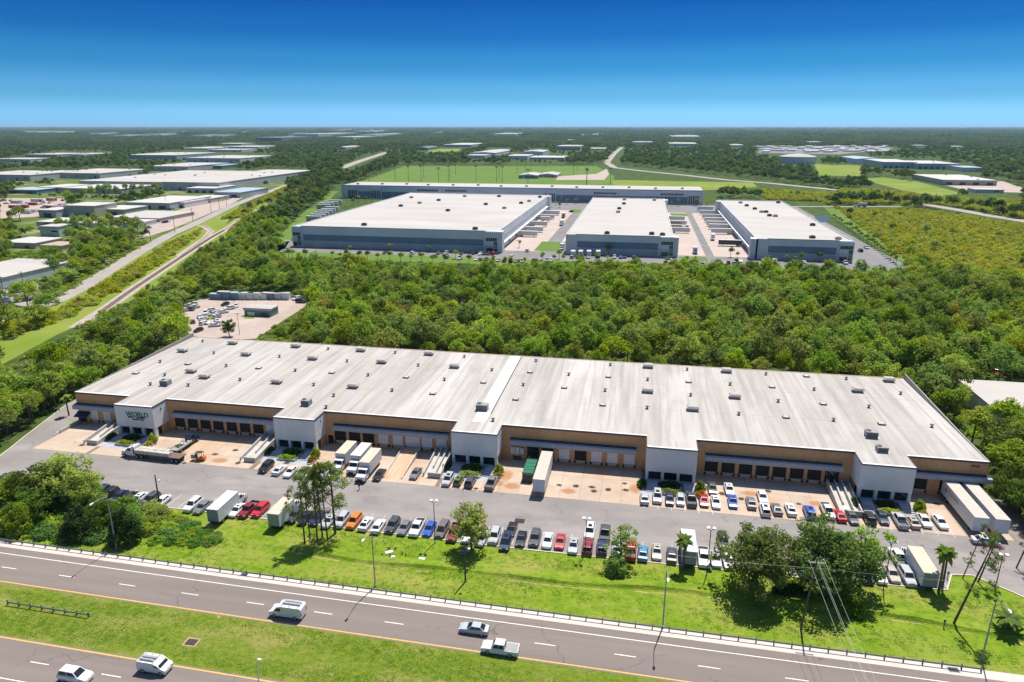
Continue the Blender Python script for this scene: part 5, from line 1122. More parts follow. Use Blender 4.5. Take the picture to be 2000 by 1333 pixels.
x, y = P(1203, 1122); o = inst(bush_mesh(230, 2.1, 2.0, 4.3, 90, 52, .30, 'leaf', (.5, .85)), 'shrub', None, (x, y + .5, 0)); tag(o, 'dark rounded bush on the lawn under the feathery tree', 'shrub')
pplant('oak1', 'shade_tree', 1472, 1158, 'broad shade tree on the lawn left of the leaning utility pole', 'tree', toph(1472, 1158, 1028), wid=1.02)
pplant('oak2', 'shade_tree', 1612, 1152, 'broad shade tree on the lawn behind the leaning utility pole', 'tree', toph(1612, 1152, 1016), wid=1.08)
pplant('wispy', 'shade_tree', 1678, 1150, 'loose drooping tree at the side of the shade trees towards the beige sedan', 'tree', toph(1678, 1150, 1022), wid=1.05)
x, y = P(1668, 1200); o = inst(bush_mesh(231, 2.0, 1.7, 4.2, 60, 44, .32, 'leaf', (.5, .8)), 'shrub', None, (x, y + .3, 0)); tag(o, 'ragged bush below the drooping tree on the lawn', 'shrub')
x, y = P(1545, 1160); o = inst(bush_mesh(232, 3.2, 1.6, 2.6, 60, 44, .32, 'leaf_dark', (.5, .8)), 'shrub', None, (x, y, 0)); tag(o, 'low shadowy undergrowth between the two broad shade trees', 'shrub')
pplant('palm0', 'palm_tree', 1334, 1112, 'leaning palm in front of the dark cab box truck', 'palm', toph(1334, 1112, 1052))
x, y = P(1386, 1110); plant(K['palm1'], 'palm_tree', x, y, 'small palm beside the lamp post and white pickup', 'palm', None, .42)
pplant('palm1', 'palm_tree', 1833, 1158, 'left one of twin palms beside the white box truck', 'palm', toph(1833, 1158, 1078), wid=.8); pplant('palm2', 'palm_tree', 1840, 1150, 'right one of twin palms beside the white box truck', 'palm', toph(1840, 1150, 1082), wid=.8)
x, y = P(1968, 1232); plant(K['bigpalm'], 'palm_tree', x, y, 'low bushy palm on the lawn beside the last street lamp', 'palm', None, 1.0)
x, y = P(1861, 1222); plant(K['pinetop'], 'pine_tree', x, y, 'tall leaning bare pine on the lawn by the curved drive', 'tree', None, .86, 1.2).rotation_euler = (0.0, .20, 0)
for k, (bx, by, ty, kd, lb) in enumerate(((1880, 1130, 1025, 'pinetop', 'slim pine beside the tall leaning one at the curved drive'), (1910, 1138, 1048, 'pinedry', 'brown half-dead pine at the kerb of the curved drive'), (1985, 1110, 1030, 'pinedry', 'bare grey-brown tree at the far side of the curved drive'))):
    x, y = P(bx, by); h = toph(bx, by, ty); s = h / K[kd]['h']; t = plant(K[kd], 'pine_tree', x, y, lb, 'tree', None, (s * .8, s * .8, s)); t.rotation_euler = (0, .16, 0)
x, y = P(135, 812); plant(K['palm0'], 'palm_tree', x, y, 'slim palm on the grass island at the brick corner of the warehouse', 'palm', None, 1.05)
# bollards at the lawn corner
for k, (px, py) in enumerate(((1850, 1131), (1843, 1226))):
    x, y = P(px, py); MBo = MB().tube([(0, 0, -.05), (0, 0, 1.3)], [.08, .07], 6).box(-.16, .16, -.05, .05, 1.0, 1.45).build('marker_post', M['steel_dark'], None, (x, y, 0)); tag(MBo, ['dark marker post on the lawn near the curved kerb', 'dark marker post standing by the swale below the tall leaning pine'][k], 'post')
# ------------------------------------------------------------------ middle distance: ground sheets
Z1, Z2, Z3 = .03, .06, .09
psheet('rail_verge', [(0, 608), (0, 715), (110, 655), (230, 602), (300, 562), (440, 468), (470, 440), (530, 400), (510, 395), (440, 440), (470, 400), (330, 468), (220, 532), (110, 598)], Z1, M['meadow'])
psheet('industrial_lawn', [(0, 590), (90, 590), (140, 570), (330, 458), (470, 396), (600, 350), (560, 330), (0, 340)], .02, M['rough'])
psheet('scrap_yard', [(0, 388), (125, 388), (140, 400), (125, 420), (0, 428)], Z2, M['paleyard'])
psheet('works_yard', [(280, 465), (285, 430), (345, 412), (470, 372), (490, 378), (440, 405), (330, 450)], Z2, M['paleyard'])
psheet('car_park', [(0, 570), (60, 548), (90, 560), (70, 590), (0, 590)], Z2, M['asphalt'])
ribbon('side_road', [P(*p) for p in ((-40, 640), (60, 603), (110, 588), (160, 562), (220, 524), (280, 488), (330, 460), (380, 438), (455, 402), (490, 388), (560, 362))], 9.0, Z3, M['farroad'])
ribbon('side_road', [P(*p) for p in ((50, 590), (75, 598), (100, 592))], 10.0, Z3 + .02, M['farroad'])
ribbon('rail_bed', [P(*p) for p in ((150, 640), (200, 608), (265, 562), (340, 512), (410, 466), (440, 449), (480, 425), (520, 402))], 6.5, Z2, M['gravel'])
ribbon('rail_spur_bed', [P(*p) for p in ((350, 500), (400, 466), (412, 452), (402, 444), (390, 440))], 5.0, Z2 + .01, M['gravel'])
rt = empty('railway_track', (0, 0, 0), 0, 'rusty railway track running through the grass strip beside the wood', 'railway')
tp = [Vector((*P(*p), Z3 + .05)) for p in ((200, 608), (265, 562), (340, 512), (410, 466), (440, 449), (480, 425))]
for s in (-.72, .72): MB().tube([t + Vector((s, 0, .1)) for t in tp], .09, 4).build('rail', M['rail_steel'], rt)
slp = MB().box(-1.25, 1.25, -.14, .14, 0, .1).mesh('sleeper', M['sleeper']); i = 0
for k in range(len(tp) - 1):
    n = int((tp[k + 1] - tp[k]).length / 1.5)
    for q in range(n):
        if i < 160: inst(slp, 'sleeper', rt, tp[k].lerp(tp[k + 1], q / n) - Vector((0, 0, .02)), -math.atan2((tp[k + 1] - tp[k]).x, (tp[k + 1] - tp[k]).y)); i += 1
rt2 = empty('railway_spur', (0, 0, 0), 0, 'curved railway spur joining the main track near the side road', 'railway')
tq = [Vector((*P(*p), Z3 + .06)) for p in ((350, 505), (385, 478), (406, 460), (413, 451), (404, 444), (392, 440))]
for s in (-.72, .72): MB().tube([t + Vector((s, 0, .1)) for t in tq], .09, 4).build('rail', M['rail_steel'], rt2)
psheet('repair_yard', [(350, 606), (395, 582), (600, 582), (596, 600), (560, 622), (500, 662), (375, 668)], Z1, M['paleyard'])
for q in ([(447, 597), (466, 597), (464, 602), (444, 602)], [(402, 619), (421, 619), (418, 625), (398, 625)], [(478, 618), (498, 618), (496, 623), (477, 623)]): psheet('grass_patch', q, Z2, M['meadow'])
# logistics park
sheet('logistics_court', rect(-238, 150, 402, 724), Z1, M['wasphalt'])
sheet('park_lawn', rect(-262, 152, 382, 402), Z1, M['field'])
ribbon('park_lawn', [P(*q) for q in ((528, 506), (552, 470), (594, 424), (640, 386), (652, 374))], 10, Z1, M['field'])
psheet('pond', [(722, 519), (800, 516), (905, 519), (1010, 520), (1075, 528), (1000, 536), (900, 532), (760, 528)], Z2, M['water'])
psheet('pond', [(1590, 424), (1618, 421), (1622, 432), (1600, 436)], Z2, M['water'])
for a, b, c, d in ((-86, -62, 430, 655), (20.5, 40, 432, 655), (45, 67.5, 432, 655)): sheet('dock_apron', rect(a, b, c, d), Z2, M['dockconc'])
sheet('traffic_island', rect(-66, -50, 432, 470), Z2 + .01, M['field']); sheet('traffic_island', rect(-66, -56, 640, 664), Z2, M['field']); sheet('traffic_island', rect(24, 40, 412, 428), Z2 + .01, M['field']); sheet('traffic_island', rect(26, 40, 630, 650), Z2 + .01, M['field'])
MB().box(-52.5, -50.5, 470, 560, Z2, Z2 + .14).build('court_kerb', M['concrete'])['kind'] = 'structure'
psheet('park_verge', [(1606, 402), (1632, 402), (1655, 425), (1778, 510), (1764, 516), (1660, 446), (1625, 422)], Z2, M['field'])
psheet('sports_field', [(686, 362), (790, 325), (1165, 325), (1200, 345), (1195, 364)], Z2, M['field'])
psheet('sports_field', [(1190, 352), (1470, 357), (1480, 366), (1380, 372), (1190, 364)], Z1, M['meadow'])
psheet('club_car_park', [(1085, 352), (1090, 345), (1165, 340), (1185, 330), (1190, 340), (1180, 352)], Z3, M['paleyard'])
ribbon('park_road', [P(*p) for p in ((1215, 288), (1200, 300), (1185, 318), (1200, 328), (1260, 335), (1340, 343), (1420, 352), (1500, 358), (1580, 366), (1640, 372))], 14, Z3, M['farroad'])
ribbon('county_road', [P(*p) for p in ((1770, 396), (1820, 402), (1880, 412), (1940, 423), (2010, 434), (2100, 452))], 13, Z3, M['farroad'])
ribbon('lane', [P(*p) for p in ((1545, 404), (1640, 404), (1760, 404))], 6, Z3, M['farroad'])
ribbon('avenue', [P(*p) for p in ((665, 329), (700, 316), (740, 303), (760, 296))], 20, Z3, M['farroad'])
psheet('school_field', [(1680, 350), (1725, 347), (1790, 355), (1880, 378), (1830, 384), (1760, 372)], Z2, M['meadow'])
psheet('school_lawn', [(1590, 320), (1680, 324), (1690, 345), (1600, 343)], Z1, M['meadow'])
psheet('depot_yard', [(1790, 349), (1850, 342), (1960, 355), (2000, 368), (2000, 377), (1895, 374)], Z2, M['paleyard'])
psheet('home_park', [(1480, 299), (1488, 287), (1735, 288), (1745, 291), (1640, 302)], Z1, M['wasphalt'])
psheet('meadow', [(835, 298), (895, 296), (900, 291), (840, 291)], Z1, M['meadow']); psheet('meadow', [(1090, 360), (1200, 362), (1190, 352), (1090, 356)], Z3, M['field'])
psheet('pasture', [(40, 257), (155, 257), (150, 259), (40, 259)], Z1, M['meadow'])
# ------------------------------------------------------------------ buildings
CLEAR = []; FOOT = []
def ring_parapet(mb, x0, x1, y0, y1, z0, z1, t=.35):
    mb.box(x0, x1, y0, y0 + t, z0, z1).box(x0, x1, y1 - t, y1, z0, z1).box(x0, x0 + t, y0 + t, y1 - t, z0, z1).box(x1 - t, x1, y0 + t, y1 - t, z0, z1)
def logistics(x0, x1, y0, y1, h, label, corners, docks, ac):
    o = empty('logistics_warehouse', (0, 0, 0), 0, label, 'warehouse'); FOOT.append((x0, x1, y0, y1))
    MB().box(x0, x1, y0, y1, 0, h - .9).build('wall', M['panel_light'], o)
    rf = MB().box(x0 + .4, x1 - .4, y0 + .4, y1 - .4, h - .9, h - .55).build('roof', M['white_roof'], o)
    mb = MB(); ring_parapet(mb, x0, x1, y0, y1, h - .9, h); mb.build('parapet', M['panel_light'], o)
    MB().box(x0 + 6, x1 - 8, y0 - .08, y0 + .3, h, h + .35).build('coping', M['panel_teal'], o)
    n = max(3, int((x1 - x0 - 14) / 9)); xa, xb = x0 + 7, x1 - 9
    for k in range(n):
        a, b = xa + (xb - xa) * k / n, xa + (xb - xa) * (k + 1) / n
        p = MB().box(a + .04, b - .04, y0 - .14, y0 - .01, 4.3, 8.2).build('blue_panel', M['panel_blue'], o)
        MB().box(a + .04, b - .04, y0 - .12, y0 - .01, .02, 4.26).build('grey_panel', M['panel_mid'], o)
        MB().box(a + .04, b - .04, y0 - .12, y0 - .01, 8.24, h - .05).build('light_panel', M['panel_light'], o)
    for cx in corners:          # glazed corner towers
        s = 1 if cx == x1 else -1; a, b = (cx - 7.5, cx + .3) if s > 0 else (cx - .3, cx + 6)
        t = MB().box(a, b, y0 - .5, y0 + 6, 0, h - .4).build('corner_tower', M['panel_light'], o)
        for k in range(5): MB().box(a + .4 + k * (b - a - .8) / 5, a + .2 + (k + 1) * (b - a - .8) / 5, y0 - .56, y0 - .51, 7.4, 9.4).build('window', M['window'], t)
        for k in range(3):
            for q in range(2): MB().box(b - 2.6 + q * 1.15, b - 1.6 + q * 1.15, y0 - .56, y0 - .51, 1.0 + k * 2.1, 2.8 + k * 2.1).build('window', M['window'], t)
        MB().box(a + .5, b - 3.2, y0 - .56, y0 - .51, .6, 3.0).build('window', M['window'], t)
        MB().box(a - 6, b + .2, y0 - 1.6, y0 - .6, 3.9, 4.1).build('entry_canopy', M['panel_light'], t)
    for s in docks:             # truck side: white lip, lower dark band, roll-up doors
        xx = x1 if s > 0 else x0; lo, hi = (xx, xx + .12) if s > 0 else (xx - .12, xx)
        MB().box(lo, hi, y0 + 8, y1 - 14, 4.6, 8.6).build('side_band', M['panel_mid'], o)
        MB().box(*((xx, xx + 1.8) if s > 0 else (xx - 1.8, xx)), y0 + 10, y1 - 16, 4.3, 4.55).build('dock_canopy', M['stucco'], o)
        for k in range(26):
            yy = y0 + 14 + k * (y1 - y0 - 34) / 26; MB().box(lo - .03 * (s < 0), hi + .03 * (s > 0), yy, yy + 3, 1.2, 4.1).build('dock_door', M['door_white' if k % 3 else 'hvac_dark'], o)
        for yy in (y1 - 14, y0): MB().box(*((xx - 1, xx + 3.0) if s > 0 else (xx - 3.0, xx + 1)), yy, yy + 7, 0, h - .2).build('stair_tower', M['panel_light'], o)
    for k, (u, v) in enumerate(ac):
        X, Y = x0 + (x1 - x0) * u, y0 + (y1 - y0) * v
        q = MB().box(-1.6, 1.6, -1.1, 1.1, 0, 1.5).box(-.8, .8, -.8, .8, 1.5, 1.8).build('roof_unit', M['hvac_dark' if k % 3 else 'hvac_tan'], rf, (X, Y, h - .56))
    return o
logistics(-224, -87, 420, 664, 13.4, 'largest grey and blue logistics warehouse with wide white roof', (-224, -87), (1,), [(.28, .62), (.35, .72), (.22, .52), (.45, .88), (.68, .9), (.70, .62), (.93, .75), (.9, .68), (.56, .42), (.85, .52), (.32, .06), (.88, .04), (.12, .8), (.96, .9)])
logistics(-45, 20, 425, 660, 12.2, 'middle grey and blue logistics warehouse with two roof stains', (20,), (1,), [(.45, .93), (.46, .78), (.42, .62), (.42, .52), (.38, .04), (.8, .05), (.86, .93), (.9, .04)])
logistics(68, 122, 428, 658, 12.2, 'smallest grey and blue logistics warehouse with a row of roof units', (122,), (-1,), [(.3, .9), (.34, .80), (.40, .70), (.44, .61), (.50, .61), (.48, .51), (.55, .50), (.85, .30), (.62, .05), (.88, .04), (.9, .93)])
# long low building closing the park
def longback(x0, x1, y0, y1, h):
    o = empty('logistics_warehouse', (0, 0, 0), 0, 'very long low blue-grey warehouse closing the logistics park behind', 'warehouse'); FOOT.append((x0, x1, y0, y1))
    MB().box(x0, x1, y0, y1, 0, h).build('wall', M['panel_light'], o); MB().box(x0 + .5, x1 - .5, y0 + .5, y1, h, h + .3).build('roof', M['white_roof'], o)
    MB().box(x0, x1, y0 - .1, y0 + .49, h, h + .7).build('coping', M['panel_teal'], o)
    for k in range(22):
        a, b = x0 + 8 + (x1 - x0 - 16) * k / 22, x0 + 8 + (x1 - x0 - 16) * (k + .97) / 22
        MB().box(a, b, y0 - .15, y0 - .01, 1, 7.6).build('blue_panel', M['panel_blue'], o)
    for px in (815, 870, 1160, 1290):
        xx = XW(px, y0, 9)
        for q in range(9): MB().box(xx + q * 2.6, xx + q * 2.6 + 1.9, y0 - .2, y0 - .02, 9.0, 10.8).build('window', M['glass'], o)
    for px in (690, 735, 1075, 1355):
        xx = XW(px, y0, 4); t = MB().box(xx - 6, xx + 6, y0 - 1, y0 - .005, 0, h - 1).build('entry_block', M['panel_light'], o)
        for q in range(5): MB().box(xx - 5.4 + q * 2.2, xx - 3.8 + q * 2.2, y0 - 1.06, y0 - 1.01, 1, 9).build('window', M['window'], t)
    for k in range(14): MB().box(-1.4, 1.4, -1, 1, 0, 1.5).build('roof_unit', M['hvac'], o, (x0 + 14 + k * 27, y0 + 14 + (k % 3) * 4, h + .29))
longback(-325, 60, 726, 775, 13.6)
def bld(pxl, pxr, yb, yr, yk, wall, roof, label, cat='building', name='industrial_building', gable=False, openings=0, group=None, dome=False, over=.25):
    X0, Y0 = P(pxl, yb); X1 = XW(pxr, Y0, 0); h = max(2.5, ZT(pxl, yb, yr)); Y1 = max(Y0 + 6, P(pxr, yk, h)[1]); o = empty(name, ((X0 + X1) / 2, Y0, 0), 0, label, cat, group)
    FOOT.append((X0, X1, Y0, Y1)); w, d = (X1 - X0) / 2, Y1 - Y0
    MB().box(-w, w, 0, d, 0, h).build('wall', M[wall], o)
    if gable: MB().loft([[(-w - over, -over, h), (w + over, -over, h), (w + over, -over, h + .3), (0, -over, h + gable), (-w - over, -over, h + .3)], [(-w - over, d + over, h), (w + over, d + over, h), (w + over, d + over, h + .3), (0, d + over, h + gable), (-w - over, d + over, h + .3)]]).build('roof', M[roof], o)
    else: MB().box(-w - over, w + over, -over, d + over, h, h + .4).build('roof', M[roof], o)
    if not openings and pxr - pxl > 22 and not dome:
        nn_ = max(2, int(w / 7))
        for k in range(nn_):
            x = -w + (k + .5) * 2 * w / nn_
            if (k * 7 + int(pxl)) % 3: MB().box(x - 1.6, x + 1.6, -.12, -.01, .1, min(3.6, h * .55)).build('door', M['hvac_dark' if k % 2 else 'door_white'], o)
            else: MB().box(x - 2.4, x + 2.4, -.12, -.01, h * .45, h * .45 + 1.1).build('window', M['glass'], o)
    MB().box(-w - over - .05, w + over + .05, -over - .12, -over - .01, h - .5, h + .1).build('fascia', M['grey_roof' if int(pxl) % 2 else 'panel_mid'], o)
    for k in range(openings):
        x = -w + (k + .5) * 2 * w / openings; MB().box(x - w / openings * .45, x + w / openings * .45, -.12, -.01, .1, min(4.5, h * .6)).build('door', M['hvac_dark'], o)
    if w > 30:
        for k in range(int(w / 9)): MB().box(-1.2, 1.2, -1, 1, 0, 1).build('roof_unit', M['hvac'], o, (R.uniform(-w * .9, w * .9), R.uniform(4, d - 4), h + (gable if gable else .4) * .99 - (.02 if not gable else gable * .5)))
    poly = [(pxl, yb), (pxr, yb)] + [Q(X1, Y1, h), Q(X0, Y1, h)]; CLEAR.append([(a, b + (1 if k < 2 else -1)) for k, (a, b) in enumerate(poly)])
    return o
B_ = [
 (156, 318, 366, 354, 333, 'grey_wall', 'white_roof', 'huge pale-roofed warehouse, farther one of the two long sheds by the side road', 0),
 (319, 430, 372, 356, 331, 'grey_wall', 'white_roof', 'huge dotted white-roofed shed nearer the side road', 0),
 (-60, 60, 352, 341, 334, 'grey_wall', 'white_roof', 'grey-walled white-roofed works beyond the scrap yard trees', 0),
 (61, 86, 346, 338, 333, 'panel_blue', 'white_roof', 'small works with a blue-grey front beside the huge pale sheds', 0),
 (90, 196, 348, 338, 330, 'grey_wall', 'white_roof', 'broad white-roofed works with stepped roof left of the huge sheds', 0),
 (122, 238, 377, 368, 361, 'tan_wall', 'grey_roof', 'long tan shed between the scrap yard and the tree row', 0),
 (12, 72, 378, 371, 366, 'panel_blue', 'teal_roof', 'blue-roofed shed at the edge of the scrap yard', 2),
 (74, 122, 374, 366, 360, 'tan_wall', 'grey_roof', 'grey-roofed shed between the blue-roofed and tan sheds', 0),
 (127, 187, 423, 402, 396, 'tan_wall', 'grey_roof', 'tall windowless tan block beside the works lawn', 0),
 (77, 111, 425, 411, 406, 'grey_wall', 'grey_roof', 'low grey wing left of the tall tan block', 1),
 (188, 245, 420, 409, 402, 'tan_wall', 'grey_roof', 'stepped tan annex right of the tall tan block', 1),
 (246, 332, 408, 396, 383, 'grey_wall', 'grey_roof', 'wide grey-roofed hall with a dark doorway near the works yard', 3),
 (333, 361, 406, 396, 388, 'white_wall', 'grey_roof', 'white-fronted end of the grey hall facing parked cars', 0),
 (364, 411, 396, 388, 382, 'tan_wall', 'grey_roof', 'small tan garage with three dark doors by the side road', 3),
 (420, 470, 386, 376, 367, 'panel_mid', 'teal_roof', 'blue-grey shed by the side road below the dotted shed', 2),
 (364, 420, 377, 368, 362, 'white_wall', 'grey_roof', 'white low shed row between the huge sheds and garage', 4),
 (212, 312, 432, 425, 413, 'tan_wall', 'white_roof', 'bright white-roofed hall beside the parked cars', 0),
 (72, 186, 441, 434, 428, 'grey_wall', 'grey_roof', 'long thin grey-roofed shed behind the big clump of oaks', 0),
 (232, 270, 444, 436, 429, 'white_wall', 'grey_roof', 'pale shed peeping out at the end of the oak clump', 0),
 (80, 117, 461, 443, 438, 'white_wall', 'white_roof', 'white gabled shed among the oaks', 0),
 (4, 70, 484, 474, 464, 'tan_wall', 'grey_roof', 'tan-roofed house-like office among the trees', 0),
 (80, 122, 490, 480, 473, 'tan_wall', 'terracotta', 'brown-roofed low annex among the trees', 1),
 (-120, 2, 558, 540, 505, 'panel_light', 'white_roof', 'flat cream-roofed building at the tree-lined car park', 0),
 (50, 112, 307, 302, 299, 'grey_wall', 'white_roof', 'long white shed far beyond the works, on its own in trees', 0),
 (113, 165, 306, 302, 299, 'white_wall', 'white_roof', 'short white shed next to the long one far beyond the works', 0),
 (-10, 60, 317, 311, 309, 'white_wall', 'white_roof', 'white shed behind the trees beyond the grey-walled works', 0),
 (244, 345, 311, 303, 298, 'panel_mid', 'white_roof', 'pale-roofed depot with blue-grey walls far beyond the huge sheds', 0),
 (364, 470, 317, 309, 304, 'panel_light', 'white_roof', 'white distribution shed far beyond the dotted shed', 0),
 (287, 368, 334, 325, 318, 'grey_wall', 'white_roof', 'white-roofed shed directly behind the huge pale warehouse', 0),
 (404, 434, 330, 324, 321, 'panel_blue', 'teal_roof', 'small blue shed in trees behind the dotted shed', 0),
 (352, 406, 293, 290, 287, 'white_wall', 'white_roof', 'slim white shed in the far woods beyond the depot', 0),
 (408, 472, 297, 293, 291, 'white_wall', 'white_roof', 'low white shed in the far woods beyond the distribution shed', 0),
 (436, 505, 291, 287, 285, 'white_wall', 'white_roof', 'farther low white shed beside the wood edge', 0),
 (423, 472, 284, 281, 280, 'grey_wall', 'grey_roof', 'grey shed strip in the far woods', 0),
 (922, 968, 306, 299, 293, 'white_wall', 'white_roof', 'big white arched hall beyond the sports field', -1),
 (911, 948, 310, 304, 302, 'white_wall', 'white_roof', 'low white annex in front of the arched hall', 0),
 (957, 1006, 265, 262, 260.5, 'white_wall', 'white_roof', 'isolated white roof among trees far behind the arched hall', 0),
 (990, 1030, 312, 305, 302, 'white_wall', 'white_roof', 'white club building beyond the hedge of the sports field', 0),
 (1022, 1060, 305, 297, 294, 'white_wall', 'white_roof', 'white gabled building behind the club building', -1),
 (1034, 1100, 312, 308, 305, 'grey_wall', 'grey_roof', 'long grey shed beside the club building', 0),
 (1087, 1133, 294, 286, 284, 'tan_wall', 'white_roof', 'tall cream hall rising out of the trees near the park road', 0),
 (1152, 1182, 294, 291, 289, 'white_wall', 'terracotta', 'orange-roofed building by the far end of the park road', 0),
 (1312, 1370, 270, 267, 265, 'white_wall', 'white_roof', 'long white building alone in the far woods right of the park road', 0),
 (1307, 1362, 286, 281, 279, 'white_wall', 'grey_roof', 'pale sheds in the woods right of the park road', 0),
 (1430, 1453, 288, 284, 282, 'white_wall', 'white_roof', 'short white building in the woods before the home park', 0),
 (1235, 1275, 282, 278, 277, 'white_wall', 'grey_roof', 'grey and white sheds near the far end of the park road', 0),
 (703, 735, 268, 263, 261, 'white_wall', 'white_roof', 'white office block on the far ridge', 0),
 (655, 690, 272, 268, 266, 'grey_wall', 'grey_roof', 'grey flat block left of the white far office block', 0),
 (500, 550, 277, 269, 267, 'panel_blue', 'dark_roof', 'dark long block in the far woods', 0),
 (575, 622, 268, 262, 260, 'grey_wall', 'grey_roof', 'pale apartment row in the far woods', 0),
 (657, 676, 293, 288, 286, 'grey_wall', 'grey_roof', 'small gabled house by the avenue', -1),
 (865, 920, 288, 283, 280, 'grey_wall', 'grey_roof', 'school-like grey building left of the arched hall', 0),
 (812, 835, 294, 289, 287, 'panel_blue', 'dark_roof', 'dark house beside the small bright meadow', -1),
 (1670, 1722, 321, 311, 307, 'panel_light', 'teal_roof', 'gabled white wing of the long school', -1),
 (1723, 1790, 329, 317, 312, 'panel_mid', 'grey_roof', 'two-storey grey middle of the long school', 6),
 (1791, 1872, 331, 320, 315, 'panel_mid', 'grey_roof', 'far grey end of the long school with dark windows', 7),
 (1840, 1946, 362, 352, 343, 'tan_wall', 'grey_roof', 'broad tan depot with four dark doorways', 4),
 (1904, 1960, 377, 371, 369, 'white_wall', 'white_roof', 'long white shed at the edge of the depot yard', 0),
 (1880, 1920, 336, 328, 325, 'white_wall', 'teal_roof', 'small pale stand beside the school oval', 0),
 (1013, 1050, 349, 343, 339, 'panel_blue', 'white_roof', 'low pavilion with white hipped roof on the sports ground', -1),
 (1052, 1088, 347, 342, 338, 'tan_wall', 'white_roof', 'second pavilion with white hipped roof beside the playground', -1),
 (478, 530, 617, 603, 600, 'panel_teal', 'white_roof', 'long teal-sided shed in the repair yard behind the warehouse', 0),
]
for (a, b, c, d, e, w, rf, lb, g) in B_:
    bld(a, b, c, d, e, w, rf, lb, gable=(2.2 if g == -1 else False), openings=max(g, 0))
rs_ = np.random.RandomState(4)
for k, (a, b, y) in enumerate(((160, 196, 262), (211, 250, 266), (273, 316, 264), (371, 404, 266), (414, 434, 266), (330, 336, 258), (640, 662, 254), (690, 702, 257), (705, 730, 258), (500, 515, 287), (840, 850, 260), (1130, 1138, 265), (1155, 1175, 264), (1480, 1495, 288), (1580, 1605, 279), (1790, 1812, 286), (1860, 1888, 288), (1105, 1118, 275), (460, 470, 258), (560, 575, 262))):
    bld(a, b, y + 1.2, y - 1.2, y - 2.0, 'white_wall', 'white_roof', 'small white-roofed building lost in the distant woods', group='white roofs in the distant woods')
# round water tank
X, Y = P(1564, 321); r_ = (XW(1600, Y, 0) - XW(1528, Y, 0)) / 2; o = empty('water_tank', (X, Y + r_, 0), 0, 'round white storage tank with shallow domed roof', 'tank'); FOOT.append((X - r_, X + r_, Y, Y + 2 * r_))
MB().tube([(0, 0, -.1), (0, 0, 14)], r_, 32).build('shell', M['panel_light'], o, smooth=False); MB().tube([(0, 0, 14), (0, 0, 14.6), (0, 0, 18), (0, 0, 19.5)], [r_ * 1.02, r_, r_ * .55, r_ * .08], 32).build('roof', M['white_roof'], o)
CLEAR.append([(1526, 322), (1602, 322), (1602, 304), (1526, 300)])
# rows of homes in the home park
for k in range(80):
    px, py = rs_.uniform(1484, 1735), rs_.uniform(287, 299); py = min(py, 303 - (px - 1640) * .06)
    X, Y = P(px, py); o = empty('mobile_home', (X, Y, 0), 0, 'white mobile home in the packed rows beyond the water tank', 'home', 'mobile homes beyond the water tank'); w = rs_.uniform(9, 13)
    MB().box(-w, w, 0, 9, 0, 4).build('wall', M['white_wall'], o); MB().loft([[(-w, -.4, 4), (w, -.4, 4), (w, 4.5, 5.6), (-w, 4.5, 5.6)], [(-w, -.4, 4.2), (w, -.4, 4.2), (w, 4.5, 5.8), (-w, 4.5, 5.8)]]).loft([[(-w, 4.5, 5.6), (w, 4.5, 5.6), (w, 9.4, 4), (-w, 9.4, 4)], [(-w, 4.5, 5.8), (w, 4.5, 5.8), (w, 9.4, 4.2), (-w, 9.4, 4.2)]]).build('roof', M[('white_roof', 'grey_roof', 'teal_roof', 'grey_roof')[k % 4]], o)
# cream-roofed neighbour right of the warehouse
xa, ya = P(1872, 741, 6); o = empty('industrial_building', (0, 0, 0), 0, 'cream flat-roofed building half hidden by trees beyond the warehouse end', 'building'); FOOT.append((xa, xa + 60, ya - 22, ya))
MB().box(xa, xa + 60, ya - 22, ya, 0, 5.7).build('wall', M['white_wall'], o); MB().box(xa - .2, xa + 60.2, ya - 22.2, ya + .2, 5.7, 6.05).build('roof', M['white_roof'], o)
CLEAR.append([(1880, 742), (2000, 742), (2000, 775)])
x, y = P(1950, 735); car('suv', 'red', x, y + 2, 1.0, 'neighbour'); tag(CARS.pop()[0], 'red car parked behind the cream-roofed neighbour building', 'car')
# sports lights, goals
pole = MB().tube([(0, 0, -.1), (0, 0, 22)], [.3, .18], 6).mesh('pole', M['steel_dark']); crs = MB().box(-2.4, 2.4, -.25, .25, 21.6, 22.4).box(-2.0, 2.0, -.2, .2, 20.4, 21.0).mesh('light_bank', M['steel_dark'])
for px, py in ((721, 355), (735, 347), (744, 340), (798, 356), (823, 355), (828, 348), (857, 361), (876, 355), (879, 348), (890, 341), (970, 357), (975, 349), (981, 357), (1010, 338), (1026, 338), (1031, 365), (1037, 340), (1120, 341), (1128, 335), (1145, 362), (1146, 366), (930, 355), (772, 354), (1192, 361)):
    x, y = P(px, py); o = empty('floodlight_mast', (x, y, 0), 0, 'tall dark floodlight mast standing on the sports ground', 'mast', 'floodlight masts on the sports ground'); inst(pole, 'pole', o); inst(crs, 'light_bank', o)
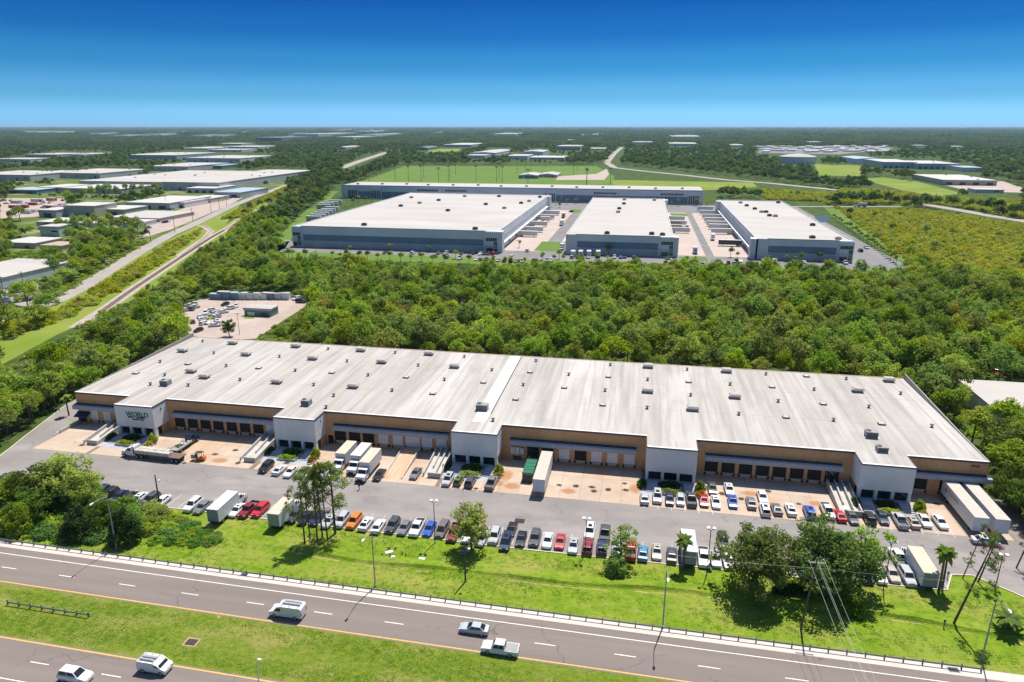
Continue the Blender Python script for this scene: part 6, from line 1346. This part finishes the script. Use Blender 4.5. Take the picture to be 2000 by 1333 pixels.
# ------------------------------------------------------------------ vehicles and little trees at the logistics park
cols = ['white', 'white', 'silver', 'silver', 'black', 'dark grey', 'grey', 'red', 'navy', 'dark red', 'blue', 'beige']; kinds = ['sedan', 'suv', 'sedan', 'pickup', 'suv', 'minivan']
def far_car(px, py, row, c=None, k=None, rz=None):
    x, y = P(px, py); return car(k or R.choice(kinds), c or R.choice(cols), x, y, (R.choice((0, math.pi)) if rz is None else rz), row, False, z=.07, sc=1.12)
FAR1 = 'front bays of the logistics park'
for t in '553 493,562 490,702 496,752 496,806 497,822 497,857 497,871 497,925 497,938 498,946 498,954 498,963 498,850 503,873 505,898 507,930 509,940 509,950 510,962 511,973 511,985 512,998 513,1008 513,1020 513,1042 513,1068 511,1076 511,1117 505,1128 505,1138 504,1150 505,1200 505,1212 505,1220 504,1238 506,1300 513,1310 513,1320 513,1330 514,1350 515,1360 515,1372 515,1405 516,1414 516,1422 516,1433 517,1437 512,1446 512,1490 511,1512 513,1570 515,1650 516,1000 500,1030 492'.split(','):
    px, py = map(int, t.split()); far_car(px, py, FAR1)
for t in '686 388,692 387,699 388,706 387,715 388,738 389,755 389,1080 394,1090 394,1098 394,1106 394,1118 395,1130 395,1070 408,1076 406,1320 396,1680 492,1692 486,1340 398'.split(','):
    px, py = map(int, t.split()); far_car(px, py, 'bays before the long back warehouse')
TG = 'trailers at the logistics park docks'
for k, (px, py, c) in enumerate(((1010, 453, 'w'), (1018, 442, 'w'), (1014, 432, 'g'), (1030, 428, 'w'), (1038, 420, 'w'), (1005, 462, 'w'))):
    x, y = P(px, py); trailer(-78 - (k % 2), y, -math.pi / 2, 13.5 if c == 'w' else 8, 'white semi trailer docked along the largest logistics warehouse', group=TG, roofm='trailer')
for k, py in enumerate((432, 441, 450, 455)):
    x, y = P(1310, py); trailer(29, y, -math.pi / 2, 13.5, ['white semi trailer docked beside the middle warehouse', 'white semi trailer with black lettering docked beside the middle warehouse', 'brick red semi trailer docked beside the middle warehouse', 'plain white trailer behind the red one at the middle warehouse'][k], roofm='trailer', skin='red' if k == 2 else 'trailer', group=TG)
    if k == 1:
        q = text('lettering', 'ADWAY', 2.4, (1.32, -5.5, 1.7), M['black'], bpy.data.objects[[o.name for o in bpy.data.objects if o.get('label') == 'white semi trailer with black lettering docked beside the middle warehouse'][0]], rot=(math.pi / 2, 0, math.pi / 2), ext=.02)
for k, py in enumerate((413, 421, 429, 436, 443, 449, 458, 481)):
    x, y = P(1420, py); trailer(58.5, y, math.pi / 2, 14.5, 'white semi trailer docked along the smallest logistics warehouse' if k < 7 else 'dark-sided semi trailer docked at the near end of the smallest warehouse', group=TG, roofm='trailer', skin='trailer' if k < 7 else 'hvac_dark')
for k, (px, py) in enumerate(((600, 432), (608, 428), (615, 424), (622, 420), (628, 417), (635, 413), (618, 408), (626, 405), (634, 402), (642, 399))):
    x, y = P(px + 14, py); trailer(x, y, -math.pi / 2, 13.5, 'grey-white trailer in the parked line behind the largest warehouse', group='trailers parked behind the largest warehouse', roofm='trailer')
def tractor_rig(px, py, rz, colour, label, L=12.0):
    x, y = P(px, py); o = empty('lorry', (x, y, .07), rz, label, 'lorry')
    cab_parts(o, L / 2 + .3, colour, 1.2); MB().box(-1.28, 1.28, -L / 2, L / 2, 1.1, 4.0).build('cargo_box', M['trailer'], o); MB().box(-.5, .5, -L / 2, L / 2 + 3, .6, 1.09).build('chassis', M['chassis'], o)
    for s in (-1, 1):
        for yy in (L / 2 + 2.5, L / 2 - .8, -L / 2 + 1.4, -L / 2 + 2.7): inst(WHL['truck'], 'wheel', o, (s * 1.05, yy, 0))
tractor_rig(1392, 468, math.pi - .1, 'white', 'white lorry driving down the court of the smallest warehouse', 9)
tractor_rig(1097, 440, math.pi, 'white', 'white lorry waiting at the kerb between the two larger warehouses', 7)
tractor_rig(1101, 425, math.pi, 'brown', 'brown lorry in the queue between the two larger warehouses', 7)
tractor_rig(1335, 452, -math.pi / 2, 'white', 'white tractor coupled beside the red trailer', 3)
tractor_rig(1357, 495, math.pi, 'light blue', 'pale lorry at the gate between the middle and smallest warehouses', 5)
tractor_rig(1098, 488, math.pi, 'white', 'white box lorry at the corner of the middle warehouse', 5)
for k, px in enumerate((1119, 1134, 1150, 1168)): tractor_rig(px, 503, 0, ['orange', 'white', 'black', 'silver'][k], ['orange-cabbed box truck in front of the middle warehouse', 'white-cabbed box truck next to the orange one', 'black-cabbed box truck in front of the middle warehouse', 'silver-cabbed box truck at the middle of the front row'][k], 5)
tractor_rig(1684, 405, math.pi / 2, 'white', 'white lorry on the lane beyond the scrubland', 8)
K['young0'] = tree_kind(300, 5.0, 1.7, 1.9, 16, 26, .5, 'leaf', (.5, .8), tr=.1, inner=.2); K['young1'] = tree_kind(301, 5.5, 1.4, 2.3, 16, 26, .5, 'leaf_bright', (.45, .75), tr=.1, inner=.2)
rs_ = np.random.RandomState(31)
for t in '553 506,564 505,571 505,583 506,597 507,610 507,618 492,649 504,685 492,665 506,678 505,703 502,718 508,738 509,762 491,762 510,783 513,802 511,824 511,839 493,845 514,867 512,890 506,900 507,916 515,910 490,939 517,962 516,987 517,998 519,1012 522,1026 517,1046 520,1060 508,1082 512,1092 507,1014 484,1058 510,1128 515,1164 508,1100 512,1188 500,1303 517,1314 523,1341 515,1427 503,1500 512,1536 512,1552 512,1564 513,1600 512,1440 505'.split(','):
    px, py = map(int, t.split()); x, y = P(px, py); plant(K['young%d' % rs_.randint(2)], 'young_tree', x, y, 'young planted tree on the lawn edge before the logistics warehouses', 'tree', 'young trees before the logistics park', rs_.uniform(.8, 1.35))
for t in '1085 402,1096 401,1108 400,1125 399,1093 406,1300 402,1310 404,1325 403,1360 403,1380 402,700 395,715 396,726 397,668 398,690 401'.split(','):
    px, py = map(int, t.split()); x, y = P(px, py); plant(K['young%d' % rs_.randint(2)], 'young_tree', x, y, 'young planted tree in the inner courts of the logistics park', 'tree', 'young trees inside the logistics park', rs_.uniform(.9, 1.5))
# repair yard: scattered cars, caravans along its back edge, floodlight
for t in '440 597,416 608,402 614,448 605,462 600,423 613,391 622,399 626,396 634,401 633,420 621,424 620,437 612,377 631,424 629,420 638,415 616,372 599,378 596,370 607,380 603,365 608,388 648,588 592,580 586'.split(','):
    px, py = map(int, t.split()); x, y = P(px, py); car(R.choice(['sedan', 'suv', 'hatchback']), R.choice(['white', 'white', 'silver', 'grey', 'black']), x, y, R.uniform(0, 6.28), 'repair yard', False, z=.04)
for k, (px, c) in enumerate(((420, 'panel_blue'), (436, 'panel_blue'), (453, 'panel_blue'), (468, 'grey_wall'), (481, 'panel_light'), (495, 'white_wall'), (509, 'white_wall'), (523, 'panel_blue'), (537, 'panel_mid'), (553, 'panel_light'))):
    x, y = P(px, 586); o = empty('storage_container', (x, y, .03), 0, ['blue-grey', 'blue-grey', 'blue-grey', 'grey', 'pale grey', 'white', 'white', 'blue-grey', 'slate', 'pale grey'][k] + ' storage container in the line at the back of the repair yard', 'container', 'storage containers at the back of the repair yard')
    h = (2.6, 3.6, 3.2, 2.6, 3.0, 3.0, 2.4, 3.0, 2.8, 3.0)[k]; MB().box(-2.9, 2.9, 0, 2.5, 0, h).build('box', M[c], o); MB().box(-2.95, 2.95, -.05, 2.55, h, h + .08).build('roof', M['white_roof' if k % 2 else 'teal_roof'], o)
lot_lamp(468, 654, 614, 'twin-headed lamp post in the repair yard behind the warehouse')
x, y = P(448, 658); plant(K['round'], 'shade_tree', x, y, 'small round tree standing alone in the repair yard', 'tree', None, .95)
# yard clutter and cars of the works
for k in range(46):
    px, py = rs_.uniform(0, 125), rs_.uniform(392, 420); x, y = P(px, py)
    if k % 3: car(R.choice(kinds), R.choice(cols), x, y, R.uniform(0, 6.28), 'scrap yard', False, z=.07)
    else:
        o = empty('storage_container', (x, y, .06), rs_.uniform(-.2, .2), 'pale container standing in the crowded scrap yard', 'container', 'containers in the scrap yard'); MB().box(-6, 6, -1.3, 1.3, 0, 2.8).build('box', M[('white_wall', 'grey_wall', 'red')[k % 9 // 3]], o); MB().box(-6.05, 6.05, -1.35, 1.35, 2.8, 2.88).build('roof', M['grey_roof'], o)
for t in '300 436,308 434,316 432,324 430,332 428,340 427,322 436,330 434,352 424,362 421,372 419,330 411,338 409,346 407,354 405,362 403,370 402,380 400,450 388,384 392,284 440,290 446,210 516,100 586,4 596,12 590,22 566,30 572,45 560,10 574'.split(','):
    px, py = map(int, t.split()); x, y = P(px, py); car(R.choice(kinds), R.choice(cols), x, y, R.uniform(0, 6.28), 'works yards by the side road', False, z=.07)
upm = MB().tube([(0, 0, -.1), (0, 0, 11)], [.2, .13], 6).mesh('pole', M['wood_pole']); upa = MB().box(-1.2, 1.2, -.08, .08, 10.1, 10.3).mesh('crossarm', M['wood_pole'])
for px, py in ((295, 474), (342, 454), (377, 433), (413, 417), (429, 410), (443, 404), (325, 405), (10, 585), (50, 575)):
    x, y = P(px, py); o = empty('utility_pole', (x, y, 0), .6, 'timber utility pole in the line along the side road', 'utility pole', 'utility poles along the side road'); inst(upm, 'pole', o); inst(upa, 'crossarm', o)
# vehicles left of the warehouse and a row of young trees along the last logistics warehouse
x, y = P(205, 742); trailer(-150.2, 168, 0, 12, 'white trailer parked along the driveway side of the warehouse', roofm='trailer')
for k in range(6): car(('suv', 'sedan', 'pickup', 'sedan', 'suv', 'sedan')[k], ('white', 'black', 'white', 'navy', 'grey', 'silver')[k], -150.0, 178 + k * 3.1, math.pi / 2, 'side drive')
for k in range(24):
    t = k / 23; px = 1628 + 122 * t; py = 428 + 88 * t; x, y = P(px, py); plant(K['young%d' % (k % 2)], 'young_tree', x, y, 'young tree in the row along the smallest logistics warehouse', 'tree', 'young tree row along the smallest warehouse', rs_.uniform(.9, 1.4))
# ------------------------------------------------------------------ woods: clear views kept open, the rest planted
CLEAR += [
 [(548, 503), (560, 455), (596, 420), (645, 385), (660, 360), (1380, 364), (1402, 388), (1600, 394), (1640, 418), (1772, 510), (1700, 511), (1480, 508), (1330, 502), (1150, 505), (1000, 510), (920, 512), (740, 507), (700, 498), (600, 497)],
 [(0, 665), (0, 712), (100, 655), (170, 618), (265, 570), (330, 525), (395, 475), (440, 455), (470, 425), (430, 430), (395, 452), (330, 505), (230, 570), (130, 625)],
 [(0, 592), (60, 590), (120, 580), (220, 518), (330, 452), (400, 420), (480, 384), (560, 355), (560, 362), (490, 394), (400, 440), (330, 470), (220, 535), (110, 600), (80, 608), (0, 612)],
 [(0, 390), (125, 390), (128, 412), (0, 425)], [(285, 445), (290, 428), (345, 412), (470, 374), (490, 380), (440, 406), (330, 448)],
 [(355, 603), (410, 578), (595, 580), (592, 600), (545, 622), (510, 640), (480, 662), (380, 662)],
 [(690, 361), (785, 323), (1160, 323), (1185, 318), (1210, 288), (1222, 288), (1205, 322), (1480, 352), (1560, 362), (1640, 372), (1640, 376), (1480, 368), (1380, 364)],
 [(1685, 348), (1730, 346), (1880, 378), (1835, 384), (1760, 372)], [(1590, 322), (1680, 326), (1680, 345), (1600, 343)],
 [(1790, 350), (1850, 345), (1960, 357), (2000, 368), (2000, 376), (1900, 374)], [(1795, 400), (1820, 400), (1900, 413), (2000, 431), (2000, 437), (1880, 417)], [(1640, 401), (1760, 401), (1760, 406), (1640, 406)],
 [(1602, 405), (1640, 420), (1772, 508), (1752, 514), (1600, 440)], [(1476, 302), (1480, 285), (1745, 287), (1760, 292), (1640, 304)],
 [(662, 331), (700, 313), (745, 300), (755, 302), (690, 330)], [(835, 298), (895, 296), (900, 291), (840, 291)], [(75, 408), (130, 408), (130, 426), (80, 440), (20, 436)], [(40, 256), (155, 256), (155, 260), (40, 260)]]
SCRUB = [[(1632, 405), (1760, 408), (2060, 445), (2080, 575), (1930, 566), (1830, 556), (1776, 512), (1660, 425)], [(0, 640), (60, 612), (120, 600), (225, 535), (335, 470), (400, 442), (402, 455), (330, 505), (230, 572), (130, 632), (0, 690)],
         [(1480, 370), (1700, 372), (1850, 388), (2000, 395), (2000, 425), (1820, 398), (1640, 398), (1500, 392)], [(440, 450), (540, 395), (600, 365), (590, 385), (520, 425), (450, 470)], [(395, 452), (470, 398), (560, 362), (560, 372), (500, 402), (440, 452)]]
SPARSE = [[(1690, 328), (2000, 330), (2000, 352), (1700, 347)], [(0, 380), (480, 375), (470, 395), (330, 455), (200, 520), (0, 600)]]
CLEAR.append([(0, 892), (55, 846), (122, 797), (150, 784), (160, 800), (140, 850), (0, 970)])
FOOT += [(-149, 79, 40, 203.5), (-150, 80, 80, 150), (-156, -140, 150, 203), (-240, 152, 402, 724), (40, 79, 60, 150), (79, 160, 60, 128)]
rs = np.random.RandomState(77)
def field(y0, y1, sp, xpad=40):
    """jittered grid of candidate points inside the view wedge"""
    out = []; y = y0
    while y < y1:
        xl, xr = XW(-230, y, 0) - 6, XW(2230, y, 0) + 6; n = int((xr - xl) / sp) + 1
        out.append(np.stack([xl + (np.arange(n) + rs.uniform(-.4, .4, n) + .5 * (len(out) % 2)) * sp, np.full(n, y) + rs.uniform(-.4, .4, n) * sp], 1)); y += sp * .9
    return np.concatenate(out)
def qv(x, y, z):
    f = -x * syw + y * cyw; r = x * cyw + y * syw; d = CAMH - z; zc = f * cth + d * sth
    return CX + FPX * r / zc, CY + FPX * (d * cth - f * sth) / zc
def keep(A, h, rad):
    ok = np.ones(len(A), bool)
    for (a, b, c, d) in FOOT: ok &= ~((A[:, 0] > a - rad) & (A[:, 0] < b + rad) & (A[:, 1] > c - rad) & (A[:, 1] < d + rad))
    for fz in (0., .35, .7, 1.0):
        for dx in (-.7, .7):
            px, py = qv(A[:, 0] + dx * rad, A[:, 1], h * fz)
            for poly in CLEAR: ok &= ~inpoly(px, py, poly)
    return ok
def inzone(A, zones):
    px, py = qv(A[:, 0], A[:, 1], 0 * A[:, 0]); m = np.zeros(len(A), bool)
    for z in zones: m |= inpoly(px, py, z)
    return m
FT = [tree_kind(400 + k, (10.5, 11.5, 12.5, 11, 10, 12, 11.5)[k], (3.9, 4.2, 3.7, 4.6, 4.0, 3.5, 4.4)[k], (3.9, 4.2, 5.0, 4.0, 3.6, 5.0, 4.4)[k], 52, 44, .56, 'leaf' if k not in (2, 4) else 'leaf_bright', (.8, 1.4), tr=.2, limbs=4, inner=.6) for k in range(7)]
BS = [bush_mesh(420 + k, 2.6, 2.4, 2.6, 22, 24, .55, 'leaf_bush', (.6, .95)) for k in range(4)]
LT = [tree_kind(430 + k, 11.5, 5.0, 4.8, 26, 16, 1.35, 'leaf_far', (1.2, 1.9), tr=.25, limbs=0) for k in range(4)]
def clump_mesh(seed):
    r2 = np.random.RandomState(seed); c = []; rr = []
    for k in range(14):
        cx, cy = r2.uniform(-26, 26), r2.uniform(-26, 26); hh = r2.uniform(7, 13)
        for j in range(7): c.append((cx + r2.uniform(-4, 4), cy + r2.uniform(-4, 4), hh * r2.uniform(.4, .9))); rr.append(r2.uniform(1.8, 3.0))
    q, t = leaves(r2, c, rr, 9, 3.2); return quads_mesh('canopy', q, t, M['leaf_far'])
CM = [clump_mesh(440 + k) for k in range(3)]
A = field(118, 520, 6.9); A = A[~inzone(A, SCRUB)]; A = A[~(inzone(A, SPARSE) & (rs.uniform(0, 1, len(A)) < .15))]
H = rs.uniform(.70, 1.28, len(A)) * np.where(A[:, 0] < -165, .88, 1.0); A = A[(m := keep(A, H * 11.5, 2.6))]; H = H[m]
ix = rs.randint(7, size=len(A)); rot = rs.uniform(0, 6.28, len(A)); d = np.hypot(A[:, 0], A[:, 1])
px_, py_ = qv(A[:, 0], A[:, 1], H * 9); inview = (px_ > -40) & (px_ < 2040)
# trees hidden behind the near roof do not count towards the individuals
order = np.argsort(d + np.where(inview, 0, 1e6)); N_IND = 300
LBL = {'l': ('broadleaf tree in the wood between the warehouse drive and the railway', 'wood beside the railway'), 'c': ('broadleaf tree in the wood right behind the long brick warehouse', 'wood behind the long warehouse'), 'r': ('broadleaf tree in the wood beyond the 1912 end of the warehouse', 'wood beyond the warehouse end')}
for i in order[:N_IND]:
    x, y = A[i]; k = 'l' if x < -150 else 'r' if x > 76 else 'c'
    plant(FT[ix[i]], 'broadleaf_tree', x, y, ('tall ' if H[i] > 1.1 else 'low ' if H[i] < .85 else '') + ('light green ' if ix[i] in (2, 4) else '') + LBL[k][0], 'tree', LBL[k][1], H[i], rot[i])
rest = order[N_IND:]
TRm = [FT[k]['crown'] for k in range(7)]
scatter('woodland', [(A[i, 0], A[i, 1], 0, H[i], rot[i], ix[i]) for i in rest], TRm, 'dense green woodland between the warehouse and the logistics park', 'woodland')
# clumps among the works and at the driveway, tree by tree
WK = ['spreading tree in the clump among the works by the side road', 'trees of the works clumps']
for t in '135 398,150 394,165 391,180 388,196 385,212 384,228 382,246 380,262 378,278 378,292 379,306 378,118 455,132 452,148 458,162 450,176 459,190 452,204 460,218 454,232 462,246 457,258 466,270 462,140 470,165 474,190 478,215 480,240 480,100 520,125 528,150 522,175 530,110 548,40 432,25 438,55 600,75 640,20 645,40 655,95 628'.split(','):
    px, py = map(int, t.split()); x, y = P(px, py); plant(FT[rs.randint(7)], 'broadleaf_tree', x, y, WK[0], 'tree', WK[1], rs.uniform(.85, 1.25))
for px, py in ((4, 872), (22, 856), (44, 838), (70, 822), (92, 806), (108, 792)):
    x, y = P(px, py); plant(FT[rs.randint(7)], 'broadleaf_tree', x - 2, y + 1, 'broadleaf tree leaning over the kerb of the warehouse driveway', 'tree', 'trees at the driveway kerb', rs.uniform(.75, .95))
for px, py in ((1952, 985), (1985, 1004), (1998, 1056), (1962, 925), (1996, 940), (1948, 890), (1985, 880), (2010, 1010), (1975, 1035)):
    x, y = P(px, py); plant(K['oak%d' % rs.randint(3)], 'broadleaf_tree', max(x, 80.0) + rs.uniform(0, 2), y, 'dense broadleaf tree crowding the 1912 end of the warehouse', 'tree', 'trees at the warehouse end', rs.uniform(.85, 1.1))
# bare snags, yellowing crowns and big oaks that break up the canopy
def snag(seed, h):
    r2 = np.random.RandomState(seed); mb = MB(); mb.tube([(0, 0, 0), (.2, .1, h * .5), (.1, .3, h)], [.2, .14, .04], 6)
    for k in range(16):
        z = h * r2.uniform(.4, .95); a = r2.uniform(0, 6.28); e = r2.uniform(1, 2.6) * (1.2 - z / h); mb.tube([(.15, .15, z), (math.cos(a) * e * .6, math.sin(a) * e * .6, z + e * .5), (math.cos(a) * e, math.sin(a) * e, z + e * 1.1)], [.07, .05, .02], 4)
    return mb.mesh('branches', M['pole_grey'])
SN = [snag(k, 12.5) for k in range(2)]
for k, (px, py) in enumerate(((745, 590), (770, 585), (905, 640), (1010, 610), (1500, 600), (1880, 680), (1250, 560), (330, 640))):
    x, y = P(px, py); tag(inst(SN[k % 2], 'dead_tree', None, (x, y, 0), rs.uniform(0, 6), rs.uniform(.95, 1.15)), 'bare grey dead tree standing in the wood behind the warehouse', 'tree', 'dead trees in the wood')
YL = tree_kind(480, 11.5, 3.8, 4.2, 52, 44, .56, 'leaf_yellowing', (.8, 1.4), limbs=4, inner=.6)
for k, (px, py) in enumerate(((765, 640), (790, 655), (895, 575), (880, 560), (985, 660), (1100, 660), (1205, 655), (1320, 680), (1420, 610), (1700, 690), (1850, 650), (1880, 600), (1560, 650), (640, 640), (1010, 590), (1740, 600), (560, 560))):
    x, y = P(px, py); plant(YL, 'yellowing_tree', x, y, 'yellowing tree standing out in the green wood behind the warehouse', 'tree', 'yellowing trees in the wood', rs.uniform(.9, 1.15))
for k, (px, py) in enumerate(((660, 560), (700, 600), (820, 610), (870, 620), (930, 590), (1130, 600), (1180, 560), (1400, 570), (1450, 650), (1600, 610), (1750, 640), (1820, 700), (1650, 580), (620, 540), (1270, 620), (520, 550))):
    x, y = P(px, py); plant(K['oak%d' % (k % 3)], 'broadleaf_tree', x, y, 'broad spreading oak rising over the wood behind the warehouse', 'tree', 'big oaks in the wood', rs.uniform(1.1, 1.35))
# grass tufts that roughen the lawn and the median
TF = []
for k in range(3):
    r2 = np.random.RandomState(500 + k); c = np.stack([r2.uniform(-.6, .6, 9), r2.uniform(-.6, .6, 9), np.full(9, .05)], 1); q, t = leaves(r2, c, np.full(9, .16), 5, .20, up=.6); q[:, :, 2] = np.maximum(q[:, :, 2], .0) * .6; TF.append(quads_mesh('tuft', q, t, M['leaf_grass']))
G = np.concatenate([np.stack([rs.uniform(-130, 95, 11000), rs.uniform(94.5, 111, 11000)], 1), np.stack([rs.uniform(-110, 70, 8000), rs.uniform(73.5, 83, 8000)], 1)])
den = np.sin(G[:, 0] * .11 + 2 * np.sin(G[:, 1] * .3)) + np.sin(G[:, 1] * .9 + G[:, 0] * .05) + rs.uniform(-1, 1, len(G)); G = G[den > .1]
gy = np.array([yg(x) for x in G[:, 0]]); G = G[(G[:, 1] > gy + .8) | ((G[:, 1] < gy - 10.6) & (G[:, 1] > gy - 21))]
lim = np.interp(G[:, 0], [-140, -85, -20, 30, 55, 58, 62, 67, 73, 84, 100], [111.6, 111.5, 110.4, 110.9, 111.8, 116, 116.5, 112, 105, 92, 90]); G = G[G[:, 1] < lim - .3]
scatter('grass_tufts', [(x, y, .01, rs.uniform(.3, .75), rs.uniform(0, 6.28), rs.randint(3)) for x, y in G], TF, 'longer grass tufts on the lawn and the highway median', 'grass')
# understorey along the near edges so that the wood meets the ground
E_ = field(150, 420, 5.0); E_ = E_[~inzone(E_, SCRUB)]; E_ = E_[keep(E_, np.full(len(E_), 2.2), 1.8)]
scatter('undergrowth', [(x, y, 0, rs.uniform(.6, 1.1), rs.uniform(0, 6.28), rs.randint(4)) for x, y in E_], [bush_mesh(460 + k, 2.6, 2.4, 2.6, 16, 18, .6, 'leaf', (.6, .95)) for k in range(4)], 'leafy undergrowth at the foot of the woods', 'undergrowth')
# scrubland
S = field(160, 1000, 3.4); S = S[inzone(S, SCRUB)]; hs_ = rs.uniform(.55, 1.25, len(S)); m = keep(S, hs_ * 2.4, 1.0); S, hs_ = S[m], hs_[m]
scatter('scrubland', [(S[i, 0], S[i, 1], 0, hs_[i] * (1 + S[i, 1] / 2500), rs.uniform(0, 6.28), rs.randint(4)) for i in range(len(S))], BS, 'yellow-green scrub covering the open land and rail strip', 'scrub')
T = field(380, 980, 34); T = T[inzone(T, SCRUB)]; T = T[rs.uniform(0, 1, len(T)) < .6]; T = T[keep(T, np.full(len(T), 7.), 3)]
for x, y in T: plant(FT[rs.randint(7)], 'scrub_tree', x, y, 'lone darker tree rising from the yellow-green scrub', 'tree', 'lone trees in the scrub', rs.uniform(.5, .8))
# middle and far woods
pts = []
for (y0, y1, sp) in ((520, 1000, 9.0), (1000, 1600, 14.0), (1600, 2600, 24.0)):
    F = field(y0, y1, sp); F = F[~inzone(F, SCRUB)]; F = F[~(inzone(F, SPARSE) & (rs.uniform(0, 1, len(F)) < .3))]; hh = rs.uniform(.7, 1.2, len(F)); m = keep(F, hh * 10.5, 3.5); F, hh = F[m], hh[m]
    hh = hh * (1.0 if y0 < 900 else 1.1)
    pts += [(F[i, 0], F[i, 1], 0, hh[i], rs.uniform(0, 6.28), rs.randint(4)) for i in range(len(F))]
F = field(340, 900, 11.0); F = F[inzone(F, SPARSE)]; hh = rs.uniform(.38, .62, len(F)); m = keep(F, hh * 10, 1.6); F, hh = F[m], hh[m]; m = rs.uniform(0, 1, len(F)) < .6; F, hh = F[m], hh[m]
pts += [(F[i, 0], F[i, 1], 0, hh[i], rs.uniform(0, 6.28), rs.randint(4)) for i in range(len(F))]
scatter('far_woodland', pts, [k['crown'] for k in LT], 'unbroken tree canopy stretching away behind the logistics park', 'woodland')
pts = []
for (y0, y1, sp) in ((2600, 5000, 52.0), (5000, 12000, 130.0)):
    F = field(y0, y1, sp); hh = rs.uniform(.8, 1.15, len(F)) * (1 if y0 < 4000 else 1.9); m = keep(F, hh * 8, 14.); F, hh = F[m], hh[m]
    pts += [(F[i, 0], F[i, 1], 0, hh[i], rs.uniform(0, 6.28), rs.randint(3)) for i in range(len(F))]
pts += [(x, y, 0, rs.uniform(3, 5.5) * .55, rs.uniform(0, 6.28), rs.randint(3)) for x, y in field(12000, 26000, 420.0)]
scatter('horizon_woodland', pts, CM, 'distant blue-green forest along the horizon', 'woodland')
# ------------------------------------------------------------------ car labels: each one by its neighbours
def art(w): return ('an ' if w[0] in 'aeiou' else 'a ') + w
NM = {'suv': 'suv', 'pickup': 'pickup', 'minivan': 'minivan', 'sedan': 'sedan', 'coupe': 'coupe', 'hatchback': 'hatchback'}
rows = {}
for c in CARS: rows.setdefault(c[5], []).append(c)
used = {}
for row, cs in rows.items():
    if row == 'road': continue
    if row in (LAWNROW, WALLROW):
        cs.sort(key=lambda c: c[3])
        for k, c in enumerate(cs):
            me_ = c[2] + ' ' + NM[c[1]]; l_ = cs[k - 1] if k else None; r_ = cs[k + 1] if k + 1 < len(cs) else None
            f = lambda q: art(q[2] + ' ' + NM[q[1]])
            lb = me_ + (' between %s and %s' % (f(l_), f(r_)) if l_ and r_ else ' next to ' + f(l_ or r_) + ' at the end') + ', ' + row
            c[0]['label'] = lb; c[0]['group'] = 'cars in the ' + row
    else:
        for c in cs:
            c[0]['label'] = '%s %s parked in the %s' % (c[2], NM[c[1]], row); c[0]['group'] = 'cars in the ' + row
# ------------------------------------------------------------------ air: one even box of haze over the whole scene
hz = MB().box(-30000, 30000, -400, 40000, -1.5, 84.0).build('haze', None); hz.data.materials.clear()
hm = bpy.data.materials.new('haze'); hm.use_nodes = True; hn = hm.node_tree.nodes
hn.remove(hn['Principled BSDF']); pv = hn.new('ShaderNodeVolumePrincipled'); pv.inputs['Color'].default_value = (.50, .74, 1.0, 1); pv.inputs['Density'].default_value = 3.4e-5; pv.inputs['Anisotropy'].default_value = .2
hm.node_tree.links.new(pv.outputs[0], hn['Material Output'].inputs['Volume']); hz.data.materials.append(hm); hz['kind'] = 'stuff'; tag(hz, 'thin blue haze filling the air over the land', 'haze')
